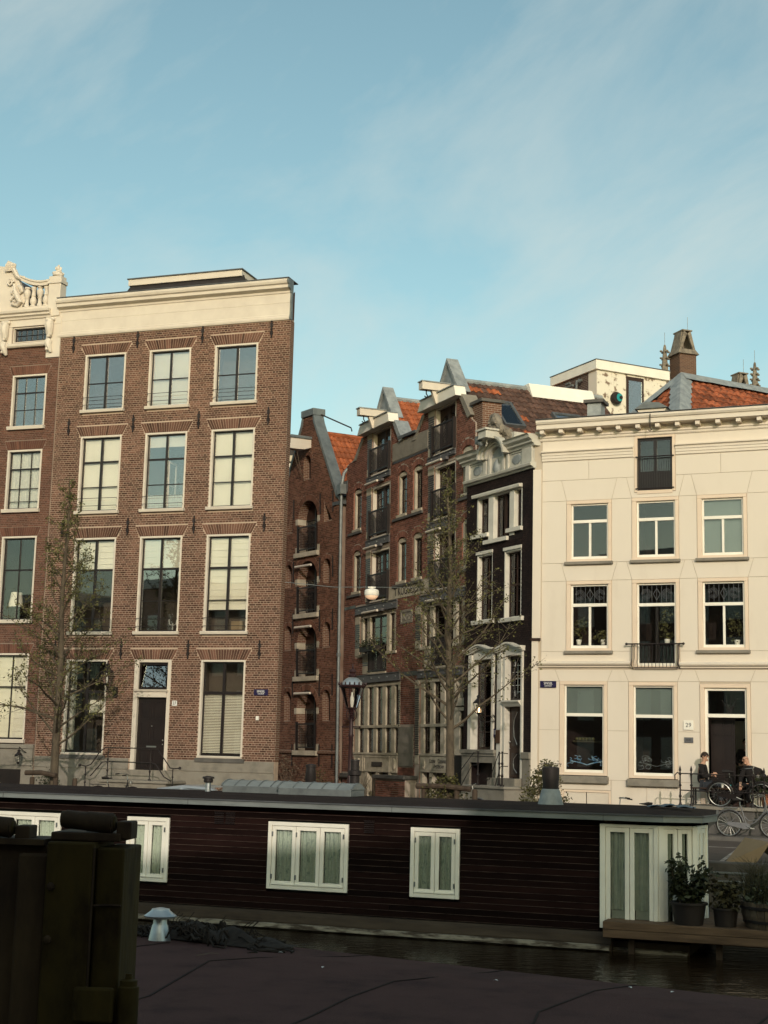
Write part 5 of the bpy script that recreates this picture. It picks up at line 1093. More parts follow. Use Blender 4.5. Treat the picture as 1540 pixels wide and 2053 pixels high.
# carved crest
g = MB()
cr1 = [(-2.72,.2,13.02),(-2.5,.1,13.06),(-2.3,.05,13.0),(-2.15,.0,12.85),(-2.02,.0,12.66),(-1.8,.0,12.52),(-1.58,.05,12.40),(-1.5,.1,12.2)]
g.tube(cr1,[.08,.13,.14,.15,.13,.13,.14,.10],8)
for k in range(30): p = random.choice(cr1); g.ball((p[0]+random.uniform(-.18,.12),p[1]-random.uniform(0,.12),p[2]+random.uniform(-.3,.06)),random.uniform(.06,.13),.08,random.uniform(.06,.14),7,5,.25)
for k in range(14): g.ball((-2.0+random.uniform(-.45,.45),.05,12.3+random.uniform(-.15,.2)),random.uniform(.08,.14),.09,.12,7,5,.25)
g.build('carved_crest','carve',Bk,True)
MB().box(-1.75,-1.25,.05,.5,12.02,12.35).build('crest_block','dull',Bk)
# low dark-tiled roof
rb = MB().add([(-3.95,.3,11.2),(0.0,.3,11.2),(0.0,10,11.2),(-3.95,10,11.2),(-2,.35,11.95),(-2,10,11.95)],[(0,1,4),(1,2,5,4),(3,0,4,5),(2,3,5)]).build('roof','slate',Bk)
sl = math.hypot(2,.75); tiles(rb,(.05,.3,11.24),(0,1,0),(-2/sl,0,.75/sl),14,6,.26,sl/6,'tileB')
# its stoop, handrails and lantern
sb = thing('door_stoop','stone steps with thin iron handrails before the black house door','stoop',fpt(WO,BA,0,0,0),R(BA-90))
MB().box(-1.95,-.4,-.35,-.1,1.32,1.66).build('step','stone',sb,bevel=.01); MB().box(-1.95,.35,-1.2,-.1,1.36,1.44).build('stoop_slab','stone',sb,bevel=.015); MB().box(-1.9,.3,-1.15,-.1,.42,1.358).build('stoop_body','stone',sb)
for k in range(3): MB().box(-2.15-.28*k,-1.92-.28*k,-1.2,-.1,.42,1.18-.22*k).build('step','stone',sb,bevel=.012)
for x,y in ((-1.25,-1.1),(.1,-1.1),(-1.1,-.45)): g = MB(); baluster(g,x,y,1.44,2.44,.028); g.build('baluster','iron',sb,True)
rods(sb,[[(-2.5,-1.1,1.30),(-2.3,-1.1,1.32),(-1.6,-1.1,2.02),(-1.25,-1.1,2.04)],[(-2.4,-1.1,1.75),(-1.5,-1.1,2.40),(-1.25,-1.1,2.42)],[(-.9,-1.1,1.6),(-.6,-1.1,1.62),(-.1,-1.1,2.38),(.1,-1.1,2.4),(.4,-1.1,2.38)],[(-.3,-1.1,1.4),(0,-1.1,2.0),(.1,-1.1,2.02),(.4,-1.1,2.02)]],.013,'iron','handrail')
lb = thing('wall_lantern','lit wall lantern on a curved bracket at the black house','lamp',fpt(WO,BA,-2.06,.03,3.36),R(BA-90))
lantern(lb,-.25,-.42,.20,.85,True); rods(lb,[[(.0,0,.14),(.04,-.08,.2),(.0,-.14,.16),(.02,-.02,.0),(-.1,-.25,-.02),(-.25,-.42,.06),(-.25,-.42,.16)]],.016,'iron','bracket',6)

# ================================================================== WHITE HOUSE
Wh = thing('white_house', 'broad cream stucco house with three columns of windows, modillion cornice and hip roof', 'house', (WO[0],WO[1],0), R(WA-90))
c1,c2,c3 = (1.02,2.38),(3.0,4.37),(4.91,6.32)
R1, R2, R0 = (8.06,9.90),(5.42,7.48),(1.80,4.52)
WHo = [rect(3.08,4.28,10.08,11.76)]+[rect(*c,*R1) for c in (c1,c2,c3)]+[rect(*c1,*R2),rect(c2[0],c2[1],4.88,7.48),rect(*c3,*R2)]+[rect(.83,2.25,*R0),rect(2.89,4.29,1.76,4.50),rect(4.94,6.34,1.12,4.46),rect(.88,2.36,.62,1.40)]
wall('wall','stuccoJ',Wh,rect(.0,7.05,.36,12.1),WHo,.3,'pinkframe',y=.016)
planshell(Wh,[(0,.31),(7.05,.31),(12.4,6.75),(5.35,6.75)],.36,12.15,'stucco')
def panels(lst):
    for p in lst:
        cx = sum(q[0] for q in p)/len(p); cz = sum(q[1] for q in p)/len(p); n = len(p)
        q = []
        for i in range(n):      # inset each edge by 6 mm
            a = Vector(p[i-1]); b_ = Vector(p[i]); d_ = Vector(p[(i+1)%n]); e1 = (b_-a).normalized(); e2 = (d_-b_).normalized()
            n1 = Vector((-e1.y,e1.x)); n2 = Vector((-e2.y,e2.x)); k = 1+n1.dot(n2); q.append(tuple(b_+(n1+n2)*(.006/max(.3,k))))
        MB().prism(q,0,.0159).build('stucco_panel','stucco',Wh)
Z = [11.13,10.54,9.91]
PL = [rect(.25,1.69,Z[1],Z[0]),rect(1.69,3.07,Z[1],Z[0]),rect(4.29,5.6,Z[1],Z[0]),rect(5.6,7.05,Z[1],Z[0])]
def voussoirs(z0,z1,cols,left=.25,right=7.05,s=.17,cut=None):
    out = []; prev_t, prev_b = left, left
    for a,b in cols:
        t0,t1 = a-s,b+s
        out.append([(prev_b,z0),(a-.01,z0),(t0,z1),(prev_t,z1)])
        if cut and cut[0] > a-.2 and cut[1] < b+.2: out.append([(a-.01,z0),(b+.01,z0),(t1,z1),(cut[1],z1),(cut[1],cut[2]),(cut[0],cut[2]),(cut[0],z1),(t0,z1)])
        else: out.append([(a-.01,z0),(b+.01,z0),(t1,z1),(t0,z1)])
        prev_t, prev_b = t1, b+.01
    out.append([(prev_b,z0),(right,z0),(right,z1),(prev_t,z1)])
    return out
PL += voussoirs(9.91,10.54,(c1,c2,c3),cut=(3.07,4.29,10.07))
PL += [rect(.25,1.01,8.03,9.91),rect(2.39,2.99,8.03,9.91),rect(4.38,4.90,8.03,9.91),rect(6.33,7.05,8.03,9.91)]
PL += voussoirs(7.49,8.03,(c1,c2,c3))
PL += [rect(.25,1.01,5.40,7.49),rect(2.39,2.99,5.40,7.49),rect(4.38,4.90,5.40,7.49),rect(6.33,7.05,5.40,7.49),rect(.25,2.99,5.10,5.40),rect(4.38,7.05,5.08,5.40)]
g1,g2,g3_ = (.83,2.25),(2.89,4.29),(4.94,6.34)
PL += voussoirs(4.53,4.87,(g1,g2,g3_),left=.2,s=.15)
for a,b in ((.2,.82),(2.26,2.88),(4.30,4.93),(6.35,7.05)): PL += [rect(a,b,3.11,4.53),rect(a,b,1.70,3.11)]
PL += [rect(.2,.87,.40,1.70),rect(2.37,3.4,.40,1.70),rect(3.4,4.93,.40,1.70),rect(6.35,7.05,.40,1.70),rect(.88,2.36,1.41,1.70)]
panels(PL)
for q in ((.25,3.07,0,.0158,11.135,11.78),(4.29,7.05,0,.0158,11.135,11.78),(4.30,4.37,0,.0158,4.88,5.39)): MB().box(*q).build('stucco_frieze','stucco',Wh)
B('apron_infill','stucco',Wh,2.88,4.38,-.004,.0157,4.53,4.875) if False else None
# pilaster strip at the left edge, bands and cornice
MB().box(-.02,.235,-.07,.2,5.80,10.90).build('corner_strip','stucco',Wh,bevel=.006); MB().box(-.03,.17,-.05,.2,.40,5.72).build('corner_strip','stucco',Wh); MB().box(-.05,.22,-.09,.05,5.722,5.798).build('strip_foot','dkwood',Wh)
def band(pf_,a,b): MB().prism(pf_,a,b,'x').build('moulding','stucco',Wh)
for a,b in ((.24,3.05),(4.30,7.05)): band([(.0,11.14),(-.03,11.15),(-.03,11.22),(-.05,11.23),(-.05,11.30),(-.07,11.32),(-.07,11.38),(-.13,11.41),(-.13,11.45),(.0,11.47)],a,b)
for a,b,dz in ((.17,2.97,0),(4.39,7.05,-.03)): band([(.0,4.93+dz),(-.06,4.94+dz),(-.06,4.99+dz),(-.15,5.01+dz),(-.17,5.06+dz),(-.14,5.10+dz),(.0,5.12+dz)],a,b)
CP = [(.2,11.77),(-.03,11.77),(-.05,11.80),(-.05,11.84),(-.09,11.87),(-.09,11.90),(-.03,11.91),(-.03,12.06),(-.40,12.07),(-.40,12.20),(-.44,12.21),(-.48,12.27),(-.48,12.32),(-.44,12.34),(.4,12.36),(.4,11.77)]
MB().prism(CP,.17,7.0,'x').build('cornice','stucco',Wh)
MB().prism([(y-.012 if y < 0 else y,z) for y,z in CP],7.0,7.06,'x').build('cornice_end','stucco',Wh)
for k in range(12):
    u = .32+.585*k; MB().box(u-.065,u+.065,-.34,-.031,11.945,12.05).build('modillion','stucco',Wh,bevel=.008)
B('roof_edge','leadD',Wh,.15,7.05,-.47,.5,12.362,12.375)
def cream_window(u0,u1,z0,z1,zt,split=True,sillz=True,blinds=(),room='roomD',top='lead',rd=2.4,glass='glass'):
    """rose-painted architrave, white sash with top light"""
    g = MB(); g.box(u0,u0+.13,-.02,.05,z0,z1-.10); g.box(u1-.10,u1,-.02,.05,z0,z1-.10); g.box(u0,u1,-.03,.05,z1-.10,z1); g.box(u0+.13,u1-.10,-.015,.05,z0,z0+.08)
    w_ = g.build('window','pinkframe',Wh,bevel=.006)
    a,b,c,d_ = u0+.13,u1-.10,z0+.08,z1-.10
    s = MB(); y = .05; s.box(a,a+.05,y,y+.08,c,d_); s.box(b-.05,b,y,y+.08,c,d_); s.box(a+.05,b-.05,y,y+.08,d_-.05,d_); s.box(a+.05,b-.05,y,y+.08,c,c+.08); s.box(a+.05,b-.05,y-.02,y+.08,zt-.045,zt+.045)
    cells = [(a+.05,b-.05,zt+.045,d_-.05)]
    if split: x = (a+b)/2; s.box(x-.03,x+.03,y-.005,y+.08,c+.08,zt-.045); cells += [(a+.05,x-.03,c+.08,zt-.045),(x+.03,b-.05,c+.08,zt-.045)]
    else: cells += [(a+.05,b-.05,c+.08,zt-.045)]
    s.build('sash','white',w_,bevel=.004)
    for p in cells: B('pane',glass,w_,p[0],p[1],y+.04,y+.047,p[2],p[3])
    for bl in blinds: blind(w_,*bl,y+.12,c,d_,a,b)
    e = .15; MB().add([(u0-e,.34,z0-e),(u1+e,.34,z0-e),(u1+e,rd,z0-e),(u0-e,rd,z0-e),(u0-e,.34,z1+e),(u1+e,.34,z1+e),(u1+e,rd,z1+e),(u0-e,rd,z1+e)],[(0,3,2,1),(4,5,6,7),(1,2,6,5),(2,3,7,6),(3,0,4,7)]).build('room',room,w_)
    if sillz: MB().box(u0-.05,u1+.05,-.10,.03,z0-.09,z0-.002).build('stone_sill','stone',w_,bevel=.008)
    if top == 'came':
        g = MB(); cx = (a+b)/2; zc = (zt+d_)/2; yy = y+.03
        for k in range(-3,4): g.tube([(cx+k*.14,yy,zt+.05),(cx+k*.14,yy,d_-.05)],.006,4)
        for q in (-1,1):
            g.tube([(cx,yy,zc-.18),(cx+q*.10,yy,zc),(cx,yy,zc+.16)],.008,4)
            for r_ in (.07,.11,.15): g.tube([(cx+q*(.3+r_*math.cos(t_*.7)),yy,zc+r_*math.sin(t_*.7)) for t_ in range(9)],.006,4)
        g.build('leaded_tracery','plate',w_)
    return w_
cream_window(*c1,*R1,9.27,room='roomW'); cream_window(*c2,*R1,9.26); cream_window(*c3,*R1,9.24,blinds=(('sheer',0,1,0,1),))
cream_window(*c1,*R2,6.77,room='roomW',top='came'); cream_window(*c3,*R2,6.74,top='came')
cream_window(c2[0],c2[1],4.90,7.48,6.75,split=False,top='came',sillz=False)
cream_window(.83,2.25,1.82,4.53,3.56,split=False,room='roomW',blinds=(('sheer',0,1,0,.36),),sillz=False); cream_window(2.89,4.29,1.78,4.51,3.54,split=False,blinds=(('sheer',0,1,0,.36),),sillz=False)
for a,b,z in ((.80,2.30,1.80),(2.86,4.34,1.76)): MB().box(a,b,-.14,.02,z-.20,z).build('stone_sill','stone',Wh,bevel=.01)
# balcony door leaves and iron guard on the first floor, iron guard at the hatch
MB().box(3.66,3.74,.10,.14,5.0,6.7).build('door_stile','black',Wh)
g = MB(); g.tube([(2.86,-.15,5.60),(4.51,-.15,5.60)],.022,6); g.tube([(3.06,-.15,4.92),(4.36,-.15,4.92)],.014,5)
for x in (2.86,4.51): g.ball((x,-.15,5.60),.04); 
for k in range(13): x = 3.08+1.26*k/12; g.tube([(x,-.12,5.58),(x,-.12,5.20),(x,-.19,5.08),(x,-.16,4.92)],.010,5)
for x in (3.02,4.38): g.tube([(x,-.0,5.60),(x,-.15,5.60),(x,-.17,5.2),(x-.02,-.20,5.0),(x,-.02,4.90)],.015,5)
g.build('iron_guard','iron',Wh)
g = MB(); g.box(3.08,3.16,-.02,.2,10.08,11.76); g.box(4.20,4.28,-.02,.2,10.08,11.76); g.box(3.16,4.20,-.02,.2,10.02,10.12); g.box(3.16,4.20,-.02,.2,11.70,11.76); hf = g.build('hatch_frame','pinkframe',Wh)
g = MB(); g.box(3.16,3.24,.08,.12,10.12,11.70); g.box(4.12,4.20,.08,.12,10.12,11.70); g.box(3.63,3.73,.07,.12,10.12,11.70); g.box(3.24,3.63,.08,.12,11.62,11.70); g.box(3.73,4.12,.08,.12,11.62,11.70); g.box(3.24,3.63,.08,.12,10.12,10.7); g.box(3.73,4.12,.08,.12,10.12,10.7); g.build('hatch_leaf','black',hf)
B('pane','glass',hf,3.24,3.63,.10,.105,10.7,11.62); B('pane','glass',hf,3.73,4.12,.10,.105,10.7,11.62); MB().add([(3.0,.34,10),(4.4,.34,10),(4.4,2,10),(3.0,2,10),(3.0,.34,11.8),(4.4,.34,11.8),(4.4,2,11.8),(3.0,2,11.8)],[(0,3,2,1),(4,5,6,7),(1,2,6,5),(2,3,7,6),(3,0,4,7)]).build('room','roomD',hf)
g = MB(); g.tube([(3.12,-.06,11.12),(4.26,-.06,11.12)],.018,5); g.tube([(3.12,-.06,10.17),(4.26,-.06,10.17)],.018,5)
for k in range(15): x = 3.18+1.0*k/14; g.tube([(x,-.06,10.17),(x,-.06,11.12)],.008,4)
g.build('hatch_guard','iron',hf)
# basement shutters
MB().box(.88,2.36,.02,.07,1.34,1.40).box(.88,.95,.02,.07,.62,1.34).box(2.29,2.36,.02,.07,.62,1.34).build('basement_frame','pinkframe',Wh); MB().box(.95,1.61,.05,.09,.62,1.34).build('basement_shutter','cream',Wh,bevel=.02); MB().box(1.63,2.29,.05,.09,.62,1.34).build('basement_shutter','cream',Wh,bevel=.02)
# door bay
g = MB(); g.box(4.94,5.06,-.03,.06,1.12,4.36); g.box(6.24,6.34,-.03,.06,1.12,4.36); g.box(4.94,6.34,-.03,.06,4.36,4.46); g.build('door_architrave','pinkframe',Wh,bevel=.006)
g = MB(); g.box(5.06,5.14,.05,.16,1.12,4.36); g.box(6.18,6.24,.05,.16,1.12,4.36); g.box(5.14,6.18,.05,.16,4.28,4.36); g.box(5.14,6.18,.03,.16,3.53,3.63); tf = g.build('door_frame','white',Wh,bevel=.005)
B('pane','glass',tf,5.14,6.18,.10,.107,3.63,4.28)
g = MB()
for k in range(9): a = k*.7; g.tube([(5.75,.09,3.64),(5.75+.12*math.cos(a),.09,3.85),(5.75+.22*math.cos(a),.09,3.95+.2*math.sin(a))],.008,4)
g.build('transom_tracery','iron',tf)
MB().add([(4.85,.34,1.1),(6.4,.34,1.1),(6.4,3,1.1),(4.85,3,1.1),(4.85,.34,4.5),(6.4,.34,4.5),(6.4,3,4.5),(4.85,3,4.5)],[(0,3,2,1),(4,5,6,7),(1,2,6,5),(2,3,7,6),(3,0,4,7)]).build('hall','roomD',tf)
dd = MB().box(5.14,5.82,.5,.55,1.13,3.52).build('door','black',Wh); g = MB()
for z0,z1 in ((1.3,2.1),(2.25,2.95),(3.05,3.4)): g.box(5.22,5.5,.48,.5,z0,z1); g.box(5.56,5.76,.48,.5,z0,z1)
g.build('door_panel','black',dd); B('hall_partition','roomW',Wh,5.5,6.4,2.3,2.35,1.13,3.5)
# plates
def plate(u,z,w_,h,mat,label,name='wall_plate',off=.02):
    o = tag(MB().box(0,w_,-.015,0,0,h).build(name,mat,bevel=.003),label,'sign'); o.location = fpt(WO,WA,u,off,z); o.rotation_euler = (0,0,R(WA-90)); return o
p29 = plate(4.47,3.17,.28,.27,'white','white square number plate 29 beside the open doorway','number_plate'); text('29','plate',p29,.14,.13,-.018,.17)
pg = plate(4.49,2.81,.25,.15,'plate','small grey metal plaque under the white number plate'); text('SINGEL','dlet',pg,.125,.075,-.017,.045)
plate(5.0,2.35,.07,.16,'dkwood','small brown doorbell plate on the left door jamb','bell_plate',.06)
street_sign(.24,4.34,WO,WA,'dark blue SINGEL street sign on the cream stucco house')
# cornice hook, hoist dormer, chimney, hip roof
MB().tube([(3.66,-.50,12.3),(3.66,-.52,11.90),(3.70,-.52,11.82),(3.66,-.52,11.77),(3.62,-.52,11.82)],.016,6).build('hoist_hook','iron',Wh,True)
g = MB(); g.prism([(3.30,12.38),(4.02,12.38),(4.10,12.50),(3.22,12.50)],-.30,.9); hd = g.build('hoist_dormer','stucco',Wh); MB().prism([(3.16,12.502),(4.16,12.502),(3.9,12.66),(3.5,12.70),(3.42,12.66)],-.38,1.0).build('dormer_lead','zinc',hd)
g = MB(); g.add([(1.05,1.6,12.3),(1.75,1.6,12.3),(1.75,2.3,12.3),(1.05,2.3,12.3),(1.18,1.7,12.75),(1.62,1.7,12.75),(1.62,2.2,12.75),(1.18,2.2,12.75),(1.18,1.7,13.30),(1.62,1.7,13.30),(1.62,2.2,13.30),(1.18,2.2,13.30)],[(0,1,5,4),(1,2,6,5),(2,3,7,6),(3,0,4,7),(4,5,9,8),(5,6,10,9),(6,7,11,10),(7,4,8,11),(8,9,10,11)]); ch = g.build('chimney','lead',Wh); MB().box(1.08,1.72,1.6,2.3,13.302,13.40).build('chimney_cap','stoneD',ch)
# hip roof: own axis, ridge receding to the right
C0 = Vector((8.72,42.95,0)); rdv = Vector((.881,.473,0)); qdv = Vector((-.473,.881,0))
iw = Matrix.Rotation(-R(WA-90),4,'Z')@Matrix.Translation((-WO[0],-WO[1],0))
def HP(a,b,z): return iw@(C0+rdv*a+qdv*b+Vector((0,0,z)))
ze, zr = 12.30, 14.30
hr = MB().add([HP(0,0,ze-.06),HP(14,0,ze-.06),HP(14,4,ze-.06),HP(0,4,ze-.06),HP(1.75,2,zr-.06),HP(14,2,zr-.06)],[(0,1,5,4),(2,3,4,5),(3,0,4),(1,2,5)]).build('hip_roof','slate',Wh)
sl = math.hypot(2,zr-ze); xd = (iw.to_3x3()@rdv); ud2 = (iw.to_3x3()@(qdv*2+Vector((0,0,zr-ze)))).normalized(); ny = 9
tiles(hr,HP(0,0,ze),xd,ud2,46,ny,.27,sl/ny,'tileR',clip=lambda a,b: a-.26 > b/sl*1.75,prio=lambda a,b: a-b)
xd2 = (iw.to_3x3()@(-qdv)); s2 = math.hypot(1.75,zr-ze); ud3 = (iw.to_3x3()@(rdv*1.75+Vector((0,0,zr-ze)))).normalized()
tiles(hr,HP(0,4,ze),xd2,ud3,15,8,.27,s2/8,'tileR',clip=lambda a,b: b/s2*2 < a-.12 and b/s2*2 < 4-a-.12)
def leadstrip(p,q,w1,nm='hip_lead'):
    p,q = Vector(p),Vector(q); g = MB(); n = 22; d_ = (q-p).normalized(); sd_ = d_.cross(Vector((0,0,1))).normalized()
    rows_ = []
    for i in range(n+1):
        c = p+(q-p)*i/n; wv = w1*(1+.10*math.sin(i*2.4)); rows_.append([c-sd_*wv+Vector((0,0,-wv*.68+.10)),c-sd_*w1*.3+Vector((0,0,.11)),c+Vector((0,0,.18)),c+sd_*w1*.3+Vector((0,0,.11)),c+sd_*wv+Vector((0,0,-wv*.68+.10))])
    g.add([v for r_ in rows_ for v in r_],[(i*5+k,i*5+k+1,(i+1)*5+k+1,(i+1)*5+k) for i in range(n) for k in range(4)]); g.build(nm,'lead',hr)
leadstrip(HP(0,0,ze),HP(1.75,2,zr),.33); leadstrip(HP(0,4,ze),HP(1.75,2,zr),.30); leadstrip(HP(1.75,2,zr),HP(14,2,zr),.26,'ridge_lead')

# things standing behind the panes
def inroom(name,label,cat,o,a,u,y,z): return thing(name,label,cat,fpt(o,a,u,-y,z),R(a-90))
sh = inroom('wall_shelf','dark shelf with green fruit seen through the lower left white house window','shelf',WO,WA,1.4,1.0,2.78); B('board','grass',sh,-.45,.45,0,.22,0,.05)
for k in range(6): g = MB().ball((-.35+.1*k,.1,.10),.05,.05,.05,7,5); g.build('fruit','leafS',sh,True)
for (u0_,lab,mt,sd_) in ((1.02,'pale blue swirling glass decoration low in the left ground floor window','bluew',1),(3.06,'thin white swirling line decoration low in the right ground floor window','lead',2)):
    random.seed(sd_); d_ = inroom('window_decoration',lab,'decoration',WO,WA,u0_+.05,.22,2.02); g = MB()
    for k in range(16 if mt == 'bluew' else 26):
        x0,z0_ = random.choice((.16,.86))+random.gauss(0,.10),random.uniform(.06,.34); a0_ = random.uniform(0,6.28); rr_ = random.uniform(.05,.16)
        g.tube([(x0+rr_*(1-.06*j)*math.cos(a0_+j*.35),0,z0_+rr_*.6*(1-.06*j)*math.sin(a0_+j*.35)) for j in range(11)],.011 if mt == 'bluew' else .005,4)
    g.tube([(.02+.1*j,.0,.10+.10*abs(math.cos(j*.31))) for j in range(11)],.02 if mt == 'bluew' else .006,4); g.build('swirl',mt,d_)
random.seed(21)
for (u_,z_,lab,h_) in ((1.32,5.62,'leafy plants on the sill of the first floor left window',.75),(2.05,5.62,'small pot plants at the right of the first floor left window',.35),(3.95,5.62,'tall palm-like plant inside the first floor balcony door',1.05),(5.95,5.58,'trailing plant hanging inside the first floor right window',1.0)):
    t_ = inroom('house_plant',lab,'plant',WO,WA,u_,.30,z_); MB().lathe([(.06,0),(.085,.14),(.08,.15)],(0,0,0),12).build('pot','white',t_,True); leaves('foliage','leafS',t_,[(random.gauss(0,.10),random.gauss(0,.05),random.uniform(.15,h_)) for _ in range(22)],.05,170,.11)
tl = inroom('table_lamp','table lamp with pale shade in the far left first floor window','lamp',LO,LA,-10.0,.42,6.5); MB().lathe([(.26,.45),(.18,.95)],(0,0,0),16).build('lamp_shade','blind',tl,True); MB().lathe([(.12,0),(.05,.05),(.03,.2),(.05,.3),(.02,.46)],(0,0,0),10).build('lamp_base','dkwood',tl,True)
cs = inroom('candlestick','white candlestick on the sill of the middle first floor window','candlestick',LO,LA,-3.95,.35,6.1); MB().lathe([(.07,0),(.02,.03),(.018,.25)],(0,0,0),8).build('stem','white',cs,True); MB().tube([(-.14,0,.38),(-.12,0,.22),(0,0,.18),(.12,0,.22),(.14,0,.38)],.018,6).build('arm','white',cs,True)
bxx = tag(MB().box(-.2,.2,-.12,.12,0,.3).build('storage_box','card',bevel=.01),'pale storage box on the sill of the right first floor window','box'); bxx.location = fpt(LO,LA,-1.62,-.40,6.1); bxx.rotation_euler = (0,0,R(LA-90))
# ================================================================== ROOFTOP BUILDING BEHIND
Rt = thing('rooftop_building','flat-roofed building behind with stained white rooftop room and dark brick flank','building',(7.88,54.0,0),R(26))
MB().box(0,3.2,0,3.0,.4,16.78).build('wall','stain',Rt); MB().box(-.012,-.001,.55,2.9,13.5,16.78).build('brick_flank','brickD',Rt); MB().box(-.014,-.001,0.0,.549,13.5,16.78).build('render_strip','stucco',Rt)
MB().box(-.10,3.3,-.10,3.1,16.782,17.14).build('roof_fascia','white',Rt,bevel=.012); MB().box(-.12,3.32,-.12,3.12,17.142,17.17).build('roof_edge','leadD',Rt)
rw = MB().box(1.32,2.12,-.03,-.001,13.5,16.70).build('door_frame','dkwood',Rt); B('pane','glassS',rw,1.42,2.02,-.045,-.031,14.9,16.55); B('lower_panel','dkwood',rw,1.40,2.04,-.04,-.031,14.2,14.85); B('step','sand',Rt,1.0,2.0,-.5,-.001,14.0,14.55)
hrz = MB().lathe([(.22,0),(.24,.06),(.24,.14),(.19,.2)],(0,0,0),18); hrz.v = [(.80+x,-.02-z,15.75+y) for x,y,z in hrz.v]; hh = tag(hrz.build('hose_reel','pot',None,True),'black and teal hose reel on the stained rooftop wall','hose reel'); hh.location = (7.88,54.0,0); hh.rotation_euler = (0,0,R(26))
g = MB().lathe([(.17,0),(.17,.012)],(0,0,0),18); g.v = [(.87+x*.8,-.225-z,15.77+y*.9) for x,y,z in g.v]; g.build('hose_disc','teal',hh,True); g = MB().lathe([(.07,0),(.07,.03)],(0,0,0),10); g.v = [(.92+x,-.24-z,15.77+y) for x,y,z in g.v]; g.build('reel_hub','pot',hh)
rods(Rt,[[(-.15,1.4,16.45),(-.15,2.2,16.45)],[(-.15,1.6,16.58),(-.15,1.9,16.58)],[(-.1,1.2,16.6),(-.14,1.2,16.2),(-.1,1.2,15.9)],[(-.1,.85,16.55),(-.16,.95,16.5),(-.1,1.05,16.6)]],.05,'zinc','flue_pipe',6)
MB().lathe([(.12,0),(.12,.22),(.2,.24),(.2,.3),(.05,.33)],(1.2,2.2,17.17),12).build('roof_flue','alu',Rt,True); MB().prism([(.3,17.17),(1.4,17.17),(1.2,17.45),(.6,17.45)],1.5,2.8).build('roof_light','zinc',Rt)
# ================================================================== CHURCH ROOFLINE FAR BEHIND
Ch = thing('church','distant church with crested brick chimneys and crocketed stone pinnacles above the roofs','church',(15.05,74,.4),R(20))
MB().box(-4,14,1.5,16,0,17.5).build('wall','brickC',Ch); MB().add([(-4.3,1.2,17.4),(14.3,1.2,17.4),(14.3,16.3,17.4),(-4.3,16.3,17.4),(-2,8.5,20.5),(12,8.5,20.5)],[(0,1,5,4),(2,3,4,5),(3,0,4),(1,2,5)]).build('roof','slate',Ch)
def chimney(x,y,z0,z1,w_):
    c = MB().box(x-w_/2,x+w_/2,y-w_*.5,y+w_*.5,z0,z1).build('chimney','brickC',Ch); h = w_*.62
    MB().add([(x-h,y-h,z1),(x+h,y-h,z1),(x+h,y+h,z1),(x-h,y+h,z1),(x-w_*.48,y-w_*.48,z1+.28),(x+w_*.48,y-w_*.48,z1+.28),(x+w_*.48,y+w_*.48,z1+.28),(x-w_*.48,y+w_*.48,z1+.28)],[(3,2,1,0),(0,1,5,4),(1,2,6,5),(2,3,7,6),(3,0,4,7),(4,5,6,7)]).build('chimney_skirt','carve',c)
    q = w_*.47; zz = z1+.285; g = MB()
    for sx in (-1,1): g.prism([(x+sx*q,zz),(x+sx*(q-.14),zz),(x+sx*.02,zz+.85),(x+sx*.2,zz+.98)] if sx < 0 else [(x+sx*(q-.14),zz),(x+sx*q,zz),(x+sx*.2,zz+.98),(x+sx*.02,zz+.85)],y-q,y-q+.12); g.prism([(x+sx*q,zz),(x+sx*(q-.14),zz),(x+sx*.02,zz+.85),(x+sx*.2,zz+.98)] if sx < 0 else [(x+sx*(q-.14),zz),(x+sx*q,zz),(x+sx*.2,zz+.98),(x+sx*.02,zz+.85)],y+q-.12,y+q)
    for sx in (-1,1): g.prism([(x+sx*q,zz),(x+sx*(q-.1),zz),(x+sx*.15,zz+.98),(x+sx*.28,zz+.98)] if sx < 0 else [(x+sx*(q-.1),zz),(x+sx*q,zz),(x+sx*.28,zz+.98),(x+sx*.15,zz+.98)],y-q+.121,y+q-.121)
    g.box(x-.3,x+.3,y-q,y+q,zz+.985,zz+1.05); g.build('chimney_hood','carve',c)
    MB().tube([(x+w_*.3,y,zz+.9),(x+w_*.3,y,zz+1.9)],.012,4).build('lightning_rod','lead',c)
    return c
def pinnacle(x,y,z0,h,w_):
    p = MB().lathe([(w_*.62,-2.6),(w_*.62,0),(w_*.5,.05),(w_*.42,.3),(w_*.12,h),(w_*.1,h+.1)],(x,y,z0),8).build('pinnacle','carve',Ch)
    for sx,sy in ((0,-1),(1,0),(-1,0),(0,1)): 
        q = [(x+sx*w_*.5+(w_*.42 if sx == 0 else 0)*k_,y+sy*w_*.5+(w_*.42 if sy == 0 else 0)*k_) for k_ in (-1,1)]
        MB().add([(q[0][0],q[0][1],z0-.9),(q[1][0],q[1][1],z0-.9),(x+sx*w_*.45,y+sy*w_*.45,z0+.5),(x,y,z0-.9),(x,y,z0+.3)],[(0,1,2),(1,3,4,2),(3,0,2,4)]).build('gablet','carve',p)
    g = MB()
    for k in range(7):
        zz = z0+.35+(h-.5)*k/7; rr = w_*(.42-.30*(zz-z0-.3)/h)
        for a in (0,1.57,3.14,4.71): g.ball((x+(rr+.08)*math.cos(a),y+(rr+.08)*math.sin(a),zz),.085,.085,.055,6,4)
    for a in (0,1.57,3.14,4.71): g.ball((x+.22*math.cos(a),y+.22*math.sin(a),z0+h-.15),.09,.09,.06,6,4)
    g.ball((x,y,z0+h+.12),.08,.08,.12,6,4); g.build('crocket','carve',p)
    MB().tube([(x,y,z0+h+.2),(x,y,z0+h+.9)],.012,4).build('lightning_rod','lead',p)
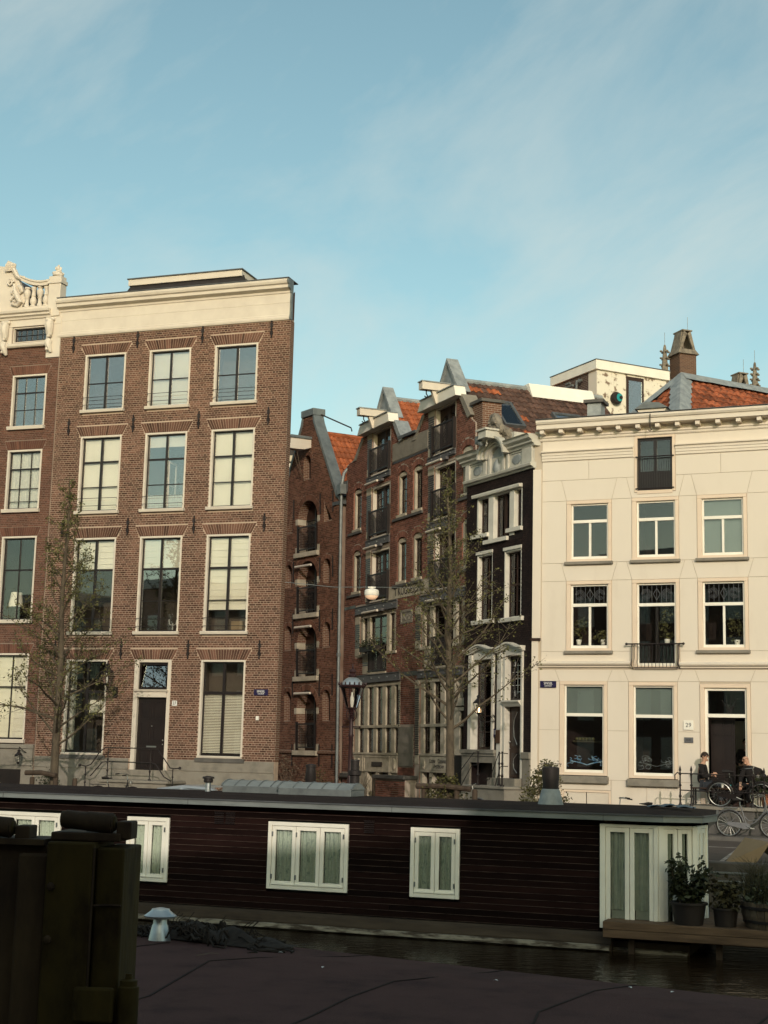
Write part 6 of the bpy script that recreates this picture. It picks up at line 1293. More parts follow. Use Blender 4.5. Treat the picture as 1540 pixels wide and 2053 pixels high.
chimney(.95,1.2,16,23.0,1.0); cs_ = MB().box(.45,1.15,.55,.62,20.0,21.7).build('heraldic_stone','sand',Ch); MB().ball((.8,.55,21.0),.25,.15,.3,8,6,.2).ball((.7,.55,20.5),.2,.12,.3,8,6,.2).build('carved_beast','carve',Ch)
chimney(4.42,1.2,16,21.1,.85); pinnacle(.10,1.6,20.3,3.1,.74); pinnacle(5.66,1.6,20.5,2.6,.70)

# ================================================================== STOOP OF THE WHITE HOUSE, ITS PEOPLE
sw = thing('door_stoop','grey stone terrace with spiked iron railing before the open white house doorway','stoop',(WO[0],WO[1],0),R(WA-90))
MB().box(4.62,7.4,-1.9,-.04,.40,1.02).build('stoop_body','stoneD',sw); MB().box(4.55,7.45,-1.98,-.04,1.022,1.11).build('stoop_slab','stone',sw,bevel=.012)
for k in range(3): MB().box(4.25-.3*k,4.56-.3*k,-1.6,-.04,.40,.88-.17*k).build('step','stone',sw,bevel=.012)
for x in (4.74,5.04,6.66,6.96):
    g = MB(); z0 = 1.11; g.lathe([(.05,0),(.05,.03),(.03,.06),(.022,.2),(.042,.25),(.022,.30),(.020,.5),(.042,.54),(.022,.58),(.020,.80),(.04,.83),(.024,.86),(.018,.9),(.034,.94),(.022,1.0),(.004,1.06)],(x,-1.88,z0),8); g.build('railing_post','iron',sw,True)
rods(sw,[[(4.60,-1.88,1.80),(4.60,-1.88,1.92),(4.66,-1.88,1.98),(4.74,-1.88,1.96),(5.04,-1.88,1.96),(6.66,-1.88,1.94),(7.4,-1.88,1.94)],[(4.74,-1.88,1.52),(5.04,-1.88,1.51),(6.66,-1.88,1.50),(7.4,-1.88,1.50)]],.016,'iron','rail',6)
bn = thing('bench','dark slatted bench on the terrace under the man with crossed arms','bench',(WO[0],WO[1],0),R(WA-90))
for k in range(3): MB().box(4.78,5.55,-.72+.14*k,-.60+.14*k,1.55,1.585).build('seat_slat','dkwood',bn)
for x in (4.86,5.42):
    MB().box(x-.02,x+.02,-.68,-.64,1.11,1.55).build('leg','iron',bn); MB().box(x-.02,x+.02,-.38,-.34,1.11,1.55).build('leg','iron',bn)
tb = thing('terrace_table','small dark table with cups on the terrace between the two seated men','table',(WO[0],WO[1],0),R(WA-90))
MB().lathe([(.26,0),(.27,.02),(.26,.04)],(5.78,-.75,1.56),18).build('table_top','wood',tb); MB().lathe([(.18,0),(.03,.03),(.02,.45)],(5.78,-.75,1.11),10).build('pedestal','iron',tb)
for k,(x,y,lb,mt) in enumerate(((5.68,-.82,'small white cup on the left of the terrace table','white'),(5.86,-.7,'small pale green glass on the right of the terrace table','teal'))):
    o = tag(MB().lathe([(.028,0),(.04,.08),(.036,.08),(.026,.01)],(0,0,0),10).build('cup',mt,None,True),lb,'cup'); o.location = fpt(WO,WA,x,-y,1.602)
ch2 = thing('chair','dark chair under the bald man on the terrace','chair',(WO[0],WO[1],0),R(WA-90))
MB().box(6.22,6.66,-.85,-.4,1.53,1.57).build('seat','dkwood',ch2); MB().box(6.62,6.66,-.85,-.4,1.57,2.0).build('backrest','dkwood',ch2)
for x in (6.25,6.63):
    for y in (-.82,-.43): MB().box(x-.015,x+.015,y-.015,y+.015,1.11,1.53).build('leg','dkwood',ch2)

def skinned(name, pts, edges, mat, parent=None, sub=2, root=0):
    me = bpy.data.meshes.new(name); me.from_pydata([p[:3] for p in pts], edges, []); me.materials.append(m[mat])
    o = bpy.data.objects.new(name, me); COL.objects.link(o)
    if parent: o.parent = parent
    bm = bmesh.new(); bm.from_mesh(me); lay = bm.verts.layers.skin.verify()
    bm.verts.ensure_lookup_table()
    for i,v in enumerate(bm.verts): r_ = pts[i][3]; v[lay].radius = (r_,r_) if not isinstance(r_,tuple) else r_; v[lay].use_root = (i == root)
    bm.to_mesh(me); bm.free()
    s = o.modifiers.new('skin','SKIN'); s.use_smooth_shade = True
    d = o.modifiers.new('sub','SUBSURF'); d.levels = sub; d.render_levels = sub
    return o
def hand(parent, w_, dirv, upv, name='hand'):
    """palm and five curled fingers; w_ wrist, dirv towards the fingertips, upv back of the hand"""
    w_ = Vector(w_); d = Vector(dirv).normalized(); u = Vector(upv); u = (u-d*u.dot(d)).normalized(); s = d.cross(u); g = MB()
    g.tube([w_-d*.02,w_+d*.03,w_+d*.085],[.024,.034,.036],8)
    for k,l in ((-1.5,.062),(-.5,.078),(.5,.083),(1.5,.072)):
        b = w_+d*.08+s*k*.018; g.tube([b,b+d*l*.45-u*.004,b+d*l*.75-u*.02,b+d*l*.85-u*.042],[.0095,.009,.008,.0065],6)
    b = w_+d*.03-s*.032; g.tube([b,b+d*.03-s*.022,b+d*.06-s*.022-u*.012],[.012,.010,.008],6)
    return g.build(name,'skin',parent,True)
def person(name, label, hip, face, joints, hair=None, glasses=False, lower='jeans', tiltz=0):
    """joints: dict of body points in metres from the hip; face: yaw (deg) the head looks, in the facade frame"""
    J = {k:Vector(v) for k,v in joints.items()}
    order = [('pelvis',.13),('waist',.125),('chest',.15),('neck0',.07),('neck',.052),('head0',.06),('head1',.086),('head2',.072)]
    pts = []; ed = []; idx = {}
    def add(n,r_): idx[n] = len(pts); pts.append((*J[n],r_))
    for i,(n,r_) in enumerate(order): add(n,r_); ed += [(i-1,i)] if i else []
    for s_ in 'lr':
        for n,r_ in (('sh',.062),('el',.046),('wr',.029)): add(n+s_,r_)
        ed += [(idx['chest'],idx['sh'+s_]),(idx['sh'+s_],idx['el'+s_]),(idx['el'+s_],idx['wr'+s_])]
        for n,r_ in (('hp',.085),('kn',.062),('an',.04),('to',.035)): add(n+s_,r_)
        ed += [(idx['pelvis'],idx['hp'+s_]),(idx['hp'+s_],idx['kn'+s_]),(idx['kn'+s_],idx['an'+s_]),(idx['an'+s_],idx['to'+s_])]
    body = skinned(name,pts,ed,'skin'); tag(body,label,'person')
    body.location = hip; body.rotation_euler = (0,0,R(WA-90)); body.scale = (1.08,1.08,1.08)
    # sweater and trousers follow the same joints, a little fuller
    tp = [('pelvis',.15),('waist',.155),('chest',.175),('neck0',.082)]; q = []; e = []; ix = {}
    for i,(n,r_) in enumerate(tp): ix[n] = i; q.append((*J[n],r_)); e += [(i-1,i)] if i else []
    for s_ in 'lr':
        prev = ix['chest']
        for n,r_ in (('sh',.078),('el',.060)): ix[n+s_] = len(q); q.append((*J[n+s_],r_)); e.append((prev,ix[n+s_])); prev = ix[n+s_]
        c = J['el'+s_].lerp(J['wr'+s_],.72); q.append((*c,.046)); e.append((prev,len(q)-1))
    skinned('sweater',q,e,'cloth',body)
    q = [(*J['pelvis'],.155)]; e = []
    for s_ in 'lr':
        prev = 0
        for n,r_ in (('hp',.102),('kn',.076)): q.append((*J[n+s_],r_)); e.append((prev,len(q)-1)); prev = len(q)-1
        q.append((*J['kn'+s_].lerp(J['an'+s_],.96),.066)); e.append((prev,len(q)-1))
    skinned('trousers',q,e,lower,body)
    for s_ in 'lr': MB().tube([J['an'+s_]+Vector((0,0,.03)),J['an'+s_]-Vector((0,0,.005)),J['an'+s_].lerp(J['to'+s_],.5)-Vector((0,0,.012)),J['to'+s_]-Vector((0,0,.01)),J['to'+s_].lerp(J['an'+s_],-.3)-Vector((0,0,.01))],[.06,.075,.066,.058,.03],8).build('shoe','dkwood',body,True)
    # face in its own little frame
    hc = J['head1']; a = R(face); fd = Vector((math.cos(a),math.sin(a),-.12)).normalized(); up_ = (J['head2']-J['head0']).normalized(); fd = (fd-up_*fd.dot(up_)).normalized(); sd = up_.cross(fd)
    P = lambda f,s_,u: hc+fd*f+sd*s_+up_*u
    g = MB(); g.tube([P(.085,0,.03),P(.108,0,-.005),P(.09,0,-.02)],[.009,.016,.010],6)
    for s_ in (-1,1): g.ball(P(-.005,s_*.088,0),.018,.018,.03,6,5); 
    g.tube([P(.082,-.024,-.052),P(.089,0,-.054),P(.082,.024,-.052)],.008,5); g.ball(P(.06,0,-.085),.045,.045,.03,8,5); g.build('nose_and_ears','skin',body,True)
    g = MB()
    for s_ in (-1,1): g.ball(P(.080,s_*.032,.018),.010,.010,.008,6,4)
    g.build('eyes','dlet',body,True)
    if glasses:
        g = MB()
        for s_ in (-1,1):
            c = P(.098,s_*.034,.014); n = 10; g.tube([c+sd*(.026*math.cos(6.283*k/n))+up_*(.02*math.sin(6.283*k/n)) for k in range(n+1)],.0045,5)
            g.tube([P(.098,s_*.058,.018),P(-.01,s_*.09,.02)],.004,5)
        g.tube([P(.10,-.01,.018),P(.10,.01,.018)],.004,5); g.build('glasses','dlet',body)
    if hair:
        g = MB(); n = 12
        vs = []; rows_ = 6
        for i in range(rows_+1):
            t_ = (math.pi*.60)*i/rows_
            for j in range(n):
                b_ = 2*math.pi*j/n; back = -math.cos(b_); k_ = t_*(1.0 if back > 0 else (.62+.38*(1+back)))
                rr = .104*random.uniform(.97,1.05); vs.append(hc+up_*.012+(fd*math.cos(b_)*rr*1.02+sd*math.sin(b_)*rr*.95)*math.sin(k_)+up_*(.118*math.cos(k_)))
        g.add(vs,[(i*n+j,(i+1)*n+j,(i+1)*n+(j+1)%n,i*n+(j+1)%n) for i in range(rows_) for j in range(n)]); g.build('hair',hair,body,True)
    return body, J
# seated, arms crossed, looking along the facade to the right
seat1 = fpt(WO,WA,5.10,.52,1.60)
p1,J1 = person('person','man in black sweater and glasses sitting with crossed arms at the terrace railing',seat1,-12,dict(pelvis=(0,0,.08),waist=(-.02,0,.24),chest=(-.03,0,.42),neck0=(0,0,.56),neck=(.02,0,.63),head0=(.035,0,.69),head1=(.045,0,.765),head2=(.04,0,.85),
  shl=(-.02,.19,.52),ell=(.06,.24,.27),wrl=(.26,.06,.30),shr=(-.02,-.19,.52),elr=(.06,-.24,.25),wrr=(.27,.02,.33),hpl=(.06,.10,.05),knl=(.46,.12,.06),anl=(.44,.13,-.38),tol=(.60,.13,-.43),hpr=(.06,-.10,.05),knr=(.47,-.10,.08),anr=(.46,-.10,-.38),tor=(.62,-.10,-.43)),'hairD',True)
hand(p1,J1['wrl'],(.5,-.85,.1),(.6,.3,.7)); hand(p1,J1['wrr'],(.45,.85,.2),(.6,-.3,.7))
seat2 = fpt(WO,WA,6.42,.60,1.58)
p2,J2 = person('person','bald man in black with glasses leaning sideways in his chair on the terrace',seat2,-128,dict(pelvis=(.05,0,.08),waist=(.05,0,.24),chest=(.04,-.04,.42),neck0=(-.02,-.07,.55),neck=(-.06,-.08,.61),head0=(-.08,-.09,.66),head1=(-.115,-.10,.735),head2=(-.145,-.10,.815),
  shl=(.23,-.02,.46),ell=(.40,-.10,.24),wrl=(.46,-.26,.05),shr=(-.15,-.08,.50),elr=(-.22,-.24,.26),wrr=(-.20,-.42,.10),hpl=(.12,-.06,.05),knl=(.0,-.46,.08),anl=(.02,-.44,-.36),tol=(-.02,-.60,-.42),hpr=(-.04,-.06,.05),knr=(-.28,-.40,.10),anr=(-.26,-.38,-.36),tor=(-.34,-.53,-.42)),None,True,'cloth')
hand(p2,J2['wrr'],(.1,-.7,-.6),(0,-.5,.8)); hand(p2,J2['wrl'],(.05,-.6,-.7),(.6,-.3,.5))
st3 = fpt(WO,WA,6.06,-.95,2.08)
p3,J3 = person('person','person in dark clothes standing in the shade inside the open doorway',st3,-100,dict(pelvis=(0,0,.0),waist=(0,0,.17),chest=(0,0,.38),neck0=(0,0,.52),neck=(0,-.01,.58),head0=(0,-.02,.63),head1=(0,-.03,.71),head2=(0,-.02,.79),
  shl=(.20,0,.48),ell=(.26,-.02,.20),wrl=(.20,-.18,.02),shr=(-.20,0,.48),elr=(-.25,-.06,.20),wrr=(-.12,-.20,.12),hpl=(.09,0,-.05),knl=(.10,-.03,-.48),anl=(.10,.02,-.90),tol=(.12,-.13,-.94),hpr=(-.09,0,-.05),knr=(-.10,-.03,-.48),anr=(-.10,.02,-.90),tor=(-.12,-.13,-.94)),'hairD',False,'cloth')
hand(p3,J3['wrl'],(0,-.5,-.8),(.8,0,.2)); hand(p3,J3['wrr'],(.6,-.5,.2),(-.3,-.3,.8))
tp_ = thing('terracotta_pot','terracotta pot with leafy plant at the right end of the terrace','plant pot',fpt(WO,WA,7.0,1.55,1.11),0)
MB().lathe([(.13,0),(.19,.30),(.21,.30),(.21,.36),(.17,.36),(.16,.30)],(0,0,0),16).build('pot','terra',tp_,True); leaves('foliage','leafD',tp_,[(random.uniform(-.25,.25),random.uniform(-.2,.2),random.uniform(.4,.75)) for _ in range(24)],.08,420,.13)

# ================================================================== BICYCLES
def make_bike(label, fm, loc, rz, lean=0):
    b = thing('bicycle',label,'bicycle',loc,rz,lean,'bicycles')
    r_ = .33
    for x,nm in ((0,'rear'),(1.10,'front')):
        w_ = MB(); n = 28; w_.tube([(x+r_*math.cos(6.2832*k/n),0,r_+r_*math.sin(6.2832*k/n)) for k in range(n+1)],.019,6,False); wh = w_.build('wheel','tyre',b,True)
        w_ = MB(); w_.tube([(x+(r_-.03)*math.cos(6.2832*k/n),0,r_+(r_-.03)*math.sin(6.2832*k/n)) for k in range(n+1)],.012,5,False); w_.build('rim','chrome',wh,True)
        w_ = MB()
        for k in range(18): a = 6.2832*k/18; w_.tube([(x,.02*(-1)**k,r_),(x+(r_-.03)*math.cos(a),0,r_+(r_-.03)*math.sin(a))],.0022,3,False)
        w_.lathe([(.022,-.04),(.022,.04)],(x,0,r_),8); w_.build('spokes','chrome',wh)
        m_ = MB(); k0,k1 = ((20,150) if nm == 'front' else (10,175)); m_.tube([(x+(r_+.035)*math.cos(R(k0+(k1-k0)*k/10)),0,r_+(r_+.035)*math.sin(R(k0+(k1-k0)*k/10))) for k in range(11)],.018,5); m_.build('mudguard',fm,b,True)
    f = MB(); hd,bb,st_ = (.93,0,.82),(.45,0,.28),(.30,0,.78)
    f.tube([hd,(.86,0,.62),(.68,0,.40),bb],.017,7); f.tube([(.935,0,.80),(.90,0,.66),(.74,0,.46),(.50,0,.42),(.40,0,.52)],.013,7); f.tube([bb,st_],.016,7)
    for s_ in (-.04,.04): f.tube([(.0,s_,r_),(bb[0],s_,bb[2])],.010,5); f.tube([(.0,s_,r_),(.33,s_*.4,.68)],.009,5)
    f.tube([(.915,0,.90),(.95,0,.70)],.019,7); f.build('frame',fm,b,True)
    g = MB()
    for s_ in (-.05,.05): g.tube([(.95,s_*.5,.70),(1.0,s_,.58),(1.10,s_,r_)],.011,6)
    g.build('fork',fm,b,True)
    g = MB(); g.tube([(.915,0,.88),(.895,0,1.04)],.013,6); g.tube([(.64,-.28,1.05),(.78,-.29,1.07),(.90,-.16,1.07),(.92,0,1.05),(.90,.16,1.07),(.78,.29,1.07),(.64,.28,1.05)],.011,6); g.build('handlebar','chrome',b,True)
    g = MB()
    for s_ in (-1,1): g.tube([(.62,s_*.28,1.048),(.75,s_*.29,1.066)],.018,6)
    g.build('grips','tyre',b,True)
    g = MB(); g.tube([(.28,0,.78),(.27,0,.90)],.012,6); g.build('seat_post','chrome',b); g = MB(); g.tube([(.10,0,.93),(.20,0,.945),(.32,0,.93),(.42,0,.935)],[.09,.10,.05,.025],8); o = g.build('saddle','tyre',b,True); o.scale = (1,1,.45); o.location = (0,0,.52)
    MB().prism([(-.05,.345),(.0,.375),(.40,.36),(.50,.34),(.54,.28),(.50,.215),(.40,.20),(.0,.285),(-.05,.315)],-.065,-.045).build('chain_case','plate',b)
    g = MB(); g.tube([(bb[0],-.08,bb[2]),(bb[0]+.15,-.08,bb[2]-.06)],.010,5); g.tube([(bb[0],.06,bb[2]),(bb[0]-.15,.06,bb[2]+.06)],.010,5); g.box(bb[0]+.10,bb[0]+.20,-.16,-.09,bb[2]-.075,bb[2]-.05); g.box(bb[0]-.20,bb[0]-.10,.07,.14,bb[2]+.05,bb[2]+.075); g.build('pedals','chrome',b)
    g = MB(); g.box(-.28,.22,-.06,-.045,.735,.75); g.box(-.28,.22,.045,.06,.735,.75); g.box(-.28,-.265,-.045,.045,.735,.75); g.box(-.05,-.035,-.045,.045,.735,.75)
    for s_ in (-.05,.05): g.tube([(0,s_,r_),(-.2,s_,.74)],.006,4)
    g.build('luggage_rack',fm,b); MB().lathe([(.045,0),(.05,.06),(.03,.07)],(1.02,0,.80),10).build('headlamp','chrome',b,True)
    return b
b1 = make_bike('silver grey city bicycle parked before the terrace of the white house','bikeS',fpt(WO,WA,6.18,2.75,.385),R(WA-90+4),R(-6))
def bike_copy(src,label,loc,rz,lean=0,mat=None):
    c = copy_tree(src); c['label'] = label; c.location = loc; c.rotation_euler = (lean,0,rz)
    if mat:
        for o in c.children_recursive:
            if o.data.materials[0].name.startswith(('silver_grey','grey_metal')): o.data = o.data.copy(); o.data.materials[0] = m[mat]
    return c
bk = bike_copy(b1,'black city bicycle leaning against the terrace railing beside the seated men',fpt(WO,WA,5.78,1.72,1.11),R(WA-90-2),R(8),'bikeK')
bike_copy(bk,'black bicycle parked right behind the houseboat roof, only handlebar and saddle showing',fpt(WO,WA,4.75,4.9,.26),R(WA+90+8),R(4))
bike_copy(bk,'black bicycle by the steps of the brown house, handlebar just above the boat roof',fpt(LO,LA,-4.7,2.6,.42),R(LA-90+8),R(-5))
bike_copy(b1,'grey bicycle by the steps of the black house with pale handlebar showing',fpt(WO,WA,-2.1,1.2,.42),R(WA-90-20),R(5))

# ================================================================== STREET FURNITURE
lp = thing('street_lamp','tall cast-iron street lamp with crowned glass lantern in front of the drainpipe','lamp',(-.70,38.2,.32))
MB().lathe([(.17,0),(.17,.15),(.12,.2),(.13,.5),(.09,.6),(.075,1.0),(.085,1.05),(.065,1.1),(.055,2.35),(.075,2.4),(.055,2.46),(.045,2.8)],(0,0,0),12).build('post','darkmet',lp,True)
g = MB(); g.tube([(-.22,0,2.62),(.22,0,2.62)],.016,6); g.ball((-.22,0,2.62),.03); g.ball((.22,0,2.62),.03); g.build('ladder_bar','darkmet',lp)
g = MB()
for k in range(4):
    a = k*1.5708+.5; c_,s_ = math.cos(a),math.sin(a); g.tube([(.04*c_,.04*s_,2.76),(.13*c_,.13*s_,2.84),(.15*c_,.15*s_,2.94),(.11*c_,.11*s_,3.06)],.014,6)
for z in (2.84,2.90,2.96): g.lathe([(.045,0),(.065,.015),(.045,.03)],(0,0,z),10)
g.lathe([(.04,0),(.05,.2),(.10,.26),(.14,.29)],(0,0,2.8),10); g.build('lantern_basket','darkmet',lp,True)
P6 = lambda r_,z: [(r_*math.cos(k*math.pi/3+.26),r_*math.sin(k*math.pi/3+.26),z) for k in range(6)]
b0,t0 = P6(.14,3.10),P6(.30,3.62); g = MB()
for k in range(6): g.bar(b0[k],t0[k],.018); g.bar(b0[k],b0[(k+1)%6],.02); g.bar(t0[k],t0[(k+1)%6],.03)
g.build('lantern_frame','darkmet',lp)
for k in range(6): MB().add([b0[k],b0[(k+1)%6],t0[(k+1)%6],t0[k]],[(0,1,2,3)]).build('lantern_pane','glassC',lp)
g = MB(); g.lathe([(.33,0),(.35,.03),(.33,.06),(.31,.06)],(0,0,3.62),24)
for k in range(18):
    a = 6.2832*k/18; g.ball((.35*math.cos(a),.35*math.sin(a),3.71),.022,.022,.045,6,4)
g.build('lantern_crown','darkmet',lp,True); MB().lathe([(.30,3.68),(.24,3.78),(.14,3.86),(.06,3.89)],(0,0,0),18).build('lantern_dome','alu',lp,True)
MB().lathe([(.10,3.88),(.12,3.92),(.07,3.98),(.10,4.02),(.07,4.08),(.02,4.10),(.03,4.14),(.003,4.24)],(0,0,0),10).build('lantern_finial','darkmet',lp,True); MB().lathe([(.03,3.12),(.05,3.2),(.06,3.32),(.03,3.42),(.02,3.5)],(0,0,0),10).build('bulb','white',lp,True)

def make_tree(name, label, base, h, crown0, reach, seed, n_leaf, lean=0, levels=9, leafsize=.085, low=None, elr=(34,52)):
    random.seed(seed); t = thing(name,label,'tree',base)
    n = 14; tr = [(.05*math.sin(i*.9+seed)*i/n+lean*i/n,.04*math.cos(i*1.1)*i/n,h*i/n) for i in range(n+1)]
    rad = [.125*(1-i/n)**.8+.012 for i in range(n+1)]; rad[0] = .16
    MB().tube(tr,rad,10).build('trunk','bark',t,True)
    br = MB(); tips = []
    def at(z): f = z/h*n; i = min(int(f),n-1); a,b = Vector(tr[i]),Vector(tr[i+1]); return a+(b-a)*(f-i), rad[i]+(rad[i+1]-rad[i])*(f-i)
    cnt = int(levels*5.4)
    for k in range(cnt):
        f = (k+random.random())/cnt; z = crown0+(h*.97-crown0)*f; p,r0 = at(z); a = k*2.4+random.uniform(-.4,.4)
        shape = ((1-f)**1.05)*(.78+.22*min(1,f/.14))+.05
        ln_ = reach*max(.10,shape)*random.uniform(.75,1.12); el = R(random.uniform(*elr)+20*f)
        if low and k in low: ln_ *= 1.1; el = R(8)
        d = Vector((math.cos(a)*math.cos(el),math.sin(a)*math.cos(el),math.sin(el))); pts = [p]; q = p.copy(); 
        for s_ in range(5):
            q = q+d*ln_/5; d = (d+Vector((random.gauss(0,.12),random.gauss(0,.12),random.gauss(.02,.08)))).normalized(); pts.append(q.copy())
        rr = min(r0*.42,.021*ln_**.7+.005); br.tube(pts,[rr*(1-.17*i) for i in range(6)],5)
        for j in range(2,6):
            for w_ in range(3 if f < .55 else (2 if f < .8 else 1)):
                b0 = pts[j]; dd = (d+Vector((random.gauss(0,.75),random.gauss(0,.75),random.gauss(.1,.5)))).normalized(); l2 = ln_*.30*random.uniform(.5,1.2)+.08
                q1 = b0+dd*l2*.5; q2 = q1+(dd+Vector((0,0,random.gauss(0,.25)))).normalized()*l2*.5; br.tube([b0,q1,q2],[rr*.30,.006,.003],4); tips += [q1,q2,(q1+q2)/2,b0]
    br.build('branches','bark',t,True,kind='stuff')
    tips += [Vector(tr[-1]),Vector(tr[-2])]
    leaves('crown','leafT',t,tips,.055,n_leaf,leafsize); random.seed(seed+1)
    return t
make_tree('young_tree','slender young tree with sparse leaves before the brown house',(-9.72,45.3,.25),10.3,2.0,2.85,3,6800,-.10,leafsize=.085,elr=(14,46))
make_tree('young_tree','slender young tree with upswept bare branches before the twin-gabled warehouse',(2.02,41.2,.3),9.95,2.6,2.9,11,4600,-.22,leafsize=.08,elr=(28,46))
def tree_guard(label, loc, rz, posts, rail):
    t = thing('tree_guard',label,'tree guard',loc,rz)
    for x,y in posts: MB().lathe([(.075,0),(.075,1.05),(.06,1.1)],(x,y,0),9).build('post','post',t,True)
    for a,b in rail: MB().tube([a,((a[0]+b[0])/2,a[1],a[2]+.015),b],.075,8).build('rail','post',t,True)
tree_guard('timber tree guard around the left tree trunk',(-9.72,45.3,.25),R(LA-90),((-.55,-.35),(.25,-.35),(.85,-.25)),(((-.75,-.42,1.22),(.30,-.40,1.16)),))
tree_guard('timber tree guard with long rail around the right tree trunk',(2.02,41.2,.3),R(WA-90),((-.65,-.35),(.30,-.35),(.80,-.3),(-.2,.5)),(((-.85,-.42,1.14),(.72,-.40,1.10)),))
def shrub(name,label,loc,rx_,ry_,rz_,n,size,mat,cat='shrub'):
    t = thing(name,label,cat,loc); g = MB(); pts = []
    for k in range(60):
        a = random.uniform(0,6.28); f = random.random()**.5; z = random.random(); e = Vector((rx_*f*math.cos(a)*math.sin(math.pi*(.2+.75*z)),ry_*f*math.sin(a)*math.sin(math.pi*(.2+.75*z)),rz_*z)); pts.append(e); g.tube([(0,0,0),e*.5+Vector((0,0,.05)),e],[.012,.007,.003],4)
    g.build('stems','twig',t); leaves('foliage',mat,t,pts,.09,n,size); return t
shrub('shrub','olive green bush inside the timber guard of the right tree',(1.9,41.0,.3),.75,.4,1.35,1500,.10,'leafS')
shrub('shrub','rounded olive bush behind the black-capped boat chimney',(4.62,41.2,.35),.62,.5,1.72,2600,.09,'leafS')
shrub('shrub','low dark bush at the foot of the grey plinth, far left',fpt(LO,LA,-7.75,.5,.40),.5,.4,.95,700,.08,'leafD')
shrub('shrub','straggly climbing plant at the foot of the warehouse',fpt(XO,XA,-2.6,.7,.40),1.0,.4,1.75,520,.10,'twig')
shrub('shrub','twiggy plant left of the warehouse drainpipe',fpt(XO,XA,-.4,.6,.40),.5,.4,1.25,300,.09,'leafS')
ct = thing('climber','bare twigs climbing beside the cellar doors of the twin-gabled warehouse','climber',fpt(WO,KA,-10.9,.35,.40),R(KA-90)); g = MB()
for k in range(22): x = random.uniform(-.9,.9); g.tube([(x,0,0),(x+random.gauss(0,.15),-.1,.6),(x+random.gauss(0,.3),-.05,random.uniform(.9,1.3))],[.012,.009,.004],4)
g.build('twigs','twig',ct)
# ================================================================== PARKED CARS
def make_car(label, paint, loc, rz):
    c = thing('parked_car',label,'car',loc,rz)
    prof = [(-2.05,.35),(-2.08,.60),(-2.0,.86),(-1.2,.95),(-.62,1.36),(.15,1.46),(.95,1.42),(1.62,1.02),(1.95,.94),(2.03,.62),(2.0,.35)]
    vs = []; n = len(prof)
    for y,k in ((-.84,.93),(-.80,1),(.80,1),(.84,.93)):
        vs += [(x,y*(1 if z < 1.0 else .84),z if k == 1 or z < .9 else z-.05) for x,z in prof]
    fs = [(r_*n+i,r_*n+(i+1)%n,(r_+1)*n+(i+1)%n,(r_+1)*n+i) for r_ in range(3) for i in range(n)]+[tuple(range(n-1,-1,-1)),tuple(3*n+i for i in range(n))]
    MB().add(vs,fs).build('body',paint,c,True,bevel=.03)
    for s_ in (-1,1):
        y = s_*.716; g = [( -.98,1.02),(-.55,1.32),(.10,1.39),(.10,1.02)]; g2 = [(.18,1.02),(.18,1.39),(.85,1.36),(1.35,1.05)]
        for q in (g,g2): MB().prism(q if s_ < 0 else q[::-1],y-.01,y+.01).build('side_window','glassS',c)
        for x in (-1.30,1.30):
            w_ = MB().lathe([(.30,-.1),(.31,-.06),(.31,.06),(.30,.1)],(0,0,0),20); w_.v = [(x+a,s_*.74+d,.31+b) for a,b,d in w_.v]; wh = w_.build('wheel','tyre',c,True)
            w_ = MB().lathe([(.19,0),(.17,.02),(.05,.03)],(0,0,0),12); w_.v = [(x+a,s_*(.845+d),.31+b) for a,b,d in w_.v]; w_.build('hub_cap','alu',wh,True)
        MB().box(1.90,2.02,s_*.62-.14,s_*.62+.14,.66,.80).build('headlight','glassS',c); MB().box(-2.09,-2.0,s_*.66-.1,s_*.66+.1,.62,.82).build('tail_light','terra',c); MB().box(-.95,-.82,s_*.86-.07,s_*.86+.07,.98,1.1).build('mirror',paint,c)
    MB().add([(-1.16,-.62,.99),(-1.16,.62,.99),(-.66,.56,1.35),(-.66,-.56,1.35)],[(0,1,2,3)]).build('windscreen','glassS',c); MB().add([(1.58,-.62,1.06),(1.58,.62,1.06),(1.0,.56,1.41),(1.0,-.56,1.41)],[(3,2,1,0)]).build('rear_window','glassS',c)
    return c
make_car('dark blue parked car at the left edge, only its roof above the boat','carB',fpt(LO,LA,-10.05,3.4,.16),R(LA-90))
make_car('silver parked car behind the boat roof lights','carS',fpt(LO,LA,.3,6.4,-.12),R(LA-90))

# ================================================================== HOUSEBOAT
KB = .94
HB = thing('houseboat','long black clapboard houseboat with white windows and a white glazed corner bay','houseboat',(4.5523*KB,30.5617*KB,EYE*(1-KB)),R(70-90)); HB.scale = (KB,KB,KB)
NW_ = [(-14.6,-12.58,-.68,.73,3),(-10.85,-9.78,-.68,.73,2),(-7.35,-5.47,-.68,.75,3),(-4.06,-2.98,-.68,.75,2)]
HU = -20.0
MB().box(HU,-.03,.22,.28,-1.2,1.10).build('wall_frame','black',HB); MB().box(HU,HU+.06,.14,4.4,-1.2,1.1).build('end_wall','plankB',HB); MB().box(HU,1.5,4.4,4.46,-1.2,1.1).build('far_wall','plankB',HB); MB().prism([(1.93,1.30),(1.96,1.31),(1.55,4.44),(1.50,4.40)],-1.1,1.05,'z').build('end_wall','plankB',HB)
# hull
MB().prism([(-.10,-1.14),(-.20,-1.20),(-.24,-1.34),(-.22,-1.40),(-.22,-1.9),(4.8,-1.9),(4.8,-1.14)],HU-.2,.25,'x').build('hull','hull',HB)
MB().prism([(-.225,-1.36),(-.30,-1.38),(-.32,-1.46),(-.225,-1.50)],HU-.2,.22,'x').build('hull_rim','hullP',HB)
MB().prism([(-.0,-1.30),(-.05,-1.9),(4.6,-1.9),(4.6,-1.3)],.25,1.75,'x').build('hull_extension','hull',HB); MB().prism([(-.02,-1.42),(-.09,-1.44),(-.09,-1.56),(-.02,-1.60)],.26,1.72,'x').build('hull_rim','hullP',HB)
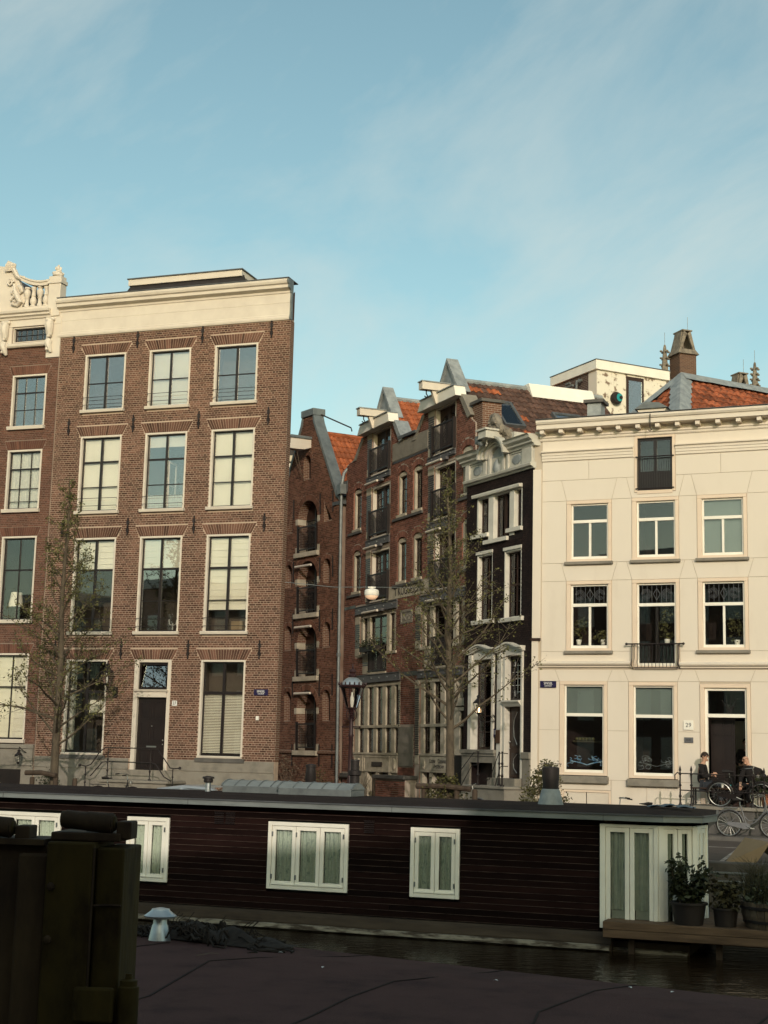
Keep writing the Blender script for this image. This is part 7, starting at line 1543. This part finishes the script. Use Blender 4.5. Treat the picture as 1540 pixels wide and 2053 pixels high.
# clapboards, cut at the windows
nrow = 17; z0 = -1.12; hh_ = (1.05-z0)/nrow
for i in range(nrow):
    za,zb = z0+i*hh_, z0+(i+1)*hh_; segs = [(HU,-.04)]
    for a,b,c_,d_,_ in NW_:
        if zb > c_-.05 and za < d_+.04: segs = iv_sub(segs,[(a-.01,b+.01)])
    fin = []
    for a,b in segs:
        cut = a
        while b-cut > 7.2: L_ = random.uniform(4.2,6.4); fin.append((cut,cut+L_)); cut += L_
        fin.append((cut,b))
    for a,b in fin: MB().prism([(.07,za),(.012,za),(.010,zb-.026),(.034,zb-.002),(.07,zb-.002)],a,b-.004,'x').build('plank','plankB',HB); MB().box(a+.003,b-.006,.0085,.0118,za+.001,za+.011).build('lit_edge','litedge',HB)  # thin brown strip paints in the light caught along each plank edge
for a,b,c_,d_,n in NW_:
    g = MB(); y0,y1 = -.02,.10; g.box(a,a+.085,y0,y1,c_,d_); g.box(b-.085,b,y0,y1,c_,d_); g.box(a+.085,b-.085,y0,y1,d_-.085,d_); g.box(a+.085,b-.085,y0,y1,c_,c_+.085)
    w_ = g.build('window','boatw',HB,bevel=.008); x0,x1 = a+.09,b-.09
    for k in range(n):
        p,q = x0+(x1-x0)*k/n+.006,x0+(x1-x0)*(k+1)/n-.006; s = MB(); za,zb = c_+.092,d_-.092; t_ = .082
        s.box(p,p+t_,.0,.06,za,zb); s.box(q-t_,q,.0,.06,za,zb); s.box(p+t_,q-t_,.0,.06,zb-t_,zb); s.box(p+t_,q-t_,.0,.06,za,za+t_); s.box(p-.0,q+.0,-.035,.0,za+.0,za+.03)
        o = s.build('casement','boatw',w_,bevel=.006); B('pane','glass',w_,p+t_,q-t_,.03,.036,za+t_,zb-t_)
        hx = p+.012 if k < n/2 else q-.012
        MB().box(hx-.012,hx+.012,-.03,.0,zb-.22,zb-.12).box(hx-.012,hx+.012,-.03,.0,za+.12,za+.22).build('hinges','zinc',w_)
        blind(w_,'greenc' if a > -9 else 'spot',0,1,0,1,.085,za+t_,zb-t_,p+t_,q-t_)
    B('backing','roomL',w_,a,b,.20,.21,c_,d_)
for u,zz in ((-8.55,.78),(-8.28,.78),(-5.0,.72)):
    g = MB(); g.box(u-.12,u+.12,-.02,.02,zz-.13,zz-.115); g.box(u-.12,u+.12,-.02,.02,zz+.115,zz+.13)
    for k in range(5): g.box(u-.11,u+.11,-.018,.01,zz-.10+.045*k,zz-.075+.045*k)
    g.build('vent_louver','black',HB)
# white corner bay in three faces
BP = [(-.01,-.05),(1.16,-.05),(1.84,.42),(1.93,1.30)]
for f_ in range(3):
    a,b = Vector(BP[f_]),Vector(BP[f_+1]); d = (b-a); ln_ = d.length; ang = math.atan2(d.y,d.x)
    bf = empty('bay_face',(0,0,0)); bf.parent = HB; bf.location = (a.x,a.y,0); bf.rotation_euler = (0,0,ang)
    g = MB(); lo,hi = -1.06,.98; pw = .11; g.box(0,pw,-.03,.09,lo,hi); g.box(ln_-pw*.8,ln_,-.03,.09,lo,hi); g.box(pw,ln_-pw*.8,-.02,.09,hi-.06,hi); g.box(pw,ln_-pw*.8,-.02,.09,lo,lo+.06)
    w_ = g.build('bay_window','boatw',HB,bevel=.008); w_.location = bf.location; w_.rotation_euler = bf.rotation_euler; bpy.data.objects.remove(bf)
    x0,x1 = pw,ln_-pw*.8
    for k in range(2):
        p,q = x0+(x1-x0)*k/2+.006,x0+(x1-x0)*(k+1)/2-.006; s = MB(); za,zb = lo+.065,hi-.065; t_ = .09
        s.box(p,p+t_,.0,.06,za,zb); s.box(q-t_,q,.0,.06,za,zb); s.box(p+t_,q-t_,.0,.06,zb-t_,zb); s.box(p+t_,q-t_,.0,.06,za,za+t_)
        s.build('casement','boatw',w_,bevel=.006); B('pane','glass',w_,p+t_,q-t_,.03,.036,za+t_,zb-t_)
        if f_ < 2: blind(w_,'greyc',0,1,0,.88,.10,za+t_,zb-t_,p+t_,q-t_); MB().box(p+t_,q-t_,.14,.15,za+t_,za+t_+.24).build('lower_net','greyc',w_)
        else: B('blind_cloth','roomL',w_,p+t_,q-t_,.5,.51,za,zb)
MB().add([(.02,.25,-1.0),(1.1,.25,-1.0),(1.7,.65,-1.0),(1.75,1.5,-1.0),(1.4,4.3,-1.0),(.02,4.3,-1.0)],[(0,1,2,3,4,5)]).build('bay_floor','deck',HB); B('bay_partition','roomL',HB,.0,.04,.2,4.3,-1.1,1.05)
# roof with zinc fascia
RP = [(HU-.3,-.28),(.05,-.28),(1.30,-.28),(2.02,.14),(2.12,1.5),(1.72,4.7),(HU-.3,4.7)]
def ins(p,k): 
    out_ = []; n = len(p)
    for i in range(n):
        a,b,c_ = Vector(p[i-1]),Vector(p[i]),Vector(p[(i+1)%n]); e1 = (b-a).normalized(); e2 = (c_-b).normalized(); n1 = Vector((-e1.y,e1.x)); n2 = Vector((-e2.y,e2.x)); out_.append(tuple(b+(n1+n2)*(k/max(.3,1+n1.dot(n2)))))
    return out_
MB().prism(RP,1.055,1.165,'z').build('fascia','fascia',HB,bevel=.006)
MB().prism(ins(RP,-.03),1.167,1.195,'z').build('fascia_trim','leadD',HB)
g = MB(); A_ = ins(RP,.02); C_ = ins(RP,1.1); n = len(A_)
g.add([(p[0],p[1],1.197) for p in A_]+[(p[0],p[1],1.27) for p in C_],[(i,(i+1)%n,(i+1)%n+n,i+n) for i in range(n)]+[tuple(range(n,2*n))]); g.build('roof_deck','bit',HB)
g = MB()
for u in (-14,-9.2,-4.4,.1): g.box(u-.006,u+.006,-.287,-.28,1.056,1.164)
g.build('fascia_joint','leadD',HB)
# wooden side deck
for k in range(2): MB().box(.16,5.2,-.62,-.56,-1.02-.155*(k+1)+.155,-1.02-.155*k+.149).build('deck_beam','deck',HB,bevel=.01)
for k in range(16): MB().box(.16,5.2,-.555+.135*k,-.43+.135*k,-.905+.03,-.872+.0).build('deck_board','deck',HB)
MB().box(.2,5.2,-.5,3.4,-1.2,-.95).build('deck_frame','dkwood',HB)
for k in range(3): MB().box(.6+1.7*k,.72+1.7*k,-.3,-.2,-1.9,-1.2).build('deck_pile','post',HB)
# roof lights, flues and a tarpaulin standing on the roof
def on_boat(u,y,z): 
    a = R(-20); p = Vector((u*KB,y*KB,0)); return (4.5523*KB+p.x*math.cos(a)-p.y*math.sin(a), 30.5617*KB+p.x*math.sin(a)+p.y*math.cos(a), EYE*(1-KB)+z*KB)
def roof_light(label,u,y,ln_):
    t = thing('roof_light',label,'skylight',on_boat(u,y,1.27),R(-20),group='roof lights on the houseboat'); 
    MB().box(0,ln_,0,.85,0,.15).build('curb','zinc',t,bevel=.01); n = 8
    cv = [(.02+.81*k/n,.15+.13*math.sin(math.pi*k/n)) for k in range(n+1)]
    MB().prism([(y_,z_) for y_,z_ in cv],-.02,ln_+.02,'x').build('vaulted_cover','glassT' if False else 'fascia',t)
    for e in (-.03,ln_):
        g = MB()
        for k in range(n): g.bar((e,cv[k][0],cv[k][1]),(e,cv[k+1][0],cv[k+1][1]),.035)
        g.build('cover_rim','zinc',t)
    for k in range(1,5): g = MB(); [g.bar((ln_*k/5,cv[j][0],cv[j][1]+.008),(ln_*k/5,cv[j+1][0],cv[j+1][1]+.008),.02) for j in range(n)]; g.build('cover_rib','zinc',t)
    return t
roof_light('grey-green vaulted roof light at the left on the houseboat roof',-9.72,2.5,1.48); roof_light('grey-green vaulted roof light nearest the street lamp on the houseboat roof',-8.12,2.2,1.72)
def flue(label,u,y,prof,mats,names):
    t = thing('flue',label,'flue',on_boat(u,y,1.25))
    for p,mt,nm in zip(prof,mats,names): MB().lathe(p,(0,0,0),18).build(nm,mt,t,True)
    return t
flue('small shiny flue with black cap on the left of the houseboat roof',-10.15,2.6,[[(.065,0),(.065,.24)],[(.10,.22),(.11,.27),(.10,.30),(.14,.31),(.13,.35),(.03,.37)]],['alu','pot'],['pipe','cap'])
flue('tall black stove pipe standing left of the second roof light',-7.72,3.2,[[(.13,0),(.12,.35),(.125,.36),(.105,.62)],[(.12,.62),(.12,.68),(.03,.70)]],['pot','pot'],['pipe','cap'])
flue('tall black stove pipe with collar behind the second roof light',-6.85,3.9,[[(.12,0),(.11,.45),(.15,.47),(.15,.56),(.10,.58),(.10,.78)],[(.11,.78),(.10,.82)]],['pot','pot'],['pipe','cap'])
fc = flue('grey conical boat chimney with black top at the right end of the roof',-1.50,1.9,[[(.27,0),(.19,.30),(.17,.33)],[(.165,.30),(.165,.50)],[(.175,.50),(.175,.76),(.14,.78)]],['lead','pot','pot'],['cone','collar','crown'])
rods(fc,[[(.20*math.cos(k),.20*math.sin(k),.78),(.20*math.cos(k),.20*math.sin(k),.84)] for k in (0,1.57,3.14,4.71)]+[[(.22*math.cos(k*.5),.22*math.sin(k*.5),.84) for k in range(13)]],.007,'iron','cap_ring',4)
tp = tag(MB().sheet(lambda i,j: (i*.9,j*.5,.03+.05*abs(math.sin(i*9+j*4))*(1-abs(2*i-1)**2)+.02*math.sin(j*7)),16,8).build('tarpaulin','jeans',None,True),'crumpled blue-grey tarpaulin lying on the houseboat roof','tarpaulin'); tp.location = on_boat(.65,1.6,1.27); tp.rotation_euler = (0,0,R(-20)); tp.data.materials[0] = M('faded_blue_tarp',(.13,.17,.21),(.09,.12,.15),6,.7)

# deck plants
def pot(name,label,u,y,r_,h,mat='pot',prof=None):
    t = thing(name,label,'plant pot',on_boat(u,y,-.87)); t.rotation_euler = (0,0,R(-20))
    MB().lathe(prof or [(r_*.78,0),(r_*.95,h*.9),(r_*1.06,h*.9),(r_*1.06,h),(r_*.94,h),(r_*.9,h*.85)],(0,0,0),22).build('pot',mat,t,True); return t
pt1 = pot('plant_pot','large black pot with two leafy upright shrubs on the boat deck',1.78,-.25,.33,.40)
for cx,cz,n,hh_2 in ((-.22,.75,700,1.25),(.12,.6,1600,1.15)):
    g = MB(); cen = []
    for k in range(9 if cx < 0 else 26):
        q = Vector((cx+random.gauss(0,.05 if cx < 0 else .15),random.gauss(0,.08),hh_2*random.uniform(.55,1.0))); a_ = Vector((cx*.7,0,.36)); g.tube([a_,a_.lerp(q,.5)+Vector((random.gauss(0,.03),0,0)),q],[.010,.007,.003],4); cen += [a_.lerp(q,f) for f in (.35,.5,.6,.7,.8,.9,1.0)]
    g.build('stems','twig',pt1); leaves('foliage','leafD',pt1,cen,.045,n//2,.125,droop=.5)
pt2 = pot('plant_pot','smaller black pot with thin drooping plant beside the barrel planter',2.48,-.22,.24,.33)
leaves('foliage','grass',pt2,[(random.gauss(0,.12),random.gauss(0,.1),random.uniform(.35,.75)) for _ in range(30)],.06,420,.12)
br_ = thing('barrel_planter','wide wooden half-barrel planter full of tall dry grasses on the deck','planter',on_boat(3.42,.05,-.87))
n = 26
for k in range(n):
    a0,a1 = 6.2832*(k+.04)/n,6.2832*(k+.96)/n; vs = []
    for r_,z in ((.55,0),(.62,.22),(.64,.46)): vs += [(r_*math.cos(a0),r_*math.sin(a0),z),(r_*math.cos(a1),r_*math.sin(a1),z),((r_-.04)*math.cos(a1),(r_-.04)*math.sin(a1),z),((r_-.04)*math.cos(a0),(r_-.04)*math.sin(a0),z)]
    fs = []
    for j in (0,4): fs += [(j,j+1,j+5,j+4),(j+1,j+2,j+6,j+5),(j+2,j+3,j+7,j+6),(j+3,j,j+4,j+7)]
    MB().add(vs,fs+[(8,9,10,11)]).build('stave','barrel',br_)
for z,r_ in ((.10,.60),(.34,.655)): MB().lathe([(r_-.02,0),(r_,.0),(r_+.006,.05),(r_-.016,.05)],(0,0,z),30).build('hoop','iron',br_)
MB().lathe([(.58,.40),(.3,.42),(.01,.43)],(0,0,0),24).build('soil','pot',br_)
g = MB()
for k in range(420):
    a,f = random.uniform(0,6.28),random.random()**.5*.55; b0 = Vector((f*math.cos(a),f*math.sin(a),.40)); h_ = random.uniform(.28,.68); d_ = Vector((random.gauss(0,.16),random.gauss(0,.16),h_)); g.tube([b0,b0+d_*.6,b0+d_+Vector((random.gauss(0,.05),0,-.02))],[.006,.005,.002],3,False)
g.build('grass_blades','grass',br_,kind='stuff'); leaves('foliage','leafD',br_,[(random.gauss(0,.3),random.gauss(0,.25),random.uniform(.45,.85)) for _ in range(50)],.08,900,.10)
pt3 = pot('plant_pot','dark bucket with reedy grass behind the small pot',2.95,.75,.26,.45); g = MB()
for k in range(170): a,f = random.uniform(0,6.28),random.random()*.2; h_ = random.uniform(.35,.85); g.tube([(f*math.cos(a),f*math.sin(a),.4),(f*math.cos(a)+random.gauss(0,.08),f*math.sin(a),.4+h_*.6),(f*math.cos(a)+random.gauss(0,.25),f*math.sin(a)+random.gauss(0,.1),.4+h_)],[.005,.004,.002],3,False)
g.build('grass_blades','grass',pt3,kind='stuff')
# quay railing, cardboard
qr = thing('deck_railing','low grey pipe railing behind the deck plants of the houseboat','railing',on_boat(0,3.2,-.87),R(-20))
for z in (.55,.72): MB().tube([(1.7,0,z),(5.6,0,z)],.03,8).build('rail','zinc',qr,True)
for k in range(3): MB().tube([(2.3+1.5*k,0,0),(2.3+1.5*k,0,.74)],.03,8).build('post','zinc',qr,True)
cb = thing('cardboard_sheet','folded brown cardboard sheet standing like a tent on the street','cardboard',(8.38,33.35,.07),R(-12))
MB().add([(-.70,-.35,0),(-.05,-.42,0),(.30,-.30,.50),(-.22,.30,.56),(-.70,-.34,.006)],[(0,1,2,3)]).build('front_flap','card',cb); MB().add([(.30,-.30,.50),(-.22,.30,.56),(.55,.55,.0),(.95,-.1,.0)],[(0,3,2,1)]).build('rear_flap','card',cb)
for o in cb.children: sm_ = o.modifiers.new('t','SOLIDIFY'); sm_.thickness = .012

# ================================================================== NEAR BOAT IN THE FOREGROUND
NB = thing('moored_barge','dark barge with flat grey felted roof filling the foreground','barge',(.7649,15.4131,0),R(57-90))
MB().prism([(-9,.10),(14,.10),(14,-9),(-9,-9)][::-1],.02,.14,'z').build('roof_edge','leadD',NB)
g = MB(); g.add([(-8.9,.06,.15),(13.9,.06,.15),(13.9,-.85,.20),(-8.9,-.85,.20),(-8.9,-8.8,.20),(13.9,-8.8,.20)],[(0,3,2,1),(3,4,5,2)]); g.build('felt_roof','bit2',NB)
MB().box(-8.8,13.8,-8.7,.0,-1.6,.018).build('hull','plankB',NB)
for sm2 in ([(-.5,-4.6),(-.73,-3.66),(-1.7,-1.71),(-1.5,-1.2),(-1.03,-.36),(-1.0,.04)],[(1.1,-4.6),(.86,-3.61),(.56,-2.61),(.36,-1.6),(.47,-1.25),(.62,-.24),(.6,.04)],[(2.5,-4.0),(2.33,-2.7),(2.12,-2.2),(1.99,-.85),(2.0,.04)],[(3.9,-3.5),(3.75,-1.8),(3.6,-.8),(3.65,.04)],[(-3.2,-4.5),(-3.0,-2.4),(-2.9,-.9)]):
    g = MB(); zf2 = lambda y: .203 if y < -.85 else .203-.05*(y+.85)/.91
    for i in range(len(sm2)-1): g.bar((*sm2[i],zf2(sm2[i][1])),(*sm2[i+1],zf2(sm2[i+1][1])),.020,.008)
    g.build('felt_seam','bit',NB)
def nb(u,y,z=.2): a = R(57-90); return (.7649+u*math.cos(a)-y*math.sin(a),15.4131+u*math.sin(a)+y*math.cos(a),z)
fm_ = thing('flue','mushroom-capped aluminium flue on the near barge roof','flue',(-2.30,16.45,.17)); 
MB().lathe([(.125,0),(.12,.03),(.085,.18),(.075,.20),(.075,.27)],(0,0,0),20).build('flue_cone','alu',fm_,True); MB().lathe([(.08,.25),(.17,.27),(.175,.285),(.10,.34),(.095,.355),(.02,.37)],(0,0,0),24).build('flue_cap','alu',fm_,True)
rpile = thing('rope_pile','tangled heap of old black rope and netting on the near barge','rope',nb(-2.75,-.40,.2),R(57-90)); g = MB()
for k in range(46):
    x0,y0 = random.uniform(-1.1,1.0),random.gauss(0,.14); pts = []; a = random.uniform(0,6.28); p = Vector((x0,y0,.02)); env = lambda x: .17*max(.08,1-((x+.15)/1.15)**2)
    for j in range(14): a += random.gauss(0,.8); p = p+Vector((math.cos(a)*.07,math.sin(a)*.045,0)); p.z = random.uniform(.0,1)*env(p.x); pts.append(p.copy())
    g.tube(pts,random.choice((.008,.011,.016)),5)
for k in range(14): x0 = random.uniform(-.9,.6); g.tube([(x0,0,.08),(x0+.05,-.02,.18),(x0+.12,0,.22+random.uniform(0,.06))],.004,4)
g.build('rope','rope',rpile,True); MB().sheet(lambda i,j: (-1.1+2.1*i,-.25+.5*j,max(0,.13*math.sin(math.pi*i)**.7*math.sin(math.pi*j)*(1+.4*math.sin(i*23+j*9)))+.002),30,10).build('netting','rope',rpile,True)
for k,(u,y) in enumerate(((-1.55,-.75),(-.6,-1.35),(1.05,-.95),(2.5,-.3),(2.1,-.32),(-3.6,-2.2))):
    o = tag(MB().sheet(lambda i,j: ((i-.5)*.05,(j-.5)*.03*math.sin(math.pi*i),.008*math.sin(math.pi*i)+.004),5,3).build('fallen_petal','wlet'),'tiny white petal lying on the felted barge roof','petal','petals on the barge roof'); o.location = nb(u,y,.205 if y < -.85 else .16+.05*(-y)/.9); o.rotation_euler = (0,0,k*1.3)
tw_ = tag(MB().tube([(0,0,.01),(.08,.05,.02),(.12,.13,.02),(.2,.2,.012)],.004,4).build('fallen_twig','twig'),'thin fallen twig on the felted barge roof','twig'); tw_.location = nb(-2.0,-1.55,.2)

# ================================================================== STEEL STRUCTURE, BOTTOM LEFT
Sg = thing('steel_gate','dark rusty olive steel gate with rollers on top, bottom left corner','gate',(-1.56,6.0,.42),R(-4))
MB().box(-1.6,.27,.03,.30,0,1.40).build('gate_plate','rustD',Sg,bevel=.008)
MB().box(.275,.46,-.04,.30,0,1.42).build('flange','rust',Sg,bevel=.008); MB().box(.464,.575,.0,.30,0,1.40).build('flange','rust',Sg,bevel=.008); MB().box(.15,.272,.0,.3,0,1.37).build('web','rustD',Sg,bevel=.01)
MB().box(-1.6,.25,.0,.25,1.402,1.425).build('top_plate','rustD',Sg); MB().box(.27,.55,.02,.28,1.422,1.455).build('top_plate','rustD',Sg,bevel=.006)
for x0,x1,z in ((-.10,.10,1.465),(.30,.51,1.492)):
    g = MB(); g.tube([(x0,.06,z+.012),(x0+.02,.06,z+.012),(x0+.10,.055,z+.006),(x0+.11,.055,z+.006),(x1,.05,z)],[.030,.036,.036,.039,.040],16); g.tube([(x1,.05,z),(x1+.006,.05,z)],[.036,.032],14); g.build('roller','rustD',Sg,True)
    g = MB().lathe([(.030,0),(.028,.006),(.008,.008)],(0,0,0),14); g.v = [(x1+.006+z_,.05+x_,z+y_) for x_,y_,z_ in g.v]; g.build('roller_cap','rust',Sg,True); MB().box(x1+.02,x1+.08,.03,.14,z-.06,z+.01).build('roller_bracket','rustD',Sg,bevel=.006)
for z in (.2,.45,1.05,1.25):
    g = MB().lathe([(.016,0),(.014,.012),(.004,.016)],(0,0,0),8); g.v = [(.30+x_,-.041-z_,z+y_) for x_,y_,z_ in g.v]; g.build('bolt','rustD',Sg,True)
g = MB(); g.tube([(.462,-.03,0),(.4625,-.032,.5),(.461,-.03,1.0),(.462,-.031,1.40)],.006,5); g.tube([(.466,-.02,1.18),(.53,-.004,1.182),(.572,-.003,1.181)],.005,5); g.build('weld_seam','rustD',Sg,True)
MB().box(.42,.575,-.075,-.0405,.75,.88).build('hinge_lug','rust',Sg,bevel=.01); MB().lathe([(.042,0),(.042,.14),(.034,.145),(.034,.165),(.014,.17),(.012,.19)],(.622,-.02,.74),14).build('hinge_barrel','rust',Sg,True); MB().lathe([(.038,0),(.038,.725)],(.622,-.02,.0),14).build('hinge_barrel','rust',Sg,True)
